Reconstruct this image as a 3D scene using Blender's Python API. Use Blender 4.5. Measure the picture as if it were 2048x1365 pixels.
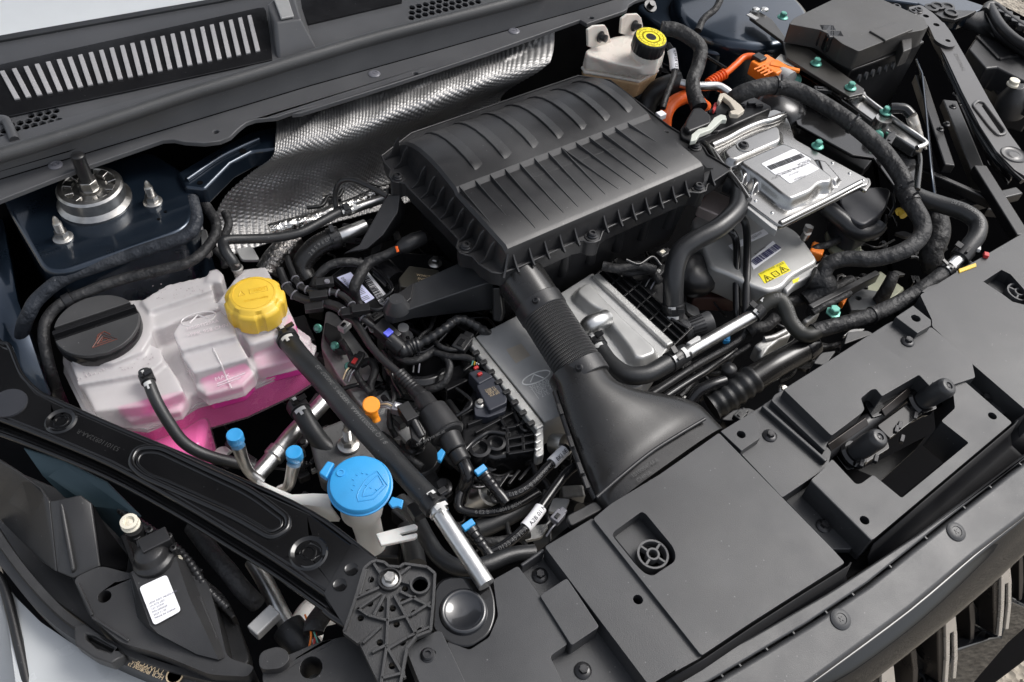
import bpy, bmesh, math, random
from mathutils import Vector as V, Matrix, geometry
random.seed(7)
SC = bpy.context.scene
COL = SC.collection
for o in list(bpy.data.objects): bpy.data.objects.remove(o)

# ---------------------------------------------------------------- camera
FPX, PCX, PCY = 1750.0, 1024.0, 682.5          # focal length and principal point for a 2048 px wide frame
CAM_LOC = V((0.0, 0.0, 0.85))
_x = V((3576, 1712, -1750)).normalized()        # car axes seen from the camera (right, up, back)
_y = V((-1924, 2282, -1750)); _y = (_y - _y.dot(_x)*_x).normalized()
_z = _x.cross(_y)
ROT = Matrix((_x, _y, _z))                      # camera -> world
cd = bpy.data.cameras.new('camera'); cam = bpy.data.objects.new('camera', cd); COL.objects.link(cam)
cd.sensor_width = 36.0; cd.lens = FPX/2048*36.0; cd.clip_start = 0.02; cd.clip_end = 500
cam.matrix_world = Matrix.Translation(CAM_LOC) @ ROT.to_4x4()
SC.camera = cam
SC.render.resolution_x, SC.render.resolution_y = 1024, 682

# ---------------------------------------------------------------- world and sun (bright overcast day)
SUN_EL, SUN_AZ = math.radians(52), math.radians(-8)   # azimuth measured from +X towards +Y
w = bpy.data.worlds.new('World'); SC.world = w; w.use_nodes = True
nt = w.node_tree; bgn = nt.nodes['Background']
sky = nt.nodes.new('ShaderNodeTexSky'); sky.sky_type = 'NISHITA'; sky.sun_disc = False
sky.sun_elevation = SUN_EL; sky.sun_rotation = math.radians(90) - SUN_AZ
sky.air_density = 1.0; sky.dust_density = 4.0; sky.ozone_density = 1.0
hs = nt.nodes.new('ShaderNodeHueSaturation'); hs.inputs['Saturation'].default_value = 0.36   # cloud cover: nearly white sky
nt.links.new(sky.outputs[0], hs.inputs['Color']); nt.links.new(hs.outputs[0], bgn.inputs['Color'])
bgn.inputs['Strength'].default_value = 0.15
sd = bpy.data.lights.new('sun', 'SUN'); sd.energy = 1.1; sd.angle = math.radians(24); sd.color = (1.0, 0.98, 0.955)
sun = bpy.data.objects.new('sun', sd); COL.objects.link(sun)
_sv = V((math.cos(SUN_EL)*math.cos(SUN_AZ), math.cos(SUN_EL)*math.sin(SUN_AZ), math.sin(SUN_EL)))
sun.rotation_euler = _sv.to_track_quat('Z', 'Y').to_euler(); sun.location = (2, -2, 4)
vs = SC.view_settings; vs.view_transform = 'Standard'; vs.look = 'None'; vs.gamma = 1.0; vs.use_curve_mapping = False
vs.exposure = 0.60

# ---------------------------------------------------------------- projection helpers
def ray(px, py): return ROT @ V(((px-PCX)/FPX, -(py-PCY)/FPX, -1.0))
def P(px, py, z=0.0):
    d = ray(px, py); return CAM_LOC + d*((z-CAM_LOC.z)/d.z)
def PX(px, py, x):
    d = ray(px, py); return CAM_LOC + d*((x-CAM_LOC.x)/d.x)
def PY(px, py, y):
    d = ray(px, py); return CAM_LOC + d*((y-CAM_LOC.y)/d.y)
class Plane:
    """plane through o with normal n; p() drops a photo pixel onto it, h metres above it"""
    def __init__(s, o, n): s.o = V(o); s.n = V(n).normalized()
    def p(s, px, py, h=0.0):
        d = ray(px, py); o = s.o + s.n*h
        return CAM_LOC + d*((o-CAM_LOC).dot(s.n)/d.dot(s.n))
def HZ(z): return Plane((0, 0, z), (0, 0, 1))
def plane3(a, b, c):
    n = (b-a).cross(c-a)
    if n.z < 0: n = -n
    return Plane(a, n)
def zr(ox, oy, s): return lambda x, y: (ox + x/s, oy + y/s)
FULL = zr(0, 0, 1)
R1 = zr(0, 0, 3.25); R2 = zr(0, 380, 3.25); R3 = zr(0, 780, 2.334); R4 = zr(560, 520, 3.1017); R5 = zr(540, 860, 2.7033); R6 = zr(560, 0, 2.625)
S1 = zr(1100, 0, 3.412); S2 = zr(1500, 0, 3.412); S3 = zr(1300, 350, 2.738); S4 = zr(880, 500, 2.625); S5 = zr(1400, 700, 3.16); S6 = zr(1050, 950, 3.288); S7 = zr(1500, 950, 3.288)
A1 = zr(740, 130, 3.9); A2 = zr(900, 280, 3.413); A3 = zr(1280, 380, 4.265); A4 = zr(400, 380, 4.014); A5 = zr(1300, 560, 4.55); A6 = zr(1820, 0, 4.014)
def W(zf, pts, z=0.0):
    """list of (x, y[, z]) in a zoomed view of the photo -> world points at height z"""
    return [P(*zf(q[0], q[1]), q[2] if len(q) > 2 else z) for q in pts]
def WP(zf, pts, pl, h=0.0): return [pl.p(*zf(q[0], q[1]), h) for q in pts]

# ---------------------------------------------------------------- shape builder
UP = V((0, 0, 1))
def perp(n):
    n = n.normalized(); a = V((1, 0, 0)) if abs(n.x) < 0.8 else V((0, 1, 0))
    u = n.cross(a).normalized(); return u, n.cross(u).normalized()
def catmull(pts, sub=8):
    pts = [V(p) for p in pts]
    if len(pts) < 3 or sub < 2:
        return [pts[0].lerp(pts[-1], i/sub) for i in range(sub+1)] if len(pts) == 2 and sub > 1 else pts
    out = []; q = [2*pts[0]-pts[1]] + pts + [2*pts[-1]-pts[-2]]
    for i in range(1, len(q)-2):
        p0, p1, p2, p3 = q[i-1:i+3]
        for k in range(sub):
            t = k/sub
            out.append(0.5*((2*p1)+(p2-p0)*t+(2*p0-5*p1+4*p2-p3)*t*t+(3*p1-p0-3*p2+p3)*t**3))
    out.append(pts[-1]); return out
def roundpoly(pts, r, seg=4):
    out = []; n = len(pts)
    for i in range(n):
        p = V(pts[i]); a = V(pts[i-1])-p; b = V(pts[(i+1) % n])-p
        rr = r[i] if isinstance(r, (list, tuple)) else r
        d = min(rr, a.length*0.45, b.length*0.45)
        if d < 1e-5: out.append(p); continue
        p1 = p+a.normalized()*d; p2 = p+b.normalized()*d
        for k in range(seg+1):
            t = k/seg; out.append(p1*(1-t)**2+p*2*t*(1-t)+p2*t*t)
    return out
def circ(c, n, r, k=20, ref=None, ry=None):
    u, v = perp(n)
    if ref is not None:
        u = (ref-n*ref.dot(n)).normalized(); v = n.cross(u)
    return [c+u*(r*math.cos(2*math.pi*i/k))+v*((ry or r)*math.sin(2*math.pi*i/k)) for i in range(k)]
class M:
    def __init__(s): s.v = []; s.f = []; s.uv = {}
    def add(s, vs, fs):
        b = len(s.v); s.v += [V(q) for q in vs]; s.f += [[b+i for i in f] for f in fs]; return b
    def prism(s, pts, n=UP, thick=0.01, holes=(), up=0.0, scale=1.0):
        n = V(n).normalized(); pts = [V(p)+n*up for p in pts]; loops = [pts]+[[V(p)+n*up for p in h] for h in holes]
        flat = [p for l in loops for p in l]; c = sum(pts, V())/len(pts)
        bot = [(c+(p-c)*scale)-n*thick for p in flat]; N = len(flat); b = s.add(flat+bot, [])
        if holes:
            for t in geometry.tessellate_polygon(loops):
                s.f.append([b+i for i in t]); s.f.append([b+N+i for i in reversed(t)])
        else:
            s.f.append([b+i for i in range(N)]); s.f.append([b+N+i for i in reversed(range(N))])
        k = 0
        for l in loops:
            m = len(l)
            for i in range(m): s.f.append([b+k+i, b+k+(i+1) % m, b+N+k+(i+1) % m, b+N+k+i])
            k += m
        return s
    def loft(s, rings, cap=True, closed=True, uvlen=None):
        n = len(rings[0]); b = len(s.v)
        for r in rings: s.v += [V(q) for q in r]
        m = n if closed else n-1
        for j in range(len(rings)-1):
            for i in range(m):
                s.f.append([b+j*n+i, b+j*n+(i+1) % n, b+(j+1)*n+(i+1) % n, b+(j+1)*n+i])
                if uvlen: s.uv[len(s.f)-1] = [(i/n, uvlen[j]), ((i+1)/n, uvlen[j]), ((i+1)/n, uvlen[j+1]), (i/n, uvlen[j+1])]
        if cap and closed:
            s.f.append([b+i for i in reversed(range(n))]); s.f.append([b+(len(rings)-1)*n+i for i in range(n)])
        return s
    def tube(s, path, r, n=14, sub=8, cap=True, raw=False, ripple=None, flat=1.0):
        """sweep; r number or list per control point; ripple=(pitch, depth)"""
        pts = [V(p) for p in path] if raw else catmull(path, sub)
        L = [0.0]
        for i in range(1, len(pts)): L.append(L[-1]+(pts[i]-pts[i-1]).length)
        if isinstance(r, (list, tuple)):
            rr = []
            for i in range(len(pts)):
                t = i/(len(pts)-1)*(len(r)-1); k = min(int(t), len(r)-2); rr.append(r[k]+(r[k+1]-r[k])*(t-k))
        else: rr = [r]*len(pts)
        if ripple:
            pit, dep = ripple; N = max(8, int(L[-1]/pit*4)); np_, nr, nl = [], [], []
            for i in range(N+1):
                t = L[-1]*i/N; k = 0
                while k < len(L)-2 and L[k+1] < t: k += 1
                fr = (t-L[k])/max(1e-9, L[k+1]-L[k])
                np_.append(pts[k].lerp(pts[k+1], fr)); nr.append(rr[k]+(rr[k+1]-rr[k])*fr+(dep if i % 4 in (1, 2) else -dep)); nl.append(t)
            pts, rr, L = np_, nr, nl
        tg = [(pts[min(i+1, len(pts)-1)]-pts[max(i-1, 0)]).normalized() for i in range(len(pts))]
        u, _ = perp(tg[0]); rings = []
        for i, p in enumerate(pts):
            u = (u-tg[i]*u.dot(tg[i])).normalized(); v = tg[i].cross(u)
            rings.append([p+u*(rr[i]*math.cos(2*math.pi*k/n))+v*(rr[i]*flat*math.sin(2*math.pi*k/n)) for k in range(n)])
        return s.loft(rings, cap, True, L)
    def lathe(s, prof, o=V(), ax=UP, n=24, ref=None):
        ax = V(ax).normalized(); u, v = perp(ax)
        if ref is not None: u = (ref-ax*ref.dot(ax)).normalized(); v = ax.cross(u)
        rings = [[o+ax*h+u*(r*math.cos(2*math.pi*k/n))+v*(r*math.sin(2*math.pi*k/n)) for k in range(n)] for r, h in prof]
        return s.loft(rings, True, True)
    def box(s, c, sx, sy, sz, ax=V((1, 0, 0)), ay=V((0, 1, 0)), az=UP):
        vs = [c+ax*(sx/2*a)+ay*(sy/2*b)+az*(sz/2*d) for d in (-1, 1) for a, b in ((-1, -1), (1, -1), (1, 1), (-1, 1))]
        s.add(vs, [[0, 3, 2, 1], [4, 5, 6, 7], [0, 1, 5, 4], [1, 2, 6, 5], [2, 3, 7, 6], [3, 0, 4, 7]]); return s
    def bar(s, a, b, wd, ht, n=UP):
        """straight bar from a to b, wd wide across n, ht tall along n, its top at a/b"""
        a, b = V(a), V(b); d = (b-a).normalized(); n = V(n); n = (n-d*n.dot(d)).normalized(); q = d.cross(n)
        return s.box((a+b)/2-n*ht/2, (b-a).length, wd, ht, d, -q, n)
    def hexa(s, o, ax, r, h, ref=None):
        ring = circ(o, ax, r, 6, ref); return s.prism([p+ax*h for p in ring], ax, h)
    def arcpatch(s, o, ax, ref, r, a0, a1, h0, h1, k=8, th=0.0006):
        ax = V(ax).normalized(); u = (ref-ax*ref.dot(ax)).normalized(); v = ax.cross(u)
        g = lambda a, h, rr: o+ax*h+(u*math.cos(a)+v*math.sin(a))*rr
        for i in range(k):
            b0, b1 = a0+(a1-a0)*i/k, a0+(a1-a0)*(i+1)/k
            s.add([g(b0, h0, r+th), g(b1, h0, r+th), g(b1, h1, r+th), g(b0, h1, r+th)], [[0, 1, 2, 3]])
        return s

def sdpoly(x, y, pl):
    best = 1e9; ins = False
    for i in range(len(pl)):
        (x1, y1), (x2, y2) = pl[i-1], pl[i]; dx, dy = x2-x1, y2-y1; t = max(0, min(1, ((x-x1)*dx+(y-y1)*dy)/max(1e-12, dx*dx+dy*dy)))
        best = min(best, math.hypot(x-x1-dx*t, y-y1-dy*t))
        if (y1 > y) != (y2 > y) and x < dx*(y-y1)/dy+x1: ins = not ins
    return -best if ins else best
def pressed(feats, z0, res=0.002):
    """drawn sheet metal: features (outline points, height, wall width) raised from z0 with soft shoulders"""
    F2 = [([(q.x, q.y) for q in pts], h, wd) for pts, h, wd in feats]; xs = [p[0] for f in F2 for p in f[0]]; ys = [p[1] for f in F2 for p in f[0]]
    x0, y0 = min(xs)-0.012, min(ys)-0.012; nx, ny = int((max(xs)+0.012-x0)/res)+1, int((max(ys)+0.012-y0)/res)+1; H = []
    for j in range(ny):
        for i in range(nx):
            x, y = x0+i*res, y0+j*res; hh = 0.0
            for pl, h, wd in F2:
                t = (wd*0.5-sdpoly(x, y, pl))/wd; t = max(0.0, min(1.0, t)); hh = max(hh, h*t*t*(3-2*t))
            H.append(hh)
    m = M(); m.v = [V((x0+i*res, y0+j*res, z0+H[j*nx+i])) for j in range(ny) for i in range(nx)]
    for j in range(ny-1):
        for i in range(nx-1):
            k = [j*nx+i, j*nx+i+1, (j+1)*nx+i+1, (j+1)*nx+i]
            if max(H[a] for a in k) > 2e-4: m.f.append(k)
    used = sorted({a for f in m.f for a in f}); mp = {a: b for b, a in enumerate(used)}; m.v = [m.v[a] for a in used]; m.f = [[mp[a] for a in f] for f in m.f]
    return m
ORG = {}
def place(o, w, parent):
    ORG[o.name] = w
    if parent: o.parent = parent; o.location = w-ORG[parent.name]
    else: o.location = w
def mesh_from(m, name, w, smooth=40, merge=1e-6, recalc=True):
    bm = bmesh.new(); bv = [bm.verts.new(q-w) for q in m.v]; lay = bm.loops.layers.uv.new('UVMap')
    for i, f in enumerate(m.f):
        try: fc = bm.faces.new([bv[k] for k in f])
        except ValueError: continue
        if i in m.uv:
            for l, q in zip(fc.loops, m.uv[i]): l[lay].uv = q
    if merge: bmesh.ops.remove_doubles(bm, verts=bm.verts, dist=merge)
    if recalc: bmesh.ops.recalc_face_normals(bm, faces=bm.faces)
    me = bpy.data.meshes.new(name); bm.to_mesh(me); bm.free()
    me.polygons.foreach_set('use_smooth', [True]*len(me.polygons))
    if smooth: me.set_sharp_from_angle(angle=math.radians(smooth))
    return me
def obj(name, m, mat, parent=None, bevel=0.0, seg=2, smooth=40, label=None, kind=None, remesh=None, smoothing=0, recalc=True, angle=32):
    xs = [q.x for q in m.v]; ys = [q.y for q in m.v]; zs = [q.z for q in m.v]
    w = V(((min(xs)+max(xs))/2, (min(ys)+max(ys))/2, min(zs)))
    me = mesh_from(m, name, w, 0 if bevel else smooth, recalc=recalc); me.materials.append(mat)
    o = bpy.data.objects.new(name, me); COL.objects.link(o); place(o, w, parent)
    if bevel:
        b = o.modifiers.new('bevel', 'BEVEL'); b.width = bevel; b.segments = seg; b.limit_method = 'ANGLE'; b.angle_limit = math.radians(angle); b.harden_normals = True
    if remesh:
        r = o.modifiers.new('remesh', 'REMESH'); r.mode = 'VOXEL'; r.voxel_size = remesh; r.use_smooth_shade = True
        if smoothing:
            k = o.modifiers.new('smooth', 'SMOOTH'); k.iterations = smoothing; k.factor = 0.5
    if label: o['label'] = label
    if kind: o['kind'] = kind
    return o
def thing(name, label, cat, loc, group=None):
    o = bpy.data.objects.new(name, None); o.empty_display_size = 0.02; COL.objects.link(o); place(o, V(loc), None)
    o['label'] = label; o['category'] = cat
    if group: o['group'] = group
    return o
def solo(name, m, mat, label, cat, group=None, **k):
    o = obj(name, m, mat, None, **k); o['label'] = label; o['category'] = cat
    if group: o['group'] = group
    return o

# ---------------------------------------------------------------- lettering
_tc = {}
def textmesh(body, size=1.0):
    if body not in _tc:
        cu = bpy.data.curves.new('t', 'FONT'); cu.body = body; cu.resolution_u = 2; cu.align_x = 'LEFT'
        to = bpy.data.objects.new('t', cu); COL.objects.link(to)
        dg = bpy.context.evaluated_depsgraph_get(); me = bpy.data.meshes.new_from_object(to.evaluated_get(dg))
        _tc[body] = ([v.co.copy() for v in me.vertices], [list(p.vertices) for p in me.polygons])
        bpy.data.objects.remove(to); bpy.data.meshes.remove(me); bpy.data.curves.remove(cu)
    return _tc[body]
def text_on(m, body, o, d, n, h, lift=0.0005, length=None):
    """flat lettering on a plane: start o, reading direction d, plane normal n, letter height h"""
    vs, fs = textmesh(body); d = (d-n*d.dot(n)).normalized(); u = n.cross(d); k = h/0.7; kx = k
    if length: kx = length/max(v.x for v in vs)
    m.add([o+d*(v.x*kx)+u*(v.y*k)+n*lift for v in vs], fs); return m
def text_tube(m, body, path, r, s0, h, side, sub=8, lift=0.0005, flip=False):
    """lettering wrapped on a hose, facing roughly towards `side`"""
    pts = catmull(path, sub); L = [0.0]
    for i in range(1, len(pts)): L.append(L[-1]+(pts[i]-pts[i-1]).length)
    vs, fs = textmesh(body); k = h/0.7; out = []
    for q in vs:
        t = s0+(-q.x if flip else q.x)*k; t = min(max(t, 0), L[-1]-1e-6); i = 0
        while i < len(L)-2 and L[i+1] < t: i += 1
        fr = (t-L[i])/(L[i+1]-L[i]); tg = (pts[i+1]-pts[i]).normalized(); c = pts[i].lerp(pts[i+1], fr)
        u = (side-tg*side.dot(tg)).normalized(); v = u.cross(tg)*(-1 if flip else 1)
        a = (q.y*k-h/2)/r; out.append(c+(u*math.cos(a)+v*math.sin(a))*(r+lift))
    m.add(out, fs); return m
TOCAM = lambda p: (CAM_LOC-p).normalized()
# ---------------------------------------------------------------- materials
def newmat(name):
    m = bpy.data.materials.new(name); m.use_nodes = True; return m, m.node_tree, m.node_tree.nodes['Principled BSDF']
def pm(name, base, rough=0.5, metal=0.0, bump=0.0, bscale=900.0, var=0.12, vscale=14.0, coat=0.0, crough=0.05, spec=0.5, dust=0.0, rvar=0.08, sss=0.0, alpha=1.0, low=0.0, lscale=30.0, sheen=0.0):
    m, t, b = newmat(name); N = t.nodes.new; Lk = t.links.new
    tc = N('ShaderNodeTexCoord'); geo = N('ShaderNodeNewGeometry')
    nz = N('ShaderNodeTexNoise'); nz.inputs['Scale'].default_value = vscale; nz.inputs['Detail'].default_value = 6; nz.inputs['Roughness'].default_value = 0.65
    Lk(geo.outputs['Position'], nz.inputs['Vector'])
    mr = N('ShaderNodeMapRange'); mr.inputs['From Min'].default_value = 0.3; mr.inputs['From Max'].default_value = 0.7
    mr.inputs['To Min'].default_value = 1-var; mr.inputs['To Max'].default_value = 1+var; Lk(nz.outputs['Fac'], mr.inputs['Value'])
    mx = N('ShaderNodeMix'); mx.data_type = 'RGBA'; mx.blend_type = 'MULTIPLY'; mx.inputs['Factor'].default_value = 1
    mx.inputs['A'].default_value = (*base, 1); Lk(mr.outputs['Result'], mx.inputs['B'])
    col = mx.outputs['Result']
    if dust:
        d1 = N('ShaderNodeTexVoronoi'); d1.inputs['Scale'].default_value = 75; Lk(geo.outputs['Position'], d1.inputs['Vector'])
        r1 = N('ShaderNodeMapRange'); r1.inputs['From Min'].default_value = 0.075; r1.inputs['From Max'].default_value = 0.035; Lk(d1.outputs['Distance'], r1.inputs['Value'])
        d2 = N('ShaderNodeTexNoise'); d2.inputs['Scale'].default_value = 9; d2.inputs['Detail'].default_value = 5; Lk(geo.outputs['Position'], d2.inputs['Vector'])
        r2 = N('ShaderNodeMapRange'); r2.inputs['From Min'].default_value = 0.45; r2.inputs['From Max'].default_value = 0.75; Lk(d2.outputs['Fac'], r2.inputs['Value'])
        ml = N('ShaderNodeMath'); ml.operation = 'MULTIPLY_ADD'; Lk(r1.outputs['Result'], ml.inputs[0]); ml.inputs[1].default_value = 0.8
        m2 = N('ShaderNodeMath'); m2.operation = 'MULTIPLY'; Lk(r2.outputs['Result'], m2.inputs[0]); m2.inputs[1].default_value = 0.22; Lk(m2.outputs[0], ml.inputs[2])
        m3 = N('ShaderNodeMath'); m3.operation = 'MULTIPLY'; Lk(ml.outputs[0], m3.inputs[0]); m3.inputs[1].default_value = dust
        mx2 = N('ShaderNodeMix'); mx2.data_type = 'RGBA'; Lk(m3.outputs[0], mx2.inputs['Factor']); Lk(col, mx2.inputs['A']); mx2.inputs['B'].default_value = (0.25, 0.25, 0.25, 1)
        col = mx2.outputs['Result']
    Lk(col, b.inputs['Base Color'])
    rr = N('ShaderNodeMapRange'); rr.inputs['From Min'].default_value = 0.3; rr.inputs['From Max'].default_value = 0.7
    rr.inputs['To Min'].default_value = max(0.02, rough-rvar); rr.inputs['To Max'].default_value = min(1, rough+rvar); Lk(nz.outputs['Fac'], rr.inputs['Value']); Lk(rr.outputs['Result'], b.inputs['Roughness'])
    b.inputs['Metallic'].default_value = metal; b.inputs['Specular IOR Level'].default_value = spec
    b.inputs['Coat Weight'].default_value = coat; b.inputs['Coat Roughness'].default_value = crough
    if sheen: b.inputs['Sheen Weight'].default_value = sheen
    if sss: b.inputs['Subsurface Weight'].default_value = sss; b.inputs['Subsurface Radius'].default_value = (0.02, 0.012, 0.012); b.inputs['Subsurface Scale'].default_value = 0.5
    if alpha < 1: b.inputs['Alpha'].default_value = alpha
    nrm = None
    if bump:
        n2 = N('ShaderNodeTexNoise'); n2.inputs['Scale'].default_value = bscale; n2.inputs['Detail'].default_value = 2; Lk(geo.outputs['Position'], n2.inputs['Vector'])
        bp = N('ShaderNodeBump'); bp.inputs['Strength'].default_value = bump; bp.inputs['Distance'].default_value = 0.0006; Lk(n2.outputs['Fac'], bp.inputs['Height']); nrm = bp
    if low:
        n3 = N('ShaderNodeTexNoise'); n3.inputs['Scale'].default_value = lscale; n3.inputs['Detail'].default_value = 3; Lk(geo.outputs['Position'], n3.inputs['Vector'])
        bp2 = N('ShaderNodeBump'); bp2.inputs['Strength'].default_value = low; bp2.inputs['Distance'].default_value = 0.006; Lk(n3.outputs['Fac'], bp2.inputs['Height'])
        if nrm: Lk(nrm.outputs['Normal'], bp2.inputs['Normal'])
        nrm = bp2
    if nrm: Lk(nrm.outputs['Normal'], b.inputs['Normal'])
    return m
def uvwave(mat, scale_v, strength, dist=0.002, skew=0.0, noise=0.4):
    """wrap bump along a hose: UV.y is metres along it"""
    t = mat.node_tree; N = t.nodes.new; Lk = t.links.new; b = t.nodes['Principled BSDF']
    uv = N('ShaderNodeUVMap'); uv.uv_map = 'UVMap'; sp = N('ShaderNodeSeparateXYZ'); Lk(uv.outputs[0], sp.inputs[0])
    a = N('ShaderNodeMath'); a.operation = 'MULTIPLY_ADD'; Lk(sp.outputs['Y'], a.inputs[0]); a.inputs[1].default_value = scale_v
    s = N('ShaderNodeMath'); s.operation = 'MULTIPLY'; Lk(sp.outputs['X'], s.inputs[0]); s.inputs[1].default_value = skew; Lk(s.outputs[0], a.inputs[2])
    nz = N('ShaderNodeTexNoise'); nz.inputs['Scale'].default_value = 60; g = N('ShaderNodeNewGeometry'); Lk(g.outputs['Position'], nz.inputs['Vector'])
    a2 = N('ShaderNodeMath'); a2.operation = 'MULTIPLY_ADD'; Lk(nz.outputs['Fac'], a2.inputs[0]); a2.inputs[1].default_value = noise; Lk(a.outputs[0], a2.inputs[2])
    fr = N('ShaderNodeMath'); fr.operation = 'FRACT'; Lk(a2.outputs[0], fr.inputs[0])
    bp = N('ShaderNodeBump'); bp.inputs['Strength'].default_value = strength; bp.inputs['Distance'].default_value = dist; Lk(fr.outputs[0], bp.inputs['Height'])
    old = b.inputs['Normal'].links
    if old: Lk(old[0].from_socket, bp.inputs['Normal'])
    Lk(bp.outputs['Normal'], b.inputs['Normal']); return mat
K = {}
K['cover'] = pm('moulded grey-black plastic', (0.027, 0.028, 0.0305), 0.40, bump=0.25, bscale=1300, dust=0.42, var=0.26, vscale=6, rvar=0.12)
K['cowl'] = pm('cowl plastic', (0.078, 0.079, 0.083), 0.40, bump=0.25, bscale=1300, dust=0.3, var=0.08)
K['air'] = pm('airbox plastic', (0.018, 0.018, 0.0195), 0.38, bump=0.25, bscale=1300, dust=0.4, var=0.16, vscale=9, rvar=0.09)
K['blk'] = pm('black plastic', (0.012, 0.012, 0.013), 0.36, bump=0.2, bscale=1200, dust=0.25, var=0.2)
K['blkgl'] = pm('smooth black plastic', (0.009, 0.009, 0.010), 0.20, dust=0.12, var=0.1)
K['duct'] = pm('intake duct plastic', (0.012, 0.0117, 0.0117), 0.27, bump=0.04, bscale=900, dust=0.2, var=0.06)
K['rub'] = pm('rubber hose', (0.013, 0.0138, 0.015), 0.40, bump=0.4, bscale=700, dust=0.35, var=0.15)
K['rubw'] = uvwave(pm('wrapped rubber hose', (0.015, 0.0155, 0.017), 0.34, bump=0.2, bscale=700, dust=0.2), 190, 0.18, 0.001, 1.0, 0.5)
K['tape'] = uvwave(pm('cloth harness tape', (0.011, 0.011, 0.012), 0.58, bump=0.5, bscale=700, dust=0.35, low=0.9, lscale=60), 55, 0.65, 0.0016, 1.0, 0.9)
K['corr'] = pm('corrugated conduit', (0.016, 0.016, 0.017), 0.35, dust=0.2)
K['gloss'] = pm('gloss black painted steel', (0.0025, 0.0025, 0.003), 0.45, coat=1.0, crough=0.09, spec=0.1, dust=0.04, var=0.1)
K['navy'] = pm('dark navy body paint', (0.015, 0.026, 0.043), 0.32, metal=0.7, coat=0.8, crough=0.08, dust=0.15, var=0.15)
K['dark'] = pm('painted recess shade', (0.0035, 0.0035, 0.004), 0.85, var=0.4, vscale=25, spec=0.05)  # near-black colour stands in for shade in gaps, holes and the bay's depths
K['alu'] = pm('drawn aluminium', (0.62, 0.62, 0.61), 0.34, metal=1.0, bump=0.15, bscale=500, var=0.12, vscale=40, low=0.05)
K['alub'] = pm('aluminium sheet', (0.40, 0.40, 0.395), 0.48, metal=0.30, var=0.10, vscale=25, bump=0.1, bscale=900, rvar=0.1)
K['cast'] = pm('cast aluminium', (0.42, 0.42, 0.41), 0.5, metal=0.7, bump=0.8, bscale=500, var=0.2, vscale=40)
K['ecu'] = pm('stamped bright aluminium', (0.33, 0.326, 0.318), 0.24, metal=0.97, var=0.08, rvar=0.05)
K['foil'] = pm('crumpled foil', (0.6, 0.59, 0.57), 0.25, metal=1.0, low=1.0, lscale=90)
K['steel'] = pm('zinc steel', (0.45, 0.44, 0.42), 0.35, metal=1.0, var=0.2, vscale=60)
K['bolt'] = pm('black bolt', (0.030, 0.030, 0.032), 0.32, metal=0.4, bump=0.2, var=0.3, vscale=80)
K['green'] = pm('green zinc bolt', (0.12, 0.36, 0.29), 0.38, metal=0.35, var=0.2, vscale=80)
K['tank'] = pm('translucent tank plastic', (0.76, 0.73, 0.73), 0.20, var=0.07, alpha=0.50, sss=0.0, dust=0.15, low=0.04, lscale=40)
K['tank2'] = pm('thin tank plastic', (0.78, 0.60, 0.68), 0.22, var=0.04, alpha=0.16)
K['pink'] = pm('pink coolant', (0.80, 0.06, 0.36), 0.25, var=0.06, sss=0.3)
K['brake'] = pm('brake reservoir plastic', (0.80, 0.74, 0.67), 0.28, var=0.06, vscale=20, sss=0.3, alpha=0.88)
K['brakef'] = pm('brake fluid', (0.62, 0.36, 0.13), 0.3)
K['wash'] = pm('washer neck plastic', (0.74, 0.73, 0.70), 0.32, var=0.04, sss=0.25)
K['yel'] = pm('yellow cap', (0.72, 0.47, 0.045), 0.42, bump=0.2, var=0.10, dust=0.35)
K['blue'] = pm('blue cap', (0.025, 0.28, 0.60), 0.40, bump=0.2, var=0.10, dust=0.35)
K['ind'] = pm('indigo clip', (0.10, 0.12, 0.75), 0.4)
K['org'] = pm('orange cable', (0.85, 0.13, 0.015), 0.40, var=0.06)
K['org2'] = pm('orange plug', (0.88, 0.22, 0.02), 0.40, var=0.06)
K['dip'] = pm('orange dipstick', (0.90, 0.30, 0.02), 0.4)
K['red'] = pm('red lock', (0.45, 0.03, 0.03), 0.45)
K['white'] = pm('white print', (0.55, 0.55, 0.54), 0.5, var=0.04)
K['label'] = pm('paper label', (0.80, 0.80, 0.82), 0.45, var=0.03)
K['ink'] = pm('black print', (0.02, 0.02, 0.025), 0.5)
K['yl'] = pm('yellow label', (0.85, 0.72, 0.02), 0.4)
K['gold'] = pm('tan print', (0.45, 0.35, 0.22), 0.5)
K['grey'] = pm('grey print', (0.11, 0.11, 0.11), 0.5)
K['inv'] = pm('inverter case', (0.42, 0.42, 0.41), 0.42, metal=0.5, var=0.08, bump=0.25, bscale=900)
K['cream'] = pm('cream plastic', (0.70, 0.66, 0.55), 0.4)
K['lever'] = pm('pale grey lever', (0.52, 0.54, 0.48), 0.4)
K['pin'] = pm('grey push pin', (0.16, 0.16, 0.18), 0.35, var=0.1)
K['slat'] = pm('pale louvre bar', (0.42, 0.41, 0.41), 0.45, dust=0.3)
K['glass'] = pm('windscreen glass', (0.80, 0.82, 0.82), 0.08, coat=1.0, var=0.03)  # white base colour stands in for the sky mirrored in the glass
K['pale'] = pm('panel with painted sky reflection', (0.46, 0.475, 0.48), 0.25, coat=0.7, var=0.02)  # pale colour stands in for white sky reflected by lens and dark wing
K['teal'] = pm('teal primer panel', (0.05, 0.085, 0.10), 0.45, metal=0.3)
K['champ'] = pm('champagne trim', (0.55, 0.52, 0.48), 0.28, metal=0.6)
K['bronze'] = pm('dark bronze trim', (0.030, 0.026, 0.024), 0.3, metal=0.5)
K['piano'] = pm('piano black bumper', (0.003, 0.0035, 0.0045), 0.3, coat=1.0, crough=0.02, spec=0.05, dust=0.04)
K['brown'] = pm('rust brown housing', (0.045, 0.016, 0.014), 0.5)
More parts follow.
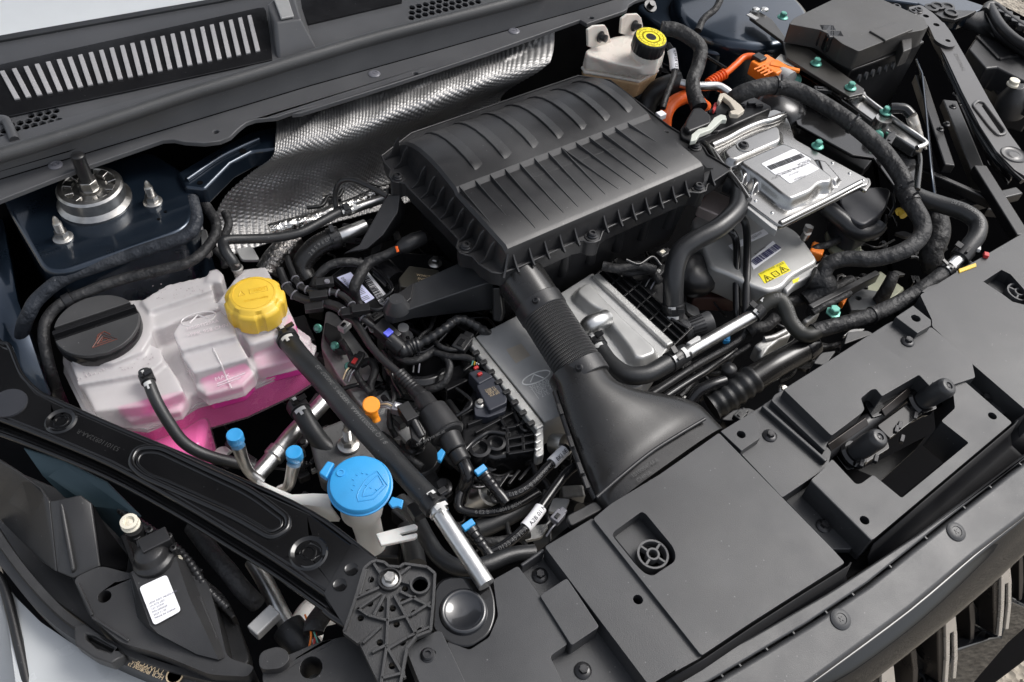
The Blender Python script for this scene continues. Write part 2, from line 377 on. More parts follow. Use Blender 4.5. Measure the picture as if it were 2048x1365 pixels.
K['lampb'] = pm('headlamp back plastic', (0.022, 0.022, 0.023), 0.40, bump=0.3, bscale=1200, dust=0.35, var=0.12)
K['brkt'] = pm('ribbed bracket plastic', (0.024, 0.024, 0.025), 0.42, bump=0.5, bscale=900, dust=0.5, var=0.12)
# ---------------------------------------------------------------- more zoom frames and shared small parts
B1 = zr(100, 500, 3.25); B2 = zr(0, 0, 3.303); B3 = zr(660, 640, 3.792); B4 = zr(1340, 180, 3.938)
_pc = {}
def inst(name, key, build, mat, parent, p, n=UP, spin=0.0, label=None):
    """a small part whose mesh is shared between its repeats; built along +Z at the origin"""
    k = (key, mat.name)
    if k not in _pc:
        m = M(); build(m); me = mesh_from(m, name, V(), 35); me.materials.append(mat); _pc[k] = me
    o = bpy.data.objects.new(name, _pc[k]); COL.objects.link(o); place(o, V(p), parent)
    o.rotation_euler = (V(n).to_track_quat('Z', 'Y').to_matrix() @ Matrix.Rotation(spin, 3, 'Z')).to_euler()
    if label: o['label'] = label
    return o
def hexbolt(parent, p, n=UP, r=0.0055, fl=0.0095, h=0.006, mat=None, spin=0.3, name='bolt'):
    def b(m):
        m.lathe([(fl, 0.0), (fl, 0.0012), (fl*0.93, 0.0018), (r*1.05, 0.0030)], n=20)
        m.lathe([(r*1.0, 0.002), (r*1.0, 0.0022)], n=6)
        m.loft([circ(V((0, 0, z)), UP, rr, 6, V((1, 0, 0))) for z, rr in ((0.002, r), (h-0.0008, r), (h, r*0.88))])
        m.lathe([(r*0.62, h), (r*0.62, h+0.0004)], n=12)
    o = inst(name, ('hexb', r, fl, h), b, mat or K['bolt'], parent, p, n, spin); return o
def torx(parent, p, n=UP, r=0.0055, mat=None):
    def b(m):
        m.lathe([(r*1.25, -0.004), (r*1.25, 0.0), (r, 0.0012), (r, 0.003), (r*0.8, 0.0042), (r*0.5, 0.0042), (r*0.45, 0.0020), (0.0001, 0.0020)], n=16)
    return inst('screw', ('torx', r), b, mat or K['bolt'], parent, p, n)
def pushpin(parent, p, n=UP, r=0.009, mat=None):
    def b(m):
        m.lathe([(r, 0.0), (r, 0.0008), (r*0.8, 0.0020), (r*0.55, 0.0024), (r*0.5, 0.0016), (r*0.35, 0.0018), (0.0001, 0.0018)], n=20)
        m.box(V((0, 0, 0.0020)), r*0.55, r*0.13, 0.0008); m.box(V((0, 0, 0.00205)), r*0.13, r*0.55, 0.0008)
    return inst('push_pin', ('pin', r), b, mat or K['pin'], parent, p, n, 0.5)
def hole(c, n, r, k=14): return circ(c, n, r, k)
def clamp(parent, path, t, r, wd=0.012, mat=None, marks=True, lug=True, sub=8, ang=0.0, name='clamp'):
    """spring clamp on a hose at fraction t of its path, with white paint marks"""
    pts = catmull(path, sub); i = min(int(t*(len(pts)-1)), len(pts)-2); c = pts[i].lerp(pts[i+1], t*(len(pts)-1)-i); ax = (pts[i+1]-pts[i]).normalized()
    m = M(); m.lathe([(r, -wd/2), (r+0.0016, -wd/2), (r+0.0016, wd/2), (r, wd/2)], c, ax, 20)
    side = TOCAM(c); side = (side-ax*side.dot(ax)).normalized(); side = Matrix.Rotation(ang, 3, ax) @ side; q = ax.cross(side)
    if lug:
        m.box(c+side*(r+0.003)+q*r*0.2, wd*0.6, 0.004, 0.006, ax, q, side); m.box(c+side*(r+0.002)-q*r*0.9, wd*0.5, 0.010, 0.003, ax, q, side)
    o = obj(name, m, mat or K['blk'], parent, bevel=0.0005, seg=1)
    if marks:
        k = M(); k.arcpatch(c, ax, side, r+0.0006, -0.6, 0.5, wd*0.75, wd*1.15); k.arcpatch(c, ax, side, r+0.0006, -0.15, 0.15, wd*1.15, wd*1.6); k.arcpatch(c, ax, side, r+0.0020, -0.3, 0.3, -wd*0.5, -wd*0.15)
        obj('paint_mark', k, K['white'], o)
    return o
def hose(name, label, path, r, mat=None, group=None, cat='hose', n=16, sub=8, **k):
    m = M(); m.tube(path, r, n=n, sub=sub, **k); return solo(name, m, mat or K['rub'], label, cat, group, smooth=60)

# ---------------------------------------------------------------- setting: ground and the shell of the engine bay
g = M(); g.add([V((-40, -40, -0.98)), V((40, -40, -0.98)), V((40, 40, -0.98)), V((-40, 40, -0.98))], [[0, 1, 2, 3]])
gm = pm('gravel ground', (0.30, 0.26, 0.20), 0.9, var=0.0)
t = gm.node_tree; bs = t.nodes['Principled BSDF']
vo = t.nodes.new('ShaderNodeTexVoronoi'); vo.inputs['Scale'].default_value = 60; ge = t.nodes.new('ShaderNodeNewGeometry'); t.links.new(ge.outputs['Position'], vo.inputs['Vector'])
rp = t.nodes.new('ShaderNodeValToRGB'); rp.color_ramp.elements[0].color = (0.10, 0.08, 0.06, 1); rp.color_ramp.elements[1].color = (0.50, 0.45, 0.37, 1); rp.color_ramp.elements[0].position = 0.15; rp.color_ramp.elements[1].position = 0.9
nzg = t.nodes.new('ShaderNodeTexNoise'); nzg.inputs['Scale'].default_value = 35; nzg.inputs['Detail'].default_value = 8; t.links.new(ge.outputs['Position'], nzg.inputs['Vector'])
t.links.new(nzg.outputs['Fac'], rp.inputs['Fac']); t.links.new(rp.outputs['Color'], bs.inputs['Base Color'])
bpg = t.nodes.new('ShaderNodeBump'); bpg.inputs['Strength'].default_value = 1.0; bpg.inputs['Distance'].default_value = 0.01; t.links.new(vo.outputs['Distance'], bpg.inputs['Height']); t.links.new(bpg.outputs['Normal'], bs.inputs['Normal'])
go = obj('ground', g, gm, kind='structure'); go['label'] = 'pale gravel ground beyond the bumper'
st = M()
for i in range(2600):
    x, y = (random.uniform(0.2, 1.9), random.uniform(-0.55, 0.2)) if i % 3 else (random.uniform(2.4, 4.5), random.uniform(0.2, 2.2)); s_ = random.uniform(0.004, 0.013)
    c = V((x, y, -0.979)); a = random.random()*6
    pts = [c+V((math.cos(a+k*1.257)*s_*random.uniform(.7, 1.2), math.sin(a+k*1.257)*s_*random.uniform(.7, 1.2), 0)) for k in range(5)]
    top = [c+(p-c)*0.55+V((0, 0, s_*0.8)) for p in pts]; st.loft([pts, top])
so = obj('gravel', st, pm('gravel stones', (0.36, 0.32, 0.26), 0.85, var=0.45, vscale=70), kind='stuff', smooth=30); so['label'] = 'loose pale gravel stones on the ground'; so['category'] = 'gravel'
tr = M(); tr.box(V((0.80, 0.68, -0.50)), 2.1, 1.2, 0.01)
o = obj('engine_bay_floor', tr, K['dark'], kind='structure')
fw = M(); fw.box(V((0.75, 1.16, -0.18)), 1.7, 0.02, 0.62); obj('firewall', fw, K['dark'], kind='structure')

# ---------------------------------------------------------------- cowl
DK = Plane((0, 1.07, 0.131), (0, -0.20, 1))
cowl = thing('cowl_panel', 'dark grey plastic cowl panel with louvres running below the windscreen', 'cowl panel', (0.5, 1.05, 0.10))
front = [(-60, 1335), (0, 1310), (300, 1192), (540, 1098), (800, 1008), (1060, 918), (1130, 915), (1200, 930), (1330, 938), (1430, 925), (1500, 895), (1550, 845), (1600, 805), (1660, 785), (1800, 770), (1870, 745), (2015, 705)]
fp = [R1(*q) for q in front] + [R6(*q) for q in [(60, 606), (110, 600), (600, 445), (1100, 280), (1575, 110)]] + [S1(*q) for q in [(250, 170), (500, 85), (525, 70), (535, 40), (580, 12), (680, -20)]]
crease = [(-20, 364), (0, 358), (310, 264.5), (620, 171), (860, 104), (1160, 19), (1250, -8)]
fl = [P(x, y, 0.095) for x, y in fp] + [P(x, y, 0.098) for x, y in reversed(crease)]
for q in fl: q.z = 0.097
m = M(); hl = [hole(P(x, y, 0.097), UP, 0.004, 10) for x, y in ((432, 264), (831, 147), (1183, 36))]
m.prism(fl, UP, 0.007, holes=hl); obj('cowl_flange', m, K['cowl'], cowl, bevel=0.0025, seg=3)
m = M(); lo = [P(x, y, 0.097) for x, y in crease]; hi = [V((q.x, q.y+0.004, 0.132)) for q in lo]; hb = [V((q.x, q.y+0.030, 0.134)) for q in lo]
m.loft([lo, hi, hb], cap=False, closed=False); obj('riser', m, K['cowl'], cowl, smooth=30, recalc=False)
bead = [P(x, y, 0.140) for x, y in [(-25, 318), (0, 311), (129, 271), (250, 231), (369, 191), (500, 151), (620, 114), (750, 76), (979, 17), (1090, -14)]]
m = M(); m.tube(bead, 0.0098, n=16); obj('rubber_seal', m, pm('rubber seal', (0.045, 0.046, 0.048), 0.45, bump=0.5, bscale=900, dust=0.3), cowl, smooth=60)
# deck with honeycomb vents
def hexes(region, pitch):
    cs = [DK.p(*q) for q in region]; ux = (cs[1]-cs[0]).normalized(); n = DK.n; uy = n.cross(ux); out = []
    ca = cs[0]; pol = [((q-ca).dot(ux), (q-ca).dot(uy)) for q in cs]
    def inside(x, y):
        c = False
        for i in range(len(pol)):
            (x1, y1), (x2, y2) = pol[i-1], pol[i]
            if (y1 > y) != (y2 > y) and x < (x2-x1)*(y-y1)/(y2-y1)+x1: c = not c
        return c
    for j in range(-12, 12):
        for i in range(-4, 40):
            x = (i+0.5*(j % 2))*pitch; y = j*pitch*0.866
            if inside(x, y): out.append([ca+ux*x+uy*y+(ux*math.cos(a)+uy*math.sin(a))*pitch*0.46 for a in [math.pi/6+k*math.pi/3 for k in range(6)]])
    return out
hx = hexes([B2(*q) for q in [(95, 890), (400, 828), (385, 728), (60, 795)]], 0.0100) + hexes([B2(*q) for q in [(-20, 985), (48, 968), (30, 850), (-20, 850)]], 0.0100) + hexes([R6(*q) for q in [(690, 95), (1040, 10), (1060, -50), (650, 25)]], 0.0118)
dk = [DK.p(x, y) for x, y in [(-40, 330), (129, 281), (369, 201), (620, 124), (760, 84), (985, 26), (1100, -8), (1060, -90), (640, -60), (440, 0), (0, 80), (-40, 88)]]
m = M(); m.prism(dk, DK.n, 0.004, holes=hx); obj('deck', m, K['cowl'], cowl)
m = M(); m.prism([q-DK.n*0.02 for q in dk], DK.n, 0.002); obj('underlay', m, K['dark'], cowl)
pn = [(-40, 432), (0, 425), (1700, 52), (1745, 48), (1762, 75), (1775, 180), (1800, 395), (900, 590), (0, 782), (-40, 790)]
m = M(); m.prism(WP(B2, pn, DK, 0.0035), DK.n, 0.003); louv = obj('louvre_panel', m, K['blkgl'], cowl, bevel=0.001)
xt = [-5, 75, 153, 226, 300, 372, 443, 513, 583, 652, 721, 790, 858, 925, 992, 1058, 1124, 1190, 1255, 1320, 1384, 1447, 1509, 1571, 1633]
for i, x in enumerate(xt):
    tt = i/24; yt = 470-tt*367; wd = 36-tt*6; dx = 100-tt*44-26*math.sin(tt*math.pi); yb = 655-tt*315
    m = M(); m.prism(WP(B2, [(x, yt), (x+wd-4, yt-6), (x+dx+wd, yb-7), (x+dx, yb)], DK, 0.0065), DK.n, 0.003); obj('louvre_bar', m, K['slat'], cowl, bevel=0.0007)
m = M(); m.prism(WP(B2, [(-40, 240), (0, 232), (1420, -12), (1900, -110), (1900, -90), (1470, 4), (0, 268), (-40, 274)], DK, 0.004), DK.n, 0.006); obj('windscreen_seal', m, K['cover'], cowl, bevel=0.001)
pn2 = [(620, -30), (1060, -120), (1010, -8), (640, 12), (148, 128), (120, 90), (60, 0)]
m = M(); m.prism(WP(R6, [(95, -10), (640, -60), (640, 12), (148, 128), (118, 60)], DK, 0.003), DK.n, 0.003); obj('wiper_well', m, K['blkgl'], cowl)
m = M(); m.loft([[DK.p(*q, -0.001) for q in [(541, 40), (552, 116), (560, 122), (634, 98), (626, 86), (606, 20), (600, -20)]], [DK.p(*q, 0.034) for q in [(534, 10), (548, 40), (553, 46), (602, 39), (598, 28), (588, -8), (582, -30)]]])
wh = obj('wiper_housing', m, K['cowl'], cowl, bevel=0.004, seg=3)
m = M(); m.prism([DK.p(*q, 0.039) for q in [(545, -10), (562, 37), (588, 32), (573, -14)]], DK.n, 0.004); obj('washer_nozzle', m, K['alub'], wh, bevel=0.0015)
for x, y in ((111, 331), (748.6, 148.6), (1028, 63)): pushpin(cowl, P(x, y, 0.0972))
m = M()
for x, y, sx in ((40, 360, 0.09), (300, 285, 0.08)): pass
# vent guide wall at the far left
m = M(); m.tube(WP(B2, [(0, 790), (40, 800), (70, 860), (95, 925)], DK, 0.004), 0.006, n=10); obj('vent_rim', m, K['cowl'], cowl, smooth=60)
# windscreen
WS = Plane(DK.p(*B2(0, 236), 0.004), (0, -0.45, 1))
m = M(); m.prism(WP(B2, [(-60, 248), (0, 238), (1420, -10), (2300, -170), (2300, -1500), (-60, -1500)], WS), WS.n, 0.005)
solo('windscreen', m, K['glass'], 'windscreen glass, white sky reflection painted in, above the grey cowl', 'windscreen')

# ---------------------------------------------------------------- heat shield on the firewall
hm = pm('embossed aluminium heat shield', (0.34, 0.335, 0.33), 0.50, metal=0.8, var=0.25, low=0.25, lscale=40)
rows = [[(552, 228), (610, 203), (700, 172), (850, 125), (1000, 80), (1110, 45)],
        [(550, 292), (612, 272), (700, 245), (850, 190), (1000, 140), (1105, 110)],
        [(540, 322), (600, 305), (690, 280), (840, 228), (985, 172), (1085, 140)],
        [(498, 348), (575, 333), (680, 302), (820, 262), (955, 205), (1010, 185)],
        [(448, 395), (560, 370), (670, 340), (790, 310), (930, 250), (1000, 215)],
        [(425, 455), (560, 425), (660, 395), (770, 365), (900, 320), (1000, 280)],
        [(440, 520), (560, 480), (660, 450), (770, 420), (900, 380), (1000, 340)]]
Ys = [1.06, 0.985, 0.975, 1.005, 1.01, 1.0, 0.96]
ctrl = [[PY(x, y, Y) for x, y in r] for r, Y in zip(rows, Ys)]
cols = [catmull(r, 84) for r in ctrl]; grid = list(zip(*[catmull([c[i] for c in cols], 24) for i in range(len(cols[0]))]))
nu, nv = len(grid[0]), len(grid); cu_ = [0.0]; cv_ = [0.0]; jm, im = nv//2, nu//2; PIT = 0.0064; KH = 4*math.pi/(math.sqrt(3)*PIT)
for i in range(1, nu): cu_.append(cu_[-1]+(grid[jm][i]-grid[jm][i-1]).length)
for j in range(1, nv): cv_.append(cv_[-1]+(grid[j][im]-grid[j-1][im]).length)
def dimple(u, v): return (math.cos(KH*u)+math.cos(KH*(-0.5*u+0.866*v))+math.cos(KH*(-0.5*u-0.866*v)))/3
m = M(); vv = []
for j in range(nv):
    for i in range(nu):
        a = grid[j][min(i+1, nu-1)]-grid[j][max(i-1, 0)]; b = grid[min(j+1, nv-1)][i]-grid[max(j-1, 0)][i]; n = a.cross(b).normalized()
        if n.y > 0: n = -n
        w_ = 0.0022*math.sin(cu_[i]*23+cv_[j]*9)*math.sin(cv_[j]*31-cu_[i]*5)+0.002*math.sin(cu_[i]*61+1)*math.sin(cv_[j]*47+cu_[i]*20)
        vv.append(grid[j][i]+n*(w_+0.0013*dimple(cu_[i], cv_[j])))
b = m.add(vv, [])
for j in range(nv-1):
    for i in range(nu-1): m.f.append([b+j*nu+i, b+j*nu+i+1, b+(j+1)*nu+i+1, b+(j+1)*nu+i])
hso = solo('heat_shield', m, hm, 'dimpled silver aluminium heat shield on the firewall behind the airbox', 'heat shield', smooth=0, recalc=False)
sl = hso.modifiers.new('sheet', 'SOLIDIFY'); sl.thickness = 0.0012

# ---------------------------------------------------------------- left strut tower
tw = thing('strut_tower', 'dark navy painted strut tower at the left below the cowl', 'strut tower', P(190, 420, -0.2))
tp = roundpoly([P(x, y, 0.045) for x, y in [(20, 430), (95, 556), (376, 458), (394, 405), (372, 345), (300, 300), (0, 385)]], [0.01, 0.03, 0.035, 0.03, 0.02, 0.02, 0.01], 5)
m = M(); m.prism(tp, UP, 0.24, scale=1.03); obj('tower_shell', m, K['navy'], tw, bevel=0.014, seg=5)
sc_ = P(190, 402, 0.047)
m = M(); m.lathe([(0.046, -0.004), (0.047, 0.002), (0.043, 0.006), (0.0415, 0.008), (0.0415, 0.024), (0.039, 0.027), (0.033, 0.0275), (0.0315, 0.025), (0.0315, 0.019), (0.014, 0.019), (0.013, 0.023), (0.009, 0.024)], sc_, UP, 32)
sm = obj('strut_mount', m, K['steel'], tw, smooth=35)
for k in range(10):
    a = k*math.tau/10; d = V((math.cos(a), math.sin(a), 0)); m = M(); m.bar(sc_+d*0.0215+UP*0.0262, sc_+d*0.0325+UP*0.0272, 0.0105, 0.006); obj('spoke', m, K['steel'], sm, bevel=0.001)
m = M(); m.hexa(sc_+UP*0.022, UP, 0.012, 0.014); obj('nut', m, K['steel'], sm, bevel=0.001)
m = M(); m.lathe([(0.0085, 0.034), (0.0085, 0.075), (0.006, 0.077), (0.0001, 0.077)], sc_, UP, 20); obj('shaft_cap', m, K['blk'], sm)
for x, y in ((127, 477), (306, 405)):
    c = P(x, y, 0.045); m = M(); m.lathe([(0.0125, 0), (0.0125, 0.002), (0.009, 0.004)], c, UP, 20); m.hexa(c+UP*0.003, UP, 0.0085, 0.009)
    m.tube([c+UP*0.011, c+UP*0.026], 0.0052, sub=2, ripple=(0.0013, 0.0003), n=12); m.lathe([(0.0052, 0.026), (0.0040, 0.028), (0.0036, 0.032), (0.0012, 0.037)], c, UP, 12)
    obj('stud', m, K['steel'], tw, smooth=35)
m = M()
for x, y in ((317, 439), (331, 424)): m.lathe([(0.0022, 0.0), (0.0022, 0.0006)], P(x, y, 0.0452), UP, 10)
obj('pin_hole', m, K['dark'], tw)
felt = uvwave(pm('seam sealer brushed pile', (0.018, 0.022, 0.030), 0.6, bump=0.9, bscale=500, dust=0.8, low=0.5, lscale=60), 260, 0.7, 0.003, 3.0, 2.5)
m = M(); m.tube(W(R2, [(140, 1010, -0.03), (150, 900, 0.0), (190, 800, 0.018), (250, 705, 0.024), (420, 575, 0.030), (700, 470, 0.034), (1000, 372, 0.036), (1200, 305, 0.038), (1275, 205, 0.038), (1250, 60, 0.038)]), 0.0088, n=12, sub=10)
obj('pile_seal', m, felt, tw, smooth=60)
# navy bracket between tower and firewall
m = M(); m.prism(W(R1, [(1150, 1120), (1440, 950), (1640, 850), (1800, 820), (1815, 965), (1640, 985), (1500, 1060), (1330, 1230), (1200, 1215)], 0.055), UP, 0.03)
br = solo('tower_brace', m, K['navy'], 'navy painted brace from strut tower to firewall below the cowl', 'brace', bevel=0.005, seg=3)
m = M(); m.tube(W(R1, [(1215, 1170), (1420, 1030), (1560, 960), (1680, 905)], 0.057), 0.004, n=8); obj('ridge', m, K['navy'], br, smooth=60)
for q_, r_ in (((1580, 985), 0.005), ((1300, 1190), 0.004)): m = M(); m.lathe([(r_, 0), (r_, 0.0006)], P(*R1(*q_), 0.0555), UP, 12); obj('hole', m, K['dark'], br)
# wheel-house side wall at the far left
m = M(); m.loft([[P(-60, 400, 0.03), P(-60, 560, 0.0), P(-60, 800, 0.0)], [P(5, 440, 0.03), P(35, 600, 0.0), P(98, 790, -0.02)], [P(5, 440, -0.25), P(60, 600, -0.25), P(120, 780, -0.25)]], cap=False, closed=False)
sw = solo('inner_wing_panel', m, K['navy'], 'navy inner wing edge at the far left beside the tower', 'body panel', recalc=False); sw.modifiers.new('s', 'SOLIDIFY').thickness = 0.003
# ---------------------------------------------------------------- coolant expansion tank
rearp = [(40, 540), (60, 500), (150, 400), (300, 340), (480, 315), (590, 305), (750, 200), (960, 150), (1040, 110), (1250, 110), (1400, 95), (1470, 170), (1540, 330)]
frontp = [(1725, 650), (1700, 720), (1570, 800), (1250, 945), (960, 1030), (850, 1100), (640, 1185), (420, 1160), (230, 1060), (110, 820)]
F = [P(*B1(*q), -0.004) for q in rearp] + [P(*B1(*q), -0.072) for q in frontp]
F[0] = P(*B1(45, 600), -0.03)
foot = lambda z, s=1.0: (lambda c: [V((c.x+(q.x-c.x)*s, c.y+(q.y-c.y)*s, z)) for q in F])(sum(F, V())/len(F))
tank = thing('coolant_tank', 'translucent white coolant tank with pink fluid beside the strut tower', 'coolant tank', P(380, 750, -0.16))
m = M(); m.prism(foot(-0.044, 0.985), UP, 0.028)
def cush(pts, z, zb=-0.060): m.prism(W(B1, pts, z), UP, z-zb, scale=1.0)
cush([(70, 500), (200, 380), (450, 330), (600, 320), (660, 430), (660, 560), (600, 660), (400, 740), (150, 740), (70, 620)], -0.004)
cush([(120, 700), (420, 730), (640, 610), (720, 640), (740, 720), (640, 800), (180, 880)], -0.012)
cush([(170, 830), (640, 690), (740, 700), (830, 830), (870, 920), (640, 1010), (290, 1050)], -0.020)
cush([(300, 950), (850, 800), (905, 960), (850, 1050), (520, 1115), (380, 1070)], -0.042, -0.062)
cush([(590, 330), (760, 225), (1010, 170), (1060, 260), (640, 400)], 0.000)
cush([(630, 400), (1060, 285), (1090, 380), (850, 450), (740, 500), (660, 520)], -0.008)
cush([(795, 540), (840, 470), (1110, 395), (1190, 470), (1215, 560), (850, 655)], 0.003)
cush([(850, 690), (1220, 575), (1290, 700), (930, 800)], -0.006)
cush([(925, 800), (1290, 690), (1335, 800), (1250, 885), (1010, 945), (945, 895)], -0.030, -0.054)
cush([(1090, 330), (1200, 180), (1260, 120), (1400, 105), (1530, 330), (1600, 480), (1480, 560), (1300, 620), (1230, 520)], -0.005)
cush([(1290, 640), (1600, 510), (1700, 640), (1650, 700), (1350, 775)], -0.030, -0.054)
cush([(1010, 200), (1030, 130), (1090, 115), (1130, 160), (1110, 215)], 0.004)
up = obj('upper_shell', m, K['tank'], tank, remesh=0.0024, smoothing=6)
m = M(); m.prism(foot(-0.064, 1.012), UP, 0.0035); m.prism(foot(-0.0695, 1.008), UP, 0.003); obj('seam_flange', m, K['tank'], tank, bevel=0.0005)
m = M(); m.prism(foot(-0.0695, 0.992), UP, 0.058, scale=1.0); obj('lower_shell', m, K['tank2'], tank, bevel=0.010, seg=4)
m = M(); m.prism(foot(-0.0705, 0.978), UP, 0.055, scale=1.0); m.prism(W(B1, [(960, 830), (1270, 720), (1318, 790), (1240, 868), (1020, 928)], -0.037), UP, 0.04); m.prism(W(B1, [(1310, 665), (1590, 545), (1680, 640), (1640, 690), (1350, 762)], -0.036), UP, 0.04); m.prism(W(B1, [(1430, 540), (1550, 400), (1610, 500), (1540, 560)], -0.016), UP, 0.05); m.prism(W(B1, [(420, 1010), (860, 900), (890, 960), (840, 1040), (520, 1100)], -0.050), UP, 0.025); obj('coolant', m, K['pink'], tank, bevel=0.01, seg=3)
# deeper left chamber
m = M(); lc_ = W(B1, [(520, 1000), (900, 900), (1040, 1060), (1000, 1290), (700, 1420), (420, 1250)], -0.095)
m = M(); m.prism(lc_, UP, 0.085, scale=0.94); obj('tank_chamber', m, K['tank2'], tank, bevel=0.014, seg=5)
m = M(); cc_ = sum(lc_, V())/6; m.prism([cc_+(q-cc_)*0.965-UP*0.001 for q in lc_], UP, 0.08, scale=0.94); obj('coolant', m, K['pink'], tank, bevel=0.013, seg=4)
# yellow cap
def knurl(c, R0, prof, notch, n=96, ph=0.0, depth=0.08, half=0.16):
    rings = []
    for r, h, kf in prof:
        ring = []
        for i in range(n):
            a = math.tau*i/n; f = ((a+ph)*notch/math.tau) % 1.0
            k = 1.0-depth*kf*(1.0 if min(f, 1-f) < half else 0.0); ring.append(c+V((math.cos(a)*R0*r*k, math.sin(a)*R0*r*k, h)))
        rings.append(ring)
    return rings
yc = P(*B1(1322, 282), 0.034)-UP*0.036
m = M(); m.loft(knurl(yc, 0.0375, [(0.97, 0, 1), (1.0, 0.003, 1), (1.0, 0.024, 1), (0.985, 0.0275, 1), (0.90, 0.0295, 1), (0.86, 0.030, 0.4), (0.80, 0.0345, 0), (0.70, 0.0358, 0), (0.2, 0.036, 0), (0.01, 0.036, 0)], 7, depth=0.075, half=0.15))
yk = obj('filler_cap', m, K['yel'], tank, smooth=50)
m = M()
for k in range(28):
    if (k*7/28) % 1.0 < 0.3: continue
    a = math.tau*k/28; d = V((math.cos(a), math.sin(a), 0)); m.bar(yc+d*0.0372+UP*0.003, yc+d*0.0372+UP*0.024, 0.0035, 0.0022, d)
obj('grip_rib', m, K['yel'], yk, kind='stuff')
m = M(); q = yc+UP*0.036; d = (P(*B1(1430, 235), 0.034)-P(*B1(1230, 275), 0.034)).normalized(); e = UP.cross(d)
m.tube([q-d*0.018+e*0.000, q-d*0.010, q-d*0.014+e*0.008, q-d*0.018], 0.0006, n=6, raw=True); m.tube([q-d*0.004, q+d*0.018, q+d*0.018+e*0.008, q-d*0.004+e*0.008, q-d*0.004], 0.0006, n=6, raw=True)
m.lathe([(0.026, -0.0004), (0.026, 0.0007), (0.0253, 0.0007), (0.0253, -0.0004)], q-UP*0.0004, UP, 36); obj('embossing', m, K['yel'], yk)
m = M(); text_on(m, 'HOT', q+d*0.001+e*0.002, d, UP, 0.005, 0.0003); text_on(m, 'DO NOT OPEN', q-d*0.013-e*0.012, d, UP, 0.003, 0.0003); obj('cap_lettering', m, pm('yellow relief', (0.70, 0.38, 0.015), 0.4), yk)
# neck below it
m = M(); m.lathe([(0.036, -0.012), (0.034, -0.002), (0.034, 0.004)], yc, UP, 28); obj('filler_neck', m, K['tank'], tank)
# black cap
bc = P(*B1(312, 505), 0.006); d = (P(*B1(590, 345), 0.006)-P(*B1(40, 530), 0.006)).normalized(); e = UP.cross(d); RB = 0.0500
m = M(); m.lathe([(RB, -0.014), (RB*1.01, -0.002), (RB*0.985, 0.0005), (0.01, 0.0006)], bc, UP, 48); cap = obj('dark_cap', m, K['blkgl'], tank, label='black round cap with a red warning symbol')
def seg(y0, y1, z, k=14):
    pts = []
    for s in (1, -1):
        for i in range(k+1):
            y = y0+(y1-y0)*(i/k if s > 0 else 1-i/k); x = math.sqrt(max(0, (RB*0.985)**2-y*y))*s; pts.append(bc+d*x+e*y+UP*z)
    return pts
m = M(); m.prism(seg(-RB*0.984, -0.004, 0.006), UP, 0.006); lf = obj('cap_face', m, pm('matt cap', (0.035, 0.035, 0.036), 0.45, dust=0.6, bump=0.2), cap, bevel=0.0012)
m = M(); m.prism(seg(0.018, RB*0.984, 0.006), UP, 0.006); obj('cap_face', m, lf.data.materials[0], cap, bevel=0.0012)
m = M(); m.prism(seg(0.004, 0.010, 0.009), UP, 0.009); obj('grip_bar', m, K['blkgl'], cap, bevel=0.001)
sy = P(*B1(352, 590), 0.012); m = M(); r_ = 0.0007
for pl in ([(-.015, -.005), (.014, -.005), (0, .012), (-.015, -.005)], [(-.009, -.002), (.008, -.002), (0, .007), (-.009, -.002)], [(-.008, .004), (-.004, .012), (.004, .014), (.009, .006)], [(-.004, 0), (0, .004), (.004, 0)]):
    m.tube([sy+d*x+e*y+UP*0.0002 for x, y in pl], r_, n=5, raw=True)
obj('warning_symbol', m, pm('dull red print', (0.13, 0.035, 0.022), 0.5), cap)
# moulded marks on the tank
m = M(); lc = P(*B1(965, 447), 0.0034); d2 = (P(*B1(1100, 415), 0.005)-P(*B1(850, 480), 0.005)).normalized(); e2 = UP.cross(d2)
m.tube([lc+d2*(0.021*math.cos(a))+e2*(0.010*math.sin(a)) for a in [i*math.tau/28 for i in range(29)]], 0.0009, n=6, raw=True)
m.tube([lc-d2*0.012-e2*0.004, lc+e2*0.006, lc+d2*0.012-e2*0.004], 0.0009, n=6, raw=True); obj('moulded_emblem', m, K['tank'], tank)
m = M(); text_on(m, '302001122AA', P(*B1(885, 525), 0.0054), d2, UP, 0.0048, 0.0002); text_on(m, '>PPK 9S8 CHN', P(*B1(890, 570), 0.0054), d2, UP, 0.0055, 0.0002); obj('moulded_lettering', m, pm('tank relief', (0.60, 0.53, 0.55), 0.3), tank)
mp = lambda x, y: P(*B1(x, y), -0.0242)
m = M(); text_on(m, 'MAX', mp(1075, 855), mp(1200, 815)-mp(1075, 855), UP, 0.006, 0.0003); m.bar(mp(1085, 870), mp(1270, 800), 0.0012, 0.001); m.bar(mp(1085, 885), mp(1240, 830), 0.0010, 0.001); obj('level_mark', m, pm('tank relief line', (0.66, 0.58, 0.62), 0.3), tank)
m = M(); m.tube(W(B1, [(1060, 640, -0.005), (1110, 740, -0.006), (1150, 840, -0.025), (1180, 900, -0.028)]), 0.0010, n=8); obj('mould_line', m, K['tank'], tank)
# bubbles and droplets under the translucent wall
rnd = random.Random(3); m = M()
for i in range(90):
    if i % 3 == 0: x, y, z = rnd.uniform(640, 1000), rnd.uniform(215, 330), 0.0006
    else:
        tq = rnd.random(); x, y, z = rnd.uniform(180, 680), 0, -0.0035
        y = 760-(x-180)*0.22+rnd.uniform(0, 90); z = -0.0105
    m.lathe([(rnd.uniform(0.0005, 0.0013), 0), (0.0004, 0.0004)], P(*B1(x, y), z), UP, 6)
dr = obj('droplet', m, pm('condensation', (0.40, 0.36, 0.37), 0.2), tank, kind='stuff')
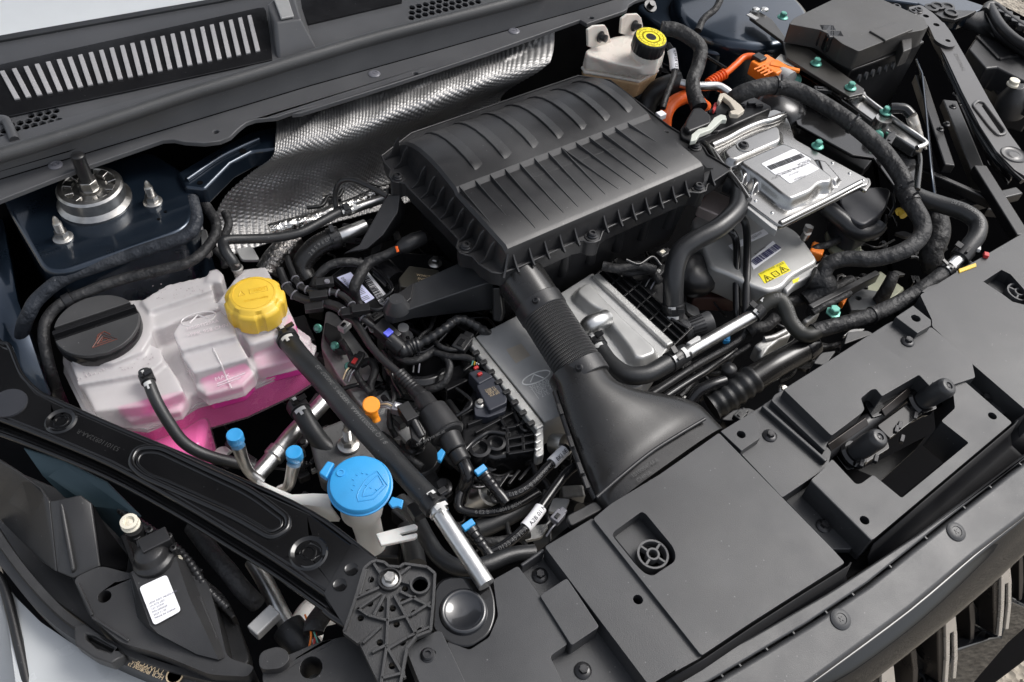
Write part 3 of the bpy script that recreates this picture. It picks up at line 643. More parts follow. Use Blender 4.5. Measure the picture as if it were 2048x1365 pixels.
# outlet stubs
# ---------------------------------------------------------------- hoses on the left
p1 = W(B1, [(612, 790, -0.004), (645, 870, -0.006), (690, 980, -0.014), (770, 1120, -0.03), (880, 1260, -0.05), (1060, 1350, -0.07), (1330, 1410, -0.10)])
h1 = hose('coolant_hose', 'thin black hose leaving the front of the coolant tank', p1, 0.0072); clamp(h1, p1, 0.10, 0.0072, 0.013, ang=0.3)
p2 = W(B1, [(1530, 560, -0.018), (1570, 620, -0.012), (1650, 720, -0.004), (1760, 840, 0.0)])[0:4] + W(FULL, [(700, 828, 0.002), (760, 893, 0.004), (812, 950, 0.006), (852, 992, 0.008), (873, 1016, 0.009)])
h2 = hose('radiator_hose', 'long thick black hose from coolant tank to silver pipe end', p2, 0.0128, n=20); clamp(h2, p2, 0.035, 0.0128, 0.016)
m = M(); text_tube(m, '8 1 Q 302003344AA  XEPDM S  260207 -03', p2, 0.0128, 0.235, 0.0056, V((0.25, -0.15, 1)), flip=True); obj('hose_print', m, K['grey'], h2)
clamp(h2, p2, 0.955, 0.0128, 0.014, ang=-0.4)
pa = W(FULL, [(868, 1010, 0.009), (973, 1170, 0.003)])
m = M(); m.tube(pa, 0.0094, n=20, sub=6); m.lathe([(0.0094, 0), (0.0112, 0.001), (0.0112, 0.004), (0.0094, 0.005)], pa[0].lerp(pa[1], 0.08), pa[1]-pa[0], 20); ap = solo('radiator_pipe', m, K['alu'], 'silver pipe between thick hose and front panel', 'pipe', smooth=50)
p3 = W(R4, [(95, 890, -0.06), (140, 960, -0.06), (200, 1060, -0.07), (280, 1160, -0.085), (420, 1270, -0.10), (560, 1340, -0.11)])
h3 = hose('coolant_hose', 'short black hose below the long hose with white clamp marks', p3, 0.0120); clamp(h3, p3, 0.09, 0.0120, 0.014)
p4 = W(R5, [(700, 380, -0.06), (790, 480, -0.055), (850, 590, -0.045), (920, 690, -0.04), (1020, 745, -0.035), (1150, 735, -0.035), (1300, 680, -0.04), (1430, 665, -0.045)])
h4 = hose('bypass_hose', 'black hose curving under the silver pipe in front', p4, 0.0094); 
m = M(); m.box(P(*R5(795, 440), -0.025), 0.016, 0.018, 0.014); obj('clip', m, K['blk'], h4, bevel=0.001)
p5 = W(R5, [(740, 540, -0.12), (770, 640, -0.10), (790, 740, -0.09)]); hose('breather_hose', 'black hose standing behind the washer neck', p5, 0.0125)
# harness loop around the tower and tank
p6 = W(R2, [(420, 1420, -0.10), (370, 1300, -0.06), (330, 1180, -0.03), (305, 1080, -0.014), (285, 960, -0.004), (300, 850, 0.004), (400, 740, 0.010), (600, 650, 0.014), (800, 580, 0.016), (1050, 520, 0.018), (1250, 460, 0.02), (1380, 330, 0.02), (1405, 220, 0.022), (1350, 120, 0.024), (1290, 20, 0.026), (1260, -60, 0.026)])
h6 = hose('wiring_harness', 'taped black wiring harness looping round the strut tower front', p6, 0.0070, K['tape'], cat='harness', n=14)
clamp(h6, p6, 0.415, 0.0070, 0.010, K['bolt'], False, False, name='clip_band')
# heater hose to the tank's rear, its elbow fitting and bracket
p7 = W(A4, [(300, 640, 0.0), (265, 580, 0.012), (210, 500, 0.02), (185, 430, 0.022), (230, 400, 0.022), (400, 395, 0.015), (600, 385, 0.01), (800, 345, 0.008), (950, 270, 0.008), (1100, 190, 0.008), (1200, 150, 0.008)])
h7 = hose('vent_hose', 'thin black hose bent from behind the yellow cap to foil wrapped pipe', p7, [0.0068, 0.0074, 0.0074, 0.0072, 0.0066, 0.0066, 0.0066, 0.0066, 0.0066, 0.0066, 0.0068], n=16)
m = M(); m.lathe([(0.006, 0), (0.006, 0.012), (0.008, 0.013), (0.008, 0.016), (0.005, 0.017), (0.005, 0.026)], p7[0]-UP*0.012, UP, 14); obj('fitting', m, K['steel'], h7)
clamp(h7, p7, 0.96, 0.0068, 0.014, ang=0.2)
pf = W(A4, [(560, 330, -0.01), (700, 290, -0.01), (900, 240, -0.012), (1080, 170, -0.012), (1250, 110, -0.012), (1450, 20, -0.012)])
hose('foil_pipe', 'crinkled foil wrapped pipe running below the heat shield', pf, 0.0100, K['foil'], cat='pipe')
pf2 = W(A4, [(760, 380, -0.03), (680, 470, -0.035), (600, 560, -0.04), (540, 660, -0.05)]); hose('foil_sleeve', 'dark foil sleeve sloping down behind the yellow cap', pf2, 0.017, pm('dull foil', (0.22, 0.21, 0.20), 0.35, metal=1.0, low=1.0, lscale=120), cat='sleeve')
pe = W(A4, [(1180, 180, -0.002), (1300, 130, -0.002), (1480, 70, -0.002)]); hose('heater_pipe', 'bright metal heater pipe ending at a hose clamp', pe, 0.0066, K['alu'], cat='pipe')
pg = W(A4, [(860, 720, -0.055), (820, 640, -0.045), (840, 560, -0.035), (920, 470, -0.025), (1020, 410, -0.02), (1120, 370, -0.018)])
h8 = hose('heater_hose', 'thick black elbow hose below the airbox leg with stamped lettering', pg, 0.0150, K['duct'], n=20); clamp(h8, pg, 0.90, 0.0150, 0.012, marks=False)
m = M(); text_tube(m, '2 8 5 9 6 EPDM 0 8 C', pg, 0.0150, 0.04, 0.005, V((0.2, -0.6, 0.8)), flip=False); obj('hose_print', m, K['grey'], h8)
ph = W(A4, [(1110, 375, -0.018), (1200, 340, -0.016), (1330, 290, -0.016)]); hose('pipe_stub', 'silver pipe stub joined to the thick elbow hose', ph, 0.0100, K['alu'], cat='pipe')
pk = W(A4, [(1095, 160, 0.004), (1085, 60, 0.02), (1100, -20, 0.035), (1140, -70, 0.045), (1220, -80, 0.05), (1330, -40, 0.05), (1500, 50, 0.045)]); hose('vacuum_hose', 'thin black vacuum line arching before the heat shield', pk, 0.0038, K['blk'])

# ---------------------------------------------------------------- air conditioning lines and service ports
pq = W(R3, [(1190, 410, -0.10), (1270, 320, -0.10), (1370, 200, -0.10), (1480, 90, -0.10), (1560, 0, -0.10)])
acm = hose('air_conditioning_pipe', 'fat silver pipe below the pink tank by the blue capped ports', pq, 0.0108, K['alu'], cat='pipe', n=20)
m = M(); m.lathe([(0.0108, 0), (0.0132, 0.002), (0.0132, 0.014), (0.0108, 0.016)], pq[1], pq[2]-pq[1], 24); obj('pipe_collar', m, K['alu'], acm)
for (cx, cy), stem, lab in (((1103, 238), [(1112, 262, -0.028), (1135, 330, -0.05), (1165, 385, -0.07), (1220, 430, -0.085)], 'small blue capped service port nearest the pink tank'), ((1378, 318), [(1372, 345, -0.028), (1360, 400, -0.045), (1345, 450, -0.06), (1310, 470, -0.075)], 'small blue capped service port nearest the washer cap')):
    c = P(*R3(cx, cy), -0.03); sp_ = thing('service_port', lab, 'service port', c, 'air conditioning service ports')
    m = M(); m.loft(knurl(c, 0.0098, [(0.95, 0, 0), (1.0, 0.001, 1), (1.0, 0.011, 1), (0.93, 0.0130, 0), (0.85, 0.0133, 0), (0.6, 0.0128, 0), (0.01, 0.0128, 0)], 24, depth=0.03, half=0.25)); obj('dust_cap', m, K['blue'], sp_, smooth=50)
    st_ = W(R3, stem); m = M(); m.tube(st_, [0.0082, 0.0070, 0.0064, 0.0064], n=14); m.lathe([(0.0085, -0.006), (0.0085, 0.001)], c, UP, 16); obj('stem', m, K['alu'], sp_, smooth=50)
nb = P(*R4(425, 1150), -0.075); m = M(); m.lathe([(0.0135, 0), (0.0135, 0.003), (0.010, 0.005)], nb, UP, 24); m.hexa(nb+UP*0.004, UP, 0.0092, 0.010); m.tube([nb+UP*0.014, nb+UP*0.034], 0.0046, sub=2, ripple=(0.0016, 0.0004), n=12); m.lathe([(0.0045, 0.034), (0.003, 0.038), (0.003, 0.043)], nb, UP, 12)
solo('mount_stud', m, K['steel'], 'zinc stud and flange nut behind the blue washer cap', 'stud', smooth=35)
mb_ = M(); mb_.prism(W(FULL, [(615, 865), (690, 835), (765, 925), (720, 985), (640, 960)], -0.078), UP, 0.03); solo('engine_mount', mb_, pm('dull cast iron', (0.13, 0.13, 0.13), 0.5, metal=0.6, bump=0.6, bscale=400, var=0.25), 'cast metal engine mount under the blue washer cap', 'engine mount', bevel=0.006, seg=3)
# ---------------------------------------------------------------- washer filler
wz = 0.020; wc = P(*R5(485, 285), wz+0.006); wn = (UP+V((-0.05, -0.10, 0))).normalized()
wt = thing('washer_filler', 'white washer filler neck with large sky blue flip cap', 'filler neck', wc-UP*0.12)
m = M(); m.lathe([(0.0335, -0.010), (0.0350, -0.0095), (0.0350, -0.0075), (0.0335, -0.007), (0.0330, -0.003), (0.0315, -0.0006), (0.030, 0.0), (0.001, 0.0)], wc, wn, 56); wcap = obj('cap', m, K['blue'], wt, smooth=35)
d = (P(*R5(640, 200), wz)-P(*R5(420, 330), wz)); wpl = Plane(wc, wn); wq = lambda x, y, h=0.0006: wpl.p(*R5(x, y), h)
m = M()
for pl in ([(580, 222), (635, 300), (560, 375), (478, 388), (470, 360), (480, 330), (510, 280), (545, 245), (580, 222)], [(585, 245), (615, 300), (552, 352), (500, 362), (510, 325), (540, 285), (585, 245)]):
    m.tube([wq(*q, 0.0001) for q in pl], 0.0007, n=6, raw=True)
for x, y in ((455, 300), (450, 270), (470, 245), (500, 235), (525, 240), (445, 325), (520, 300), (545, 315), (575, 325)):
    m.tube([wq(x-5, y-3, 0.0001), wq(x+5, y+3, 0.0001)], 0.0007, n=6, raw=True)
obj('washer_symbol', m, K['blue'], wcap)
c2 = wq(382, 233, 0); m = M(); m.lathe([(0.0048, 0), (0.0045, 0.0012), (0.0030, 0.0012), (0.0028, 0.0003), (0.001, 0.0003)], c2, wn, 20); obj('cap_boss', m, K['blue'], wcap)
m = M(); m.prism([wq(x, y, -0.001) for x, y in [(262, 232), (310, 165), (350, 178), (335, 205), (305, 262)]], wn, 0.010); obj('hinge', m, K['blue'], wcap, bevel=0.002)
m = M(); m.prism([wq(x, y, -0.002) for x, y in [(640, 395), (660, 360), (722, 378), (712, 424), (690, 412), (660, 420)]], wn, 0.005); obj('thumb_tab', m, K['blue'], wcap, bevel=0.001)
ax2 = (P(*R5(600, 660), -0.09)-P(*R5(525, 470), -0.01)).normalized()
nb0 = wc-wn*0.010
m = M(); m.loft([circ(nb0+wn*0.002, wn, 0.0270, 32), circ(nb0-wn*0.02, wn, 0.0262, 32), circ(nb0-UP*0.05+V((-0.002, 0.0, 0)), UP, 0.0235, 32), circ(nb0-UP*0.062+V((0.000, 0.0, 0)), UP, 0.0175, 32), circ(nb0-UP*0.10+V((0.003, 0.0, 0)), UP, 0.0165, 32), circ(nb0-UP*0.14+V((0.006, 0.0, 0)), UP, 0.0165, 32)]); obj('neck', m, K['wash'], wt, smooth=60)
m = M(); zt = -0.022; m.prism(W(R5, [(570, 560), (780, 505), (800, 520), (795, 535), (700, 560), (715, 572), (795, 555), (798, 572), (785, 585), (600, 625)], zt), UP, 0.006); obj('fork_tab', m, K['wash'], wt, bevel=0.0015)
m = M(); m.loft([W(R5, [(-60, 270, -0.03), (0, 300, -0.03), (120, 350, -0.03), (240, 345, -0.025), (330, 350, -0.02)]), W(R5, [(-60, 300, -0.035), (0, 325, -0.035), (110, 385, -0.035), (230, 400, -0.03), (330, 410, -0.025)]), W(R5, [(-60, 300, -0.05), (0, 330, -0.05), (120, 400, -0.055), (300, 480, -0.055), (380, 480, -0.05)])], cap=False, closed=False)
wf = obj('filler_bracket', m, K['wash'], wt, smooth=50, recalc=False); wf.modifiers.new('s', 'SOLIDIFY').thickness = 0.004
m = M(); m.tube(W(R5, [(330, 960, -0.16), (260, 980, -0.15), (210, 1040, -0.14), (190, 1120, -0.14)]), 0.020, n=16); solo('washer_tube', m, K['wash'], 'white washer tube low under the black beam', 'tube', smooth=60)
# ---------------------------------------------------------------- left diagonal beam
def beam_thing(label): return thing('front_beam', label, 'beam', V((0.1, 0.6, -0.03)), 'diagonal steel beams')
bm_ = beam_thing('gloss black pressed steel beam sloping across the lower left corner'); BZ = 0.010
te = [(-30, 640), (0, 685), (18, 692), (42, 748), (78, 786), (108, 800), (140, 815), (255, 865), (430, 938), (620, 1025), (752, 1122)]
be = [(-30, 830), (0, 838), (90, 873), (220, 928), (350, 998), (480, 1075), (560, 1125), (690, 1215)]
hl1 = [hole(P(*q, BZ), UP, r, 14) for q, r in (((122, 842), 0.0045), ((621, 1102), 0.006))]
m = M(); m.prism([P(*q, BZ) for q in te]+[P(*q, BZ) for q in reversed(be)], UP, 0.010, holes=hl1); tpl = obj('beam_plate', m, K['gloss'], bm_, bevel=0.0055, seg=5)
be2 = [(-30, 860), (0, 868), (90, 902), (220, 957), (350, 1027), (480, 1106), (560, 1156), (680, 1242)]
m = M(); m.prism([P(x, y-8, BZ-0.014) for x, y in be]+[P(*q, BZ-0.014) for q in reversed(be2)], UP, 0.006); obj('beam_flange', m, K['gloss'], bm_, bevel=0.0025, seg=3)
m = M(); m.loft([[P(x, y-3, BZ-0.006) for x, y in be], [P(x, y-6, BZ-0.018) for x, y in be]], cap=False, closed=False); sk = obj('web', m, K['gloss'], bm_, recalc=False); sk.modifiers.new('s', 'SOLIDIFY').thickness = 0.002
def ridge(parent, pts, r, z, zf=R3, mat=None, closed=True, name='pressed_ridge'):
    q = roundpoly(W(zf, pts, z), 0.022, 5) if closed else W(zf, pts, z)
    mm = M(); mm.tube(q+([q[0]] if closed else []), r, n=8, raw=True); return obj(name, mm, mat or K['gloss'], parent, smooth=70)
ridge(bm_, [(605, 345), (640, 272), (745, 268), (905, 345), (1180, 470), (1345, 595), (1345, 650), (1270, 695), (1090, 590), (760, 445), (660, 400)], 0.0040, BZ-0.0004)
ridge(bm_, [(635, 345), (660, 295), (735, 292), (890, 365), (1165, 495), (1318, 610), (1315, 640), (1265, 668), (1110, 575), (775, 425), (690, 395)], 0.0022, BZ-0.0006)
for (x, y), r in (((122, 842), 0.0140), ((617, 1106), 0.0165)):
    c = P(x, y, BZ); m = M(); m.lathe([(r+0.004, -0.0006), (r+0.0015, 0.0018), (r-0.001, 0.0008), (r-0.003, -0.0003), (0.0085, -0.0002), (0.0078, 0.0010), (0.0062, 0.0010), (0.0060, -0.004)], c, UP, 36); obj('hole_boss', m, K['gloss'], bm_, smooth=50)
m = M(); m.lathe([(0.020, 0), (0.0195, 0.0022), (0.001, 0.003)], P(18, 808, BZ), UP, 28); obj('round_plug', m, pm('plug', (0.022, 0.023, 0.028), 0.4), bm_)
m = M(); text_on(m, '5310110932AA-R', P(*R3(565, 272), BZ), P(*R3(415, 205), BZ)-P(*R3(565, 272), BZ), UP, 0.0055, 0.0003); obj('stamped_number', m, pm('stamp', (0.03, 0.03, 0.03), 0.3), bm_)
# end bracket of the beam
m = M(); m.prism(W(R5, [(290, 885), (440, 615), (580, 700), (560, 760), (470, 1000), (420, 1075), (400, 1060)], BZ+0.003), UP, 0.012, holes=[hole(P(*R5(378, 840), BZ+0.003), UP, 0.0045), hole(P(*R5(440, 755), BZ+0.003), UP, 0.0045)]); eb = obj('end_bracket', m, K['gloss'], bm_, bevel=0.002, seg=3)
for x, y in ((378, 840), (440, 755)):
    m = M(); m.lathe([(0.0075, -0.0004), (0.0066, 0.0012), (0.0048, 0.0005)], P(*R5(x, y), BZ+0.003), UP, 20); obj('hole_rim', m, K['gloss'], eb, smooth=60)
m = M(); m.tube(W(R5, [(295, 975), (330, 1005), (410, 1055)], BZ-0.004), 0.004, n=8); obj('edge_bead', m, K['gloss'], eb, smooth=70)
# ---------------------------------------------------------------- ribbed fan bracket and the round steel mount
rb = thing('ribbed_bracket', 'dark grey plastic bracket with radial ribs at the beam end', 'bracket', P(790, 1240, -0.01)); RZ = 0.014
out = [(575, 705), (620, 715), (640, 735), (700, 740), (725, 722), (850, 740), (892, 775), (885, 900), (868, 1085), (790, 1115), (740, 1180), (700, 1400), (600, 1400), (480, 1150), (400, 1090), (455, 930), (510, 745), (545, 715)]
hs_ = [(540, 940), (597, 968), (664, 966), (722, 928), (780, 990), (684, 1052), (490, 1018), (594, 1150), (716, 1150), (812, 1086), (660, 1276), (545, 810), (530, 880), (730, 860)]
m = M(); m.prism(W(R5, out, RZ), UP, 0.010, holes=[hole(P(*R5(*q), RZ), UP, 0.0034, 8) for q in hs_]+[hole(P(*R5(812, 850), RZ), UP, 0.0078, 20)]); obj('plate', m, K['brkt'], rb, bevel=0.001)
ctr = (648, 815); ribs = [((600, 880), (470, 970)), ((620, 890), (560, 1000)), ((640, 895), (630, 1160)), ((670, 890), (790, 1105)), ((700, 870), (880, 960)), ((590, 850), (465, 905)), ((600, 780), (560, 720)), ((700, 780), (760, 735)), ((705, 815), (760, 830)), ((470, 960), (530, 1000)), ((530, 1000), (640, 1030)), ((640, 1030), (760, 1000)), ((760, 1000), (870, 930)), ((500, 1150), (600, 1060)), ((640, 1180), (740, 1120)), ((740, 1120), (868, 1060)), ((550, 1200), (630, 1160)), ((625, 1160), (730, 1340)), ((630, 1170), (600, 1365)), ((600, 1340), (730, 1310)), ((480, 900), (520, 750)), ((700, 940), (790, 900))]
for a, b in ribs:
    m = M(); m.bar(P(*R5(*a), RZ+0.005), P(*R5(*b), RZ+0.005), 0.0030, 0.0055); obj('rib', m, K['brkt'], rb, bevel=0.0005, seg=1)
q = W(R5, out, RZ+0.006); m = M()
for i in range(len(q)):
    if i not in (11, 12): m.bar(q[i], q[(i+1) % len(q)], 0.0026, 0.0075)
obj('edge_rim', m, K['brkt'], rb)
m = M(); m.lathe([(0.0102, 0.0), (0.0102, 0.007), (0.0080, 0.007), (0.0080, 0.0)], P(*R5(812, 850), RZ), UP, 28); obj('ring_boss', m, K['brkt'], rb)
cb = P(*R5(648, 818), RZ); m = M(); m.lathe([(0.0118, 0), (0.0118, 0.006), (0.0102, 0.0065), (0.0102, 0.003), (0.001, 0.003)], cb, UP, 28); obj('bolt_seat', m, K['blk'], rb)
hexbolt(rb, cb+UP*0.003, UP, 0.0060, 0.0092, 0.009, K['steel'])
sm_ = thing('steel_mount', 'black steel mounting plate with domed round cap by the bracket', 'mount', P(*R5(1050, 1000), -0.03)); MZ = -0.010
m = M(); m.prism(roundpoly(W(R5, [(890, 780), (1180, 800), (1220, 900), (1225, 1010), (1190, 1110), (1080, 1180), (990, 1170), (860, 1080)], MZ), 0.03, 5), UP, 0.012); obj('plate', m, K['gloss'], sm_, bevel=0.003, seg=3)
m = M(); m.lathe([(0.0250, -0.001), (0.0240, 0.003), (0.0225, 0.0048), (0.0205, 0.0050), (0.0190, 0.0040), (0.0175, 0.0026), (0.001, 0.0030)], P(*R5(1045, 985), MZ), UP, 48); obj('dome', m, pm('smoked cap', (0.012, 0.013, 0.016), 0.35, coat=1.0, crough=0.06), sm_, smooth=60)
m = M(); m.bar(P(*R5(1120, 848), 0.0), P(*R5(1200, 795), 0.0), 0.004, 0.003); obj('edge_clip', m, K['blk'], sm_)
# ---------------------------------------------------------------- left headlamp
hl_ = thing('headlamp', 'black plastic headlamp housing in the lower left corner', 'headlamp', P(300, 1200, -0.12)); LZ = -0.045
m = M(); m.prism(roundpoly(W(R3, [(-40, 330), (180, 420), (420, 520), (560, 640), (800, 760), (930, 860), (1060, 960), (1140, 1160), (1180, 1290), (1000, 1330), (520, 1190), (200, 950), (-40, 680)], -0.105), 0.02, 3), UP, 0.03); obj('housing_tray', m, K['lampb'], hl_, bevel=0.004)
for a_, b_2 in (((700, 800), (960, 1250)), ((880, 850), (1060, 1230)), ((940, 900), (1090, 1060)), ((120, 450), (420, 1000)), ((560, 640), (640, 860))): m = M(); m.bar(P(*R3(*a_), -0.085), P(*R3(*b_2), -0.085), 0.006, 0.03); obj('tray_rib', m, K['lampb'], hl_, bevel=0.0015)
m = M(); m.prism(roundpoly(W(R3, [(340, 880), (470, 820), (600, 855), (640, 850), (830, 790), (870, 850), (960, 880), (1000, 1000), (1060, 1250), (1190, 1290), (1160, 1340), (980, 1330), (740, 1230), (560, 1180), (420, 1060)], LZ), 0.008, 3), UP, 0.06, holes=[hole(P(*R3(488, 965), LZ), UP, 0.0068)]); obj('back_cover', m, K['lampb'], hl_, bevel=0.0012, seg=2)
m = M()
m.loft([W(R3, [(600, 860, LZ), (640, 1060, LZ), (680, 1110, LZ), (900, 1230, LZ+0.002)]), W(R3, [(612, 850, LZ+0.016), (700, 1100, LZ+0.016), (740, 1140, LZ+0.014), (920, 1235, LZ+0.004)]), W(R3, [(820, 780, LZ+0.018), (880, 960, LZ+0.018), (960, 1130, LZ+0.014), (1020, 1260, LZ+0.004)]), W(R3, [(870, 800, LZ), (935, 960, LZ), (1010, 1130, LZ), (1050, 1250, LZ)])], cap=False, closed=False); obj('motor_hump', m, K['lampb'], hl_, smooth=45)
lp_ = [P(*R3(x, y), LZ+z) for x, y, z in ((652, 925, 0.0175), (780, 866, 0.0185), (848, 1035, 0.0178), (722, 1104, 0.0170))]
lpn = plane3(*lp_[:3]); m = M(); m.prism(roundpoly([q+lpn.n*0.0022 for q in lp_], 0.004, 4), lpn.n, 0.0006); lb = obj('paper_label', m, K['label'], hl_)
m = M()
dL = lp_[1]-lp_[0]; o0 = lp_[3]+(lp_[0]-lp_[3])*0.50+lpn.n*0.0024+dL*0.1
for i in range(6):
    text_on(m, ['LENS ASSY HEADLAMP', 'LH ECE LED', '12V 21/5W', 'P/N 6050028', '2023 11 05', 'MADE IN CHINA'][i], o0-(lp_[0]-lp_[3])*(0.075*i), dL, lpn.n, 0.0020, 0.0002)
obj('label_print', m, pm('faint print', (0.12, 0.12, 0.16), 0.5), lb)
# adjuster motor
ac_ = P(*R3(715, 735), LZ+0.03); axm = (P(*R3(670, 690), LZ+0.05)-P(*R3(745, 810), LZ+0.01)).normalized()
m = M(); m.lathe([(0.0265, -0.022), (0.0265, -0.016), (0.0245, -0.014)], P(*R3(722, 800), LZ+0.012), axm, 32); obj('gasket', m, K['blk'], hl_)
m = M(); m.lathe([(0.0252, -0.013), (0.0256, -0.0108), (0.0246, -0.0104)], P(*R3(722, 800), LZ+0.012), axm, 32); obj('seal_ring', m, K['cream'], hl_)
m = M(); m.lathe([(0.0225, -0.010), (0.0225, 0.004), (0.018, 0.008), (0.016, 0.016), (0.010, 0.020), (0.001, 0.021)], P(*R3(722, 800), LZ+0.012), axm, 24); m.box(P(*R3(730, 720), LZ+0.025), 0.030, 0.018, 0.022); mo = obj('adjuster_motor', m, K['blk'], hl_, bevel=0.0015)
m = M(); m.lathe([(0.0095, -0.012), (0.0095, 0.002)], P(*R3(625, 650), LZ+0.03), UP, 16); obj('adjuster_stem', m, K['blk'], mo)
nc = P(*R3(612, 632), LZ+0.032); m = M(); m.lathe([(0.0095, 0), (0.0100, 0.002), (0.0082, 0.004), (0.0082, 0.006), (0.0094, 0.0072), (0.0092, 0.009), (0.0058, 0.0095), (0.0048, 0.006), (0.001, 0.008)], nc, UP, 24); obj('adjuster_nut', m, K['cream'], hl_, smooth=40)
# stepped side walls and rim
def facet(name, pts, mat=None, th=0.004):
    mm = M(); mm.add(W(R3, pts), [list(range(len(pts)))]); ob = obj(name, mm, mat or K['lampb'], hl_, smooth=0, recalc=False); s2 = ob.modifiers.new('s', 'SOLIDIFY'); s2.thickness = th; s2.offset = 0; bb = ob.modifiers.new('b', 'BEVEL'); bb.width = 0.0015; bb.segments = 2; return ob
facet('side_wall', [(-40, 300, -0.02), (80, 378, -0.02), (190, 460, -0.03), (235, 520, -0.03), (270, 850, -0.06), (200, 800, -0.07), (-40, 560, -0.07)])
facet('side_step', [(235, 520, -0.03), (285, 515, -0.022), (375, 492, -0.022), (430, 530, -0.03), (470, 825, -0.05), (345, 880, -0.06), (270, 850, -0.06)])
facet('side_rib', [(285, 515, -0.020), (345, 840, -0.050), (345, 870, -0.062), (275, 560, -0.04)])
facet('housing_ledge', [(430, 530, -0.035), (500, 650, -0.05), (600, 780, -0.06), (590, 850, -0.06), (470, 825, -0.05)], K['dark'])
facet('teal_baffle', [(110, 270, -0.02), (300, 330, -0.03), (500, 430, -0.04), (660, 590, -0.05), (560, 690, -0.09), (440, 560, -0.08), (300, 500, -0.06), (200, 400, -0.04)], K['teal'], 0.002)
rim = W(R3, [(-40, 610, -0.065), (60, 760, -0.065), (180, 910, -0.065), (330, 1060, -0.065), (520, 1180, -0.065), (740, 1275, -0.065), (1000, 1345, -0.065), (1250, 1385, -0.065)])
rim2 = W(R3, [(-40, 760, -0.075), (20, 830, -0.075), (150, 990, -0.075), (300, 1125, -0.075), (500, 1240, -0.075), (730, 1335, -0.075), (990, 1405, -0.075), (1250, 1445, -0.075)])
a_, b_ = catmull(rim, 6), catmull(rim2, 6)
m = M(); m.loft([[q-UP*0.02 for q in a_], a_, [x.lerp(y, 0.35)+UP*0.004 for x, y in zip(a_, b_)], [x.lerp(y, 0.45)-UP*0.003 for x, y in zip(a_, b_)], b_, [q-UP*0.03 for q in b_]], cap=False, closed=False); rm = obj('lens_rim', m, K['lampb'], hl_, smooth=35, recalc=False); rm.modifiers.new('s', 'SOLIDIFY').thickness = 0.002
m = M(); m.prism(W(R3, [(345, 1100), (400, 1090), (540, 1190), (585, 1240), (520, 1278), (440, 1250), (350, 1190)], -0.058), UP, 0.02, holes=[W(R3, [(400, 1142), (440, 1150), (535, 1205), (520, 1225), (450, 1205), (405, 1165)], -0.058)]); obj('rim_tab', m, K['lampb'], hl_, bevel=0.002)
m = M(); c = P(*R3(815, 1335), -0.066); m.lathe([(0.0085, 0.0), (0.0085, 0.0006), (0.0070, 0.0006), (0.0070, 0.0)], c, UP, 24); dt = P(*R3(640, 1280), -0.066)-P(*R3(790, 1345), -0.066)
text_on(m, 'TYWYCR', P(*R3(775, 1312), -0.0655), dt, UP, 0.0055, 0.0008); text_on(m, 'HCR PL 80R', P(*R3(770, 1338), -0.066), dt, UP, 0.0045, 0.0008); text_on(m, '00988 02A', P(*R3(700, 1300), -0.066), dt, UP, 0.0032, 0.0008); text_on(m, 'DOT SAE 23', P(*R3(700, 1316), -0.066), dt, UP, 0.0032, 0.0008)
obj('approval_print', m, K['gold'], hl_)
m = M(); lens = W(R3, [(10, 880), (70, 965), (190, 1085), (330, 1180), (520, 1290), (740, 1380), (900, 1440), (300, 1600), (90, 1500)], -0.105); m.prism(roundpoly(lens, 0.004, 2), V((-0.1, -0.25, 1)), 0.003); obj('lens', m, K['pale'], hl_, label='lens with painted pale sky reflection below the lamp rim')
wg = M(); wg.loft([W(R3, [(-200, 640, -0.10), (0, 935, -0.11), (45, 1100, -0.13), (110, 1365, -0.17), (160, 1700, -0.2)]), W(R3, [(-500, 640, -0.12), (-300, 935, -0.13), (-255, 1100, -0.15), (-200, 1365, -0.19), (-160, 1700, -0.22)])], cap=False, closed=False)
wgo = solo('front_wing', wg, K['pale'], 'wing panel edge with painted pale sky reflection at the bottom left corner', 'body panel', recalc=False); wgo.modifiers.new('s', 'SOLIDIFY').thickness = 0.002
m = M(); m.tube(W(R3, [(-30, 850, -0.09), (10, 900, -0.095), (45, 1010, -0.10), (85, 1180, -0.105), (135, 1400, -0.11)]), 0.0055, n=8); obj('lens_gasket', m, K['blk'], hl_, smooth=60)
# pipes and plugs between headlamp and beam
pp = W(R3, [(1180, 800, -0.09), (1240, 900, -0.09), (1310, 1040, -0.09), (1360, 1140, -0.09)]); dp = hose('drier_pipe', 'silver pipe dropping below the beam beside the headlamp', pp, 0.0095, K['alu'], cat='pipe', n=18)
m = M(); m.box(P(*R3(1235, 1085), -0.065), 0.032, 0.016, 0.016, V((0.95, 0.3, 0)).normalized(), V((-0.3, 0.95, 0)).normalized()); obj('bracket', m, K['alub'], dp, bevel=0.002)
hose('drier_hose', 'thick black hose end below the silver drier pipe', W(R3, [(1345, 1110, -0.09), (1400, 1180, -0.09), (1460, 1260, -0.10), (1500, 1330, -0.11)]), 0.018)
for col, a, b2_, b3 in (('org2', (610, 1230), (622, 1265), (618, 1300)), ('green', (622, 1245), (630, 1270), (640, 1300)), ('white', (625, 1280), (630, 1298), (622, 1320)), ('red', (635, 1255), (628, 1288), (630, 1315))):
    solo('signal_wire', M().tube([P(*a, -0.05), P(*b2_, -0.045), P(*b3, -0.05)], 0.0012, n=6), K[col], {'org2': 'orange', 'green': 'green', 'white': 'white', 'red': 'red'}[col]+' strand of the wire bundle left of the ribbed bracket', 'wire', smooth=70)
hose('lamp_harness', 'black taped harness beside the headlamp under the beam', W(R3, [(900, 640, -0.06), (990, 760, -0.055), (1060, 840, -0.05), (1130, 930, -0.06), (1200, 1000, -0.08)]), 0.010, K['tape'], cat='harness')
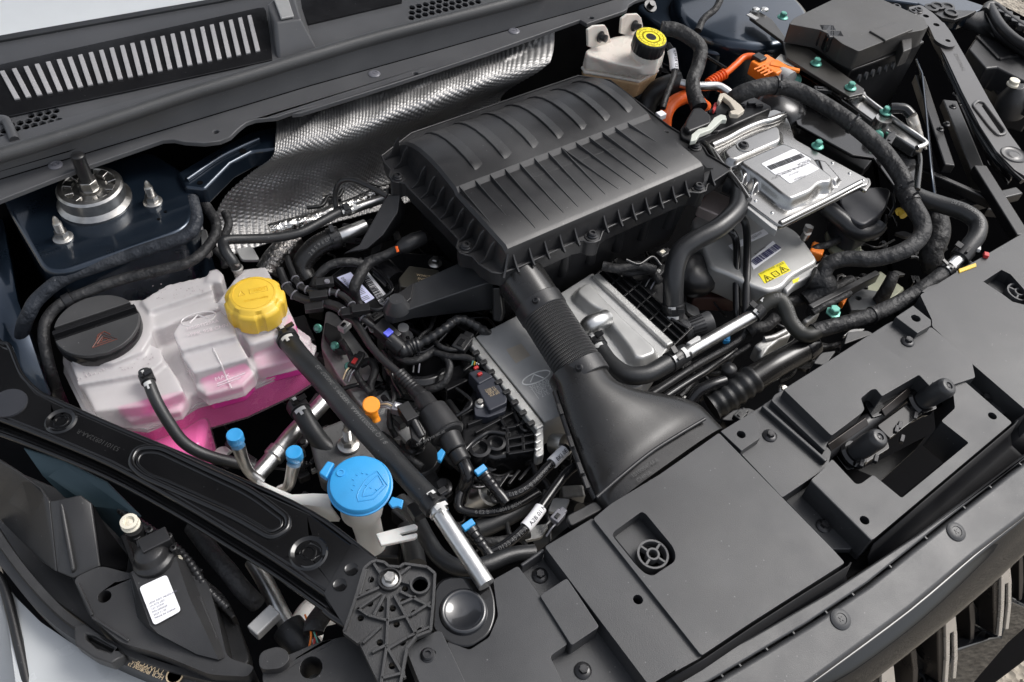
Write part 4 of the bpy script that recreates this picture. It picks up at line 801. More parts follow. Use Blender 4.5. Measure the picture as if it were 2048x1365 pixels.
m = M(); m.tube(W(R5, [(330, 940, -0.07), (280, 1000, -0.06), (240, 1060, -0.05), (235, 1100, -0.05)]), 0.011, n=10); solo('wire_sleeve', m, K['tape'], 'short taped sleeve holding coloured wires below the beam', 'sleeve', smooth=60)
m = M(); m.prism(roundpoly(W(R5, [(-40, 1260), (120, 1210), (250, 1150), (430, 1110), (520, 1170), (600, 1290), (620, 1420), (-40, 1420)], -0.03), 0.02, 5), UP, 0.05, holes=[hole(P(*R5(222, 1285), -0.03), UP, 0.011)]); m.prism(roundpoly(W(R5, [(-60, 1200), (40, 1170), (90, 1190), (110, 1240), (60, 1290), (-60, 1300)], -0.018), 0.01, 4), UP, 0.06)
solo('lamp_bracket', m, K['lampb'], 'rounded black plastic bracket with a round hole below the ribbed bracket', 'bracket', bevel=0.008, seg=4)
# ---------------------------------------------------------------- front cover over the radiator support
fc = thing('radiator_cover', 'large dark grey plastic cover over the radiator support at the front', 'radiator cover', P(1500, 1000, -0.07))
def plate(name, pts, z, th=0.03, holes=(), zf=FULL, r=0.003, mat=None, bevel=0.0018, parent=None, seg=3, **k):
    mm = M(); q = W(zf, pts, z)
    if r: q = roundpoly(q, r, 3)
    if holes: bevel = min(bevel, 0.0009); seg = 2
    mm.prism(q, UP, th, holes=holes); return obj(name, mm, mat or K['cover'], parent or fc, bevel=bevel, seg=seg, **k)
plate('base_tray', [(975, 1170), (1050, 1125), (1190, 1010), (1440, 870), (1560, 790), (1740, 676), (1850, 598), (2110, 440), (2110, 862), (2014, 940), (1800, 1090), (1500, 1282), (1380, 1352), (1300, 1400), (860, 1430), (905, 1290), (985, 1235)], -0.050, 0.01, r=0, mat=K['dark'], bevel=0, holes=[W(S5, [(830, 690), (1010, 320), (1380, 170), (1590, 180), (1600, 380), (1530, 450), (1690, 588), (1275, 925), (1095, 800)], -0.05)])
rec1 = W(S6, [(565, 388), (765, 243), (792, 255), (970, 470), (990, 520), (985, 570), (842, 665), (790, 650), (735, 600)], 0.0)
plate('main_panel', [(1186, 1038), (1222, 1008), (1318, 950), (1438, 866), (1479, 908), (1666, 1099), (1690, 1126), (1500, 1247), (1403, 1312)], 0.0, 0.040, holes=[roundpoly(rec1, 0.006, 3)])
plate('narrow_panel', [(1089, 1094), (1186, 1036), (1405, 1314), (1300, 1372), (1293, 1365)], -0.005, 0.045, holes=[hole(P(*S6(743, 820), -0.005), UP, 0.0052)])
plate('recess_floor', [(565, 388), (765, 243), (990, 520), (842, 665), (735, 600)], -0.018, 0.006, zf=S6, mat=K['cover'], r=0)
plate('bolt_well', [(1040, 1142), (1098, 1100), (1310, 1390), (1110, 1420), (1100, 1310), (1136, 1290)], -0.032, 0.012, r=0)
plate('raised_block', [(1079, 1191), (1134, 1156), (1199, 1254), (1143, 1292)], -0.006, 0.03)
plate('wing_section', [(1036, 1132), (1082, 1196), (1136, 1288), (1100, 1313), (1150, 1420), (945, 1420), (893, 1283), (939, 1300), (978, 1275), (996, 1232), (986, 1160)], -0.010, 0.035)
plate('corner_block', [(812, 1300), (821, 1291), (873, 1262), (883, 1263), (927, 1357), (945, 1400), (850, 1400), (840, 1370)], 0.004, 0.03)
plate('edge_lip', [(1040, 1128), (1086, 1096), (1090, 1102), (1044, 1134)], -0.012, 0.02, r=0)
m = M(); sl_ = W(R5, [(835, 1225), (890, 1190), (900, 1205), (850, 1245)], 0.0045); m.prism(roundpoly(sl_, 0.004), UP, 0.0008); obj('screw_slot', m, K['dark'], fc); torx(fc, P(*R5(853, 1218), 0.0045), UP, 0.006)
plate('bolt_shelf', [(125, 520), (390, 355), (480, 292), (830, 640), (812, 738), (520, 935), (270, 670)], -0.012, 0.03, zf=S5)
plate('stepped_pad', [(130, 515), (310, 405), (345, 410), (378, 470), (378, 560), (262, 638)], 0.000, 0.03, r=0, holes=[hole(P(*S5(260, 535), 0.0), UP, 0.0052)], zf=S5)
m = M(); m.bar(P(*S5(398, 350), -0.004), P(*S5(800, 700), -0.004), 0.005, 0.012); obj('shelf_rib', m, K['cover'], fc, bevel=0.0015)
plate('latch_slope', [(470, 285), (530, 250), (822, 505), (830, 545), (800, 600), (790, 640), (450, 320)], -0.002, 0.03, zf=S5)
plate('latch_panel', [(1567, 779), (1650, 727), (1737, 671), (1866, 757), (1862, 775), (1838, 750), (1764, 793), (1752, 778), (1742, 780), (1722, 797), (1729, 818), (1724, 826), (1663, 872)], 0.012, 0.035, r=0.0025)
plate('latch_panel', [(700, 825), (790, 745), (835, 690), (985, 850), (1020, 845), (1095, 790), (1275, 938), (1700, 588), (1525, 450), (1612, 370), (1590, 175), (1650, 180), (1972, 460), (1090, 1202)], 0.0, 0.055, holes=[hole(P(*S5(1040, 1077), 0.0), UP, 0.0055), hole(P(*S5(1848, 418), 0.0), UP, 0.0055)], zf=S5)
plate('bolt_well', [(520, 935), (812, 738), (720, 970), (975, 1205), (960, 1260), (840, 1262)], -0.034, 0.01, zf=S5, r=0)
plate('latch_shelf', [(1190, 885), (1290, 820), (1330, 800), (1470, 870), (1540, 832), (1762, 1012), (1782, 1110), (1600, 1170), (1540, 1135)], 0.004, 0.045, zf=S3)
plate('stepped_pad', [(1345, 778), (1440, 715), (1540, 795), (1540, 825), (1465, 868)], 0.016, 0.03, r=0, holes=[hole(P(*S3(1455, 785), 0.016), UP, 0.006)], zf=S3)
plate('bolt_well', [(1590, 160), (1720, 60), (1760, 180), (1990, 360), (1900, 420)], -0.026, 0.01, zf=S5, r=0)
rec2 = [(1825, 585), (1925, 520), (1975, 545), (2060, 640), (2060, 715), (1985, 695), (1925, 650)]
plate('broad_panel', [(1480, 658), (1700, 520), (2000, 345), (2120, 280), (2120, 1340), (1990, 1230), (1770, 1040), (1545, 830), (1545, 795)], 0.0, 0.045, holes=[W(S3, rec2, 0.0)], zf=S3)
plate('recess_floor', rec2, -0.020, 0.006, zf=S3, r=0)
for (x, y), z in (((1080, 1152), -0.032), ((1165.6, 1342), -0.032), (S5(440, 545), -0.012), (S5(780, 1115), -0.034), (S3(1410, 915), 0.004), (S5(1800, 312), -0.026)): hexbolt(fc, P(x, y, z), UP, 0.0050, 0.0090, 0.007, spin=random.random())
for c, flat in ((P(*S6(842, 520), -0.006), 1), (P(*S3(2025, 640), -0.006), 1)):
    m = M(); R0 = 0.0175
    m.lathe([(R0, -0.012), (R0, 0.0), (R0-0.0028, 0.0), (R0-0.0028, -0.012)], c, UP, 28); m.lathe([(0.0075, -0.012), (0.0075, 0.0005), (0.0048, 0.0005), (0.0048, -0.012)], c, UP, 20)
    for k in range(4):
        a = 0.35+k*math.pi/2; d = V((math.cos(a), math.sin(a), 0)); m.bar(c+d*0.0065, c+d*(R0-0.0015), 0.0028, 0.010)
    obj('spoked_grommet', m, pm('grommet', (0.085, 0.085, 0.086), 0.5, dust=0.4), fc, bevel=0.0005, seg=1)
for sk_ in ([(1285, 1382), (1403, 1313), (1500, 1248), (1600, 1184), (1692, 1127), (1697, 1120)], [(1742, 1084), (1850, 992), (1950, 908), (2026, 844), (2032, 836)], [(2026, 838), (2060, 815), (2120, 775)]):
    m = M(); m.loft([[P(x, y, 0)+V((0.0015, -0.0025, -0.0022)) for x, y in sk_], [P(x, y, 0)+V((0.003, -0.006, -0.03)) for x, y in sk_], [P(x, y, 0)+V((0.005, -0.016, -0.046)) for x, y in sk_], [P(x, y, 0)+V((0.006, -0.05, -0.05)) for x, y in sk_]], cap=False, closed=False); fs_ = obj('black_skirt', m, pm('plain black skirt', (0.004, 0.004, 0.005), 0.5, spec=0.3), fc, recalc=False, smooth=60); fs_.modifiers.new('s', 'SOLIDIFY').thickness = 0.0015  # black sheet laid over the cover's front wall
plate('ledge_wall', [(700, 828), (712, 820), (1095, 1200), (1082, 1206)], 0.0012, 0.04, zf=S5, r=0)

# ---------------------------------------------------------------- hood latch with two rubber posts
lt = thing('hood_latch', 'gloss black hood latch assembly with two rubber posts', 'hood latch', P(1790, 850, -0.08))
def lbar(name, a, b, r, mat, n=12): mm = M(); mm.tube([P(*S5(*a[:2]), a[2]), P(*S5(*b[:2]), b[2])], r, n=n, sub=2); return obj(name, mm, mat, lt, smooth=60)
lbar('cross_tube', (780, 660, -0.024), (1420, 190, -0.024), 0.010, K['blk']); lbar('cross_tube', (860, 690, -0.034), (1500, 330, -0.034), 0.007, K['piano'])
plate('latch_plate', [(1120, 480), (1340, 320), (1420, 390), (1200, 560)], -0.018, 0.004, zf=S5, mat=K['gloss'], parent=lt); plate('latch_plate', [(840, 640), (960, 570), (1180, 560), (1200, 620), (1010, 740), (930, 760)], -0.026, 0.004, zf=S5, mat=K['gloss'], parent=lt)
plate('latch_plate', [(1340, 300), (1440, 240), (1500, 370), (1420, 400)], -0.016, 0.004, zf=S5, mat=K['gloss'], parent=lt)
plate('striker_cup', [(1040, 330), (1080, 290), (1110, 290), (1165, 350), (1150, 410), (1090, 430)], -0.012, 0.02, zf=S5, mat=K['piano'], parent=lt)
for a, b in (((975, 655, -0.022), (1142, 548, 0.022)), ((1395, 330, -0.018), (1578, 225, 0.026))):
    A_, B_ = P(*S5(*a[:2]), a[2]), P(*S5(*b[:2]), b[2]); L_ = (B_-A_).length
    m = M(); m.lathe([(0.0115, 0), (0.0115, 0.002), (0.0130, L_*0.3), (0.0128, L_*0.85), (0.0118, L_*0.94), (0.0100, L_*0.985), (0.009, L_), (0.0048, L_), (0.0042, L_-0.002), (0.0001, L_-0.002)], A_, B_-A_, 28); ps = obj('rubber_post', m, K['cover'], lt, smooth=45)
    m = M(); m.lathe([(0.0028, 0), (0.0026, 0.0012), (0.0001, 0.0016)], B_-(B_-A_).normalized()*0.002, B_-A_, 14); obj('post_pip', m, K['blkgl'], ps)
    m = M(); m.lathe([(0.019, -0.004), (0.019, 0.0), (0.0155, 0.003)], A_, B_-A_, 24); obj('post_cup', m, K['gloss'], ps)
for i, (x, y) in enumerate(((1395, 385), (1360, 420), (1260, 480), (1240, 505), (1275, 565), (1110, 690), (1020, 720))):
    m = M(); m.box(P(*S5(x, y), -0.02+0.001*i), 0.010, 0.005, 0.006, V((0.8, 0.5, 0.2)).normalized(), V((-0.5, 0.8, 0)).normalized()); obj('latch_tooth', m, K['bolt'], lt, bevel=0.0008)
m = M(); m.bar(P(*S5(820, 620), -0.012), P(*S5(1060, 450), -0.012), 0.010, 0.003, V((0, -0.6, 0.8))); obj('wear_strip', m, K['bronze'], lt, bevel=0.001)
m = M(); m.bar(P(*S5(1160, 400), -0.010), P(*S5(1330, 260), -0.010), 0.010, 0.003, V((0, -0.6, 0.8))); obj('wear_strip', m, K['bronze'], lt, bevel=0.001)
plate('condenser_panel', [(930, 790), (1150, 690), (1430, 545), (1360, 630), (1140, 830), (1000, 860)], -0.10, 0.004, zf=S5, mat=K['blk'], parent=lt)
# ---------------------------------------------------------------- bumper strip, bumper and grille
SPL = plane3(P(1500, 1294, -0.030), P(2014, 950, -0.030), P(1822, 1221, -0.040))
sps = thing('bumper_strip', 'smooth dark grey plastic strip with push pins along the bumper top', 'trim strip', P(1700, 1210, -0.05))
rear = [(1270, 1392), (1324, 1362), (1500, 1276), (1650, 1190), (1673, 1176), (1835, 1070), (2014, 938), (2110, 862)]
slit = [(1330, 1412), (1421, 1365), (1500, 1318), (1619, 1246.5), (1737, 1167.5), (1895, 1041), (2011, 950), (2110, 876)]
frt = [(2110, 985), (2048, 1036), (1956, 1107), (1822, 1220), (1631, 1362), (1560, 1415)]
m = M(); m.prism([SPL.p(*q, 0.002) for q in rear]+[SPL.p(x-1, y-2, 0.002) for x, y in reversed(slit)], SPL.n, 0.03); obj('rolled_edge', m, K['cover'], sps, bevel=0.004, seg=4)
m = M(); m.prism([SPL.p(x+1, y+2) for x, y in slit]+[SPL.p(*q) for q in frt], SPL.n, 0.02); obj('strip_face', m, K['cover'], sps, bevel=0.006, seg=4)
for q in ((1681, 1239), (1912, 1064)): pushpin(sps, SPL.p(*q, 0.0004), SPL.n, 0.0115, K['cover'])
m = M()
for i in range(1, len(slit)-1):
    for tq in (0.25, 0.7):
        a, b = V((*slit[i], 0)), V((*slit[i+1], 0)); c = a.lerp(b, tq); m.box(SPL.p(c.x, c.y, -0.0055), 0.0018, 0.005, 0.010)
obj('slit_tab', m, K['cover'], sps, kind='stuff')
bp_ = thing('front_bumper', 'gloss black front bumper with upright grille bars at lower right', 'bumper', P(1900, 1250, -0.4))
GP = Plane(P(2014, 1139, -0.095), (0, -0.86, 0.50))
topr = [SPL.p(x, y-2, -0.006) for x, y in reversed(frt)]
midr = [P(*S7(*q), -0.065) for q in [(400, 1480), (640, 1365), (1130, 1000), (1560, 620), (1802, 400), (2000, 215)]]
lowr = [GP.p(*S7(*q)) for q in [(600, 1520), (860, 1310), (1270, 985), (1560, 745), (1790, 530), (2020, 320)]]
inr = [q+V((0, 0.05, -0.004)) for q in lowr]
cc = [catmull([a, b, c, d], 6) for a, b, c, d in zip(topr, midr, lowr, inr)]
cc2 = list(zip(*[catmull(list(r), 4) for r in zip(*cc)]))
m = M(); m.loft([list(r) for r in cc2], cap=False, closed=False); bo = obj('bumper_skin', m, K['piano'], bp_, smooth=70, recalc=False); bo.modifiers.new('s', 'SOLIDIFY').thickness = 0.0025
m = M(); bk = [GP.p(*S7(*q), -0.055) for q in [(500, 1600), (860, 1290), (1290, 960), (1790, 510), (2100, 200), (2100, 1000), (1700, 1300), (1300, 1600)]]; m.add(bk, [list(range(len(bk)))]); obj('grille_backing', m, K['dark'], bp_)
m = M(); lipp = [GP.p(*S7(*q), -0.004) for q in [(1120, 1500), (1240, 1365), (1360, 1150), (1590, 1075), (1650, 1068), (1725, 830), (1840, 880), (2000, 700), (2000, 840), (1802, 1022), (1700, 1112), (1480, 1368), (1380, 1500)]]; m.prism(lipp, GP.n, 0.02); obj('bumper_lip', m, K['piano'], bp_, bevel=0.004)
dep = V((0, 1, 0.1)).normalized()
for pts in ([(1655, 652), (1712, 598), (1722, 700), (1720, 860), (1702, 1015), (1682, 1018), (1700, 860), (1700, 710), (1678, 722), (1672, 900), (1655, 1062), (1636, 1062), (1652, 880)], [(1290, 965), (1352, 905), (1365, 1050), (1368, 1200), (1356, 1340), (1336, 1342), (1345, 1200), (1342, 1030), (1316, 1045), (1315, 1200), (1300, 1400), (1280, 1400), (1292, 1200)], [(868, 1300), (945, 1245), (958, 1365), (960, 1480), (935, 1480), (935, 1375), (905, 1390), (900, 1500), (868, 1500)]):
    m = M(); m.prism([GP.p(*S7(*q), 0.004) for q in pts], GP.n, 0.004); gb = obj('grille_bar', m, K['champ'], bp_, bevel=0.0008)
    x0, y0 = pts[0]; m = M(); m.prism([GP.p(*S7(*q), 0.0) for q in [(x0-55, y0+35), (x0+2, y0-5), (x0, y0+240), (x0-18, y0+408), (x0-45, y0+400), (x0-52, y0+200)]], GP.n, 0.03); obj('bar_side', m, K['bronze'], gb, bevel=0.002)
for pts in ([(1440, 840), (1470, 815), (1482, 960), (1470, 1145), (1450, 1150), (1450, 980)], [(1058, 1165), (1092, 1135), (1108, 1280), (1100, 1420), (1070, 1420), (1072, 1280)], [(1770, 560), (1795, 540), (1800, 700), (1790, 820), (1770, 830)]):
    m = M(); m.prism([GP.p(*S7(*q), -0.012) for q in pts], GP.n, 0.03); obj('grille_bar', m, K['bronze'], bp_, bevel=0.001)
for a in ((1480, 985), (1100, 1300), (1722, 820)):
    m = M(); m.prism([GP.p(*S7(a[0]+x, a[1]+y), -0.02) for x, y in ((-5, -140), (45, -80), (55, -40), (30, 0), (100, 75), (95, 85), (0, 10))], GP.n, 0.012); obj('grille_fin', m, K['piano'], bp_, bevel=0.002)
# ---------------------------------------------------------------- airbox
ab = thing('airbox', 'large black ribbed air filter box in the middle of the bay', 'airbox', V((0.66, 0.77, -0.08))); FZ = 0.050
ol = [A1(*q) for q in [(90, 715), (115, 775), (165, 830), (150, 880), (170, 905), (215, 918), (275, 930), (310, 975), (500, 1165), (690, 1365)]] + [A2(*q) for q in [(58, 690), (45, 738), (70, 775), (110, 790), (155, 800), (200, 852), (285, 908), (345, 917), (470, 872), (850, 702), (912, 690), (940, 705), (985, 705), (1020, 690), (1040, 632), (1085, 598), (1600, 372), (1640, 360), (1700, 368), (1745, 352), (1752, 312), (1795, 288), (1905, 215), (1912, 195), (1760, 105), (1735, 62), (1700, 25), (1650, 5)]]
oq = [P(*q, FZ) for q in ol] + [V((0.872, 0.760, FZ)), V((0.868, 0.90, FZ)), V((0.83, 0.935, FZ)), V((0.52, 0.935, FZ))]
m = M(); m.prism(oq, UP, 0.024, scale=0.99); fl_ = obj('flange', m, K['air'], ab, bevel=0.0015)
m = M(); m.tube([q+UP*0.0008 for q in oq+[oq[0]]], 0.0016, n=6, raw=True); obj('flange_lip', m, K['air'], fl_, smooth=70)
m = M(); m.prism([V((0.495, 0.655, FZ-0.02)), V((0.85, 0.655, FZ-0.02)), V((0.85, 0.90, FZ-0.02)), V((0.495, 0.90, FZ-0.02))], UP, 0.13, scale=0.92); lb_ = obj('box_section', m, K['air'], ab, bevel=0.008)
for i in range(6):
    x = 0.56+i*0.05; m = M(); m.lathe([(0.009, -0.10), (0.009, -0.03), (0.006, -0.024)], V((x, 0.662, FZ)), UP, 14); obj('stiffener', m, K['air'], lb_, smooth=60)
XL, XR = 0.484, 0.826
prof = [(0.630, FZ-0.002), (0.633, 0.074), (0.636, 0.0800), (0.642, 0.0832), (0.700, 0.0842), (0.7535, 0.0846), (0.7600, 0.0900), (0.770, 0.0915), (0.80, 0.0945), (0.825, 0.0945), (0.850, 0.0915), (0.872, 0.0855), (0.890, 0.0770), (0.905, 0.0660), (0.918, FZ-0.002)]
def ptop(y):
    for (a, b), (c, d) in zip(prof, prof[1:]):
        if a <= y <= c: return b+(d-b)*(y-a)/(c-a)
    return FZ
rings = []
for x, dz, s in ((XL-0.006, None, 1.0), (XL, 0.004, 1.0), (XL+0.004, 0.0, 1.0), (0.66, 0, 1), (XR-0.004, 0, 1), (XR, 0.004, 1.0), (XR+0.006, None, 1.0)):
    rings.append([V((x+(0.0 if dz is None else 0), y, (FZ-0.002 if dz is None else max(FZ-0.002, z-dz)))) for y, z in prof])
m = M(); m.loft(rings, cap=False, closed=True); lid = obj('lid', m, K['air'], ab, smooth=28)
# raised pads on the curved rear half
prx = [(A1(795, 795), A1(690, 828)), (A1(1015, 700), A1(910, 738)), (A1(1230, 610), A1(1130, 645)), (A1(1430, 540), A1(1335, 570)), (A1(1615, 472), A1(1530, 500)), (A1(1805, 410), A1(1715, 440)), (A1(1985, 350), A1(1905, 378))]
ysm = [0.775+i*(0.912-0.775)/24 for i in range(25)]
def ptops(y): return (ptop(y-0.006)+2*ptop(y)+ptop(y+0.006))/4
for k_, (a, b) in enumerate(prx):
    xa = P(*a, 0.093).x; xb = min(XR-0.008, (P(*prx[k_+1][1], 0.093).x if k_ < len(prx)-1 else xa+0.03)); xb = max(xb, xa+0.012)
    m = M(); r0, r1, r2, r3, r4 = [], [], [], [], []
    for y in ysm:
        s_ = max(0.0, min(1.0, (y-0.775)/0.010)); z = ptop(y); h = 0.0026*math.sqrt(s_)
        r0.append(V((xa-0.0006, y, z-0.002))); r1.append(V((xa, y, z+h*0.8))); r2.append(V((xa+0.0008, y, z+h))); r3.append(V((xa+(xb-xa)*0.22, y, z+h*0.62))); r4.append(V((xa+(xb-xa)*0.75, y, z-0.0003)))
    m.loft([r0, r1, r2, r3, r4], cap=False, closed=False); obj('raised_pad', m, K['air'], lid, smooth=40)
# fins on the front slope
fn = [(A1(690, 938), A1(955, 1245)), (A1(808, 885), A1(1080, 1190)), (A1(922, 838), A1(1290, 1265)), (A1(1035, 790), A1(1400, 1205)), (A1(1145, 742), A1(1512, 1148)), (A1(1255, 697), A1(1625, 1102)), (A1(1365, 655), A1(1735, 1050)), (A1(1468, 620), A1(1838, 1005)), (A2(735, 32), A2(1150, 330)), (A2(832, -5), A2(1240, 300)), (A2(925, -38), A2(1330, 268)), (A2(1020, -68), A2(1410, 228)), (A2(1110, -100), A2(1490, 190)), (A2(1195, -130), A2(1440, 30))]
for a, b in fn:
    A_ = P(*a, 0.0895); B_ = P(*b, 0.0845); n_ = 10; m = M(); ta, tb, lo_, lo2 = [], [], [], []
    for i in range(n_+1):
        q = A_.lerp(B_, i/n_); zz = 0.0899+(0.0838-0.0899)*(i/n_); base = ptop(q.y)-0.002
        bend = 0.0012*math.sin(i/n_*math.pi); wv_ = 0.0006+0.0022*math.sin(i/n_*math.pi)
        ta.append(V((q.x-0.0006, q.y, zz))); tb.append(V((q.x+wv_*0.3, q.y, zz-0.0003))); lo_.append(V((q.x-0.002, q.y, base))); lo2.append(V((q.x+wv_, q.y, base)))
    m.loft([lo_, ta, tb, lo2], cap=False, closed=False); obj('fin', m, K['air'], lid, smooth=40)
m = M(); A_, B_ = P(*A1(1235, 880), 0.0848), P(*A1(1880, 640), 0.0848); A_.z = ptop(A_.y)+0.0005; B_.z = ptop(B_.y)+0.0005; m.bar(A_, B_, 0.008, 0.003); obj('embossed_line', m, K['air'], lid, bevel=0.0004)
# gussets round the lid
def gus(a, b, zt, t): 
    mm = M(); d = (b-a).normalized(); s = d.cross(UP)*t/2; k = [V((a.x, a.y, FZ-0.001)), V((a.x, a.y, zt)), a.lerp(b, 0.25)+UP*(zt-0.006-a.z), a.lerp(b, 0.55)+UP*(FZ+0.008-a.z), V((b.x, b.y, FZ+0.002)), V((b.x, b.y, FZ-0.001))]
    mm.loft([[q+s for q in k], [q-s for q in k]]); obj('gusset', mm, K['air'], fl_, smooth=30)
for i in range(11):
    y = 0.90-i*0.0245
    if abs(y-0.853) < 0.010 or abs(y-0.69) < 0.010: continue
    gus(V((XL-0.004, y, FZ)), V((XL-0.026, y, FZ)), 0.081, 0.0022)
for i in range(15):
    x = 0.495+i*0.0245
    if abs(x-0.616) < 0.012 or abs(x-0.813) < 0.012: continue
    gus(V((x, 0.632, FZ)), V((x, 0.6165, FZ)), 0.070, 0.0022)
for i in range(3): gus(V((XR+0.004, 0.65+i*0.05, FZ)), V((XR+0.036, 0.648+i*0.05, FZ)), 0.074, 0.0024)
gus(V((XL+0.002, 0.632, FZ)), V((0.472, 0.618, FZ)), 0.075, 0.0024)
for q in (A1(218, 890), A2(110, 740), A2(970, 662), A2(1695, 333), A2(1672, 50)):
    c = P(*q, FZ); torx(ab, c+UP*0.004, UP, 0.0060); m = M(); m.lathe([(0.0105, -0.026), (0.0105, 0.0015), (0.008, 0.0020)], c, UP, 18); obj('screw_boss', m, K['air'], fl_, smooth=40)
# arm to the rubber mount, leg at the rear left
m = M(); m.loft([W(R4, [(640, 300, -0.012), (650, 255, -0.012), (720, 212, -0.010), (820, 150, -0.004), (1115, 18, 0.010), (1300, 90, 0.014), (1330, 130, 0.012), (830, 300, -0.004), (700, 352, -0.012), (655, 345, -0.012)]), W(R4, [(640, 330, -0.030), (650, 285, -0.030), (720, 240, -0.030), (820, 180, -0.030), (1115, 60, -0.030), (1300, 180, -0.030), (1335, 310, -0.045), (830, 365, -0.030), (700, 400, -0.034), (655, 385, -0.034)])]); arm = obj('mounting_arm', m, K['cover'], ab, bevel=0.002)
c = P(*R4(725, 300), -0.010); m = M(); m.lathe([(0.0175, 0), (0.0165, 0.004), (0.0105, 0.016), (0.0095, 0.018), (0.0001, 0.018)], c, UP, 24); obj('rubber_cone', m, K['cover'], arm, smooth=40)
m = M(); m.tube([P(*R4(765, 420), -0.05), P(*R4(768, 480), -0.075)], 0.0075, n=14, sub=2); m.lathe([(0.013, 0), (0.013, 0.003)], P(*R4(768, 485), -0.076), UP, 20); obj('mount_sleeve', m, K['alub'], arm, smooth=40)
m = M(); m.prism(W(R4, [(725, 210), (830, 140), (815, 235), (770, 275), (745, 250)], -0.0005), UP, 0.006); obj('arm_pocket', m, K['blk'], arm, bevel=0.001)
m = M(); m.loft([W(A4, [(1500, 40, 0.03), (1610, 40, 0.03), (1590, 180, 0.02), (1470, 360, 0.005), (1340, 475, -0.01), (1150, 512, -0.02), (1280, 440, -0.01), (1380, 260, 0.01)]), W(A4, [(1540, 120, -0.02), (1650, 120, -0.02), (1640, 250, -0.03), (1520, 400, -0.04), (1360, 480, -0.05), (1150, 520, -0.04), (1290, 470, -0.04), (1420, 330, -0.03)])]); obj('support_leg', m, K['air'], ab, bevel=0.002)
m = M(); m.loft([W(A2, [(290, 1010, 0.02), (345, 1010, 0.02), (360, 1180, -0.03), (340, 1240, -0.04), (290, 1230, -0.04)]), W(A2, [(290, 1000, -0.0), (365, 1000, -0.0), (380, 1180, -0.05), (360, 1250, -0.06), (290, 1240, -0.06)])]); obj('snorkel_foot', m, K['blk'], ab, bevel=0.003)
# ---------------------------------------------------------------- intake: neck, rubber bellows, duct
it = thing('intake_duct', 'black intake duct widening from rubber bellows towards the front cover', 'intake duct', P(1250, 900, -0.08))
ipx = [(1030, 552, 0.020), (1052, 580, 0.014), (1078, 612, 0.008)]
c0, c1, c2 = P(1040, 556, 0.018), P(1085, 622, 0.004), P(1166, 748, -0.018)
m = M(); m.tube([c0, c0.lerp(c1, 0.6), c1], [0.0335, 0.0325, 0.0315], n=32, sub=4); obj('neck', m, K['duct'], it, smooth=60)
ax_ = (c2-c1).normalized()
def ring(name, c, r, w_, mat):
    mm = M(); mm.lathe([(r-0.003, -w_/2), (r, -w_/2), (r+0.0006, -w_/2+0.001), (r+0.0006, w_/2-0.001), (r, w_/2), (r-0.003, w_/2)], c, ax_, 40); o_ = obj(name, mm, mat, it, smooth=30)
    sd_ = (TOCAM(c)-ax_*TOCAM(c).dot(ax_)).normalized(); torx(o_, c+sd_*(r+0.0005), sd_, 0.0042); return o_
ring('collar', c1-ax_*0.004, 0.0325, 0.020, K['air']); ring('collar', c2, 0.0320, 0.022, K['air'])
bel = pm('braided rubber', (0.020, 0.020, 0.021), 0.42, dust=0.25)
t = bel.node_tree; N = t.nodes.new; Lk = t.links.new; uvn = N('ShaderNodeUVMap'); uvn.uv_map = 'UVMap'; sx_ = N('ShaderNodeSeparateXYZ'); Lk(uvn.outputs[0], sx_.inputs[0])
def sn_(a, b):
    p = N('ShaderNodeMath'); p.operation = 'MULTIPLY'; Lk(sx_.outputs['X'], p.inputs[0]); p.inputs[1].default_value = a*math.tau
    q = N('ShaderNodeMath'); q.operation = 'MULTIPLY_ADD'; Lk(sx_.outputs['Y'], q.inputs[0]); q.inputs[1].default_value = b*math.tau; Lk(p.outputs[0], q.inputs[2])
    r = N('ShaderNodeMath'); r.operation = 'SINE'; Lk(q.outputs[0], r.inputs[0]); return r
k1, k2 = sn_(44, 108), sn_(44, -108); mu_ = N('ShaderNodeMath'); mu_.operation = 'MULTIPLY'; Lk(k1.outputs[0], mu_.inputs[0]); Lk(k2.outputs[0], mu_.inputs[1]); k3 = sn_(0, 216)
iv = N('ShaderNodeMath'); iv.operation = 'MULTIPLY_ADD'; Lk(k3.outputs[0], iv.inputs[0]); iv.inputs[1].default_value = 0.5; Lk(mu_.outputs[0], iv.inputs[2])
bb_ = N('ShaderNodeBump'); bb_.inputs['Strength'].default_value = 1.0; bb_.inputs['Distance'].default_value = 0.0011; Lk(iv.outputs[0], bb_.inputs['Height']); Lk(bb_.outputs['Normal'], t.nodes['Principled BSDF'].inputs['Normal'])
m = M(); m.tube([c1+ax_*0.004, c1.lerp(c2, 0.5), c2-ax_*0.008], 0.0312, n=48, sub=4, ripple=(0.0046, 0.0007), cap=False); obj('bellows', m, bel, it, smooth=60)
prs = [((575, 690), (868, 625), 0.0305, -0.020, 2.0), ((600, 740), (890, 672), 0.0315, -0.022, 2.0), ((622, 820), (945, 728), 0.0335, -0.026, 2.0), ((655, 920), (1050, 768), 0.0345, -0.030, 2.05), ((700, 1040), (1170, 782), 0.0340, -0.033, 2.15), ((745, 1150), (1280, 800), 0.0315, -0.034, 2.35), ((788, 1245), (1360, 835), 0.0280, -0.033, 2.7), ((815, 1300), (1408, 882), 0.0240, -0.031, 3.2), ((880, 1390), (1480, 960), 0.0235, -0.031, 3.4)]
rings = []
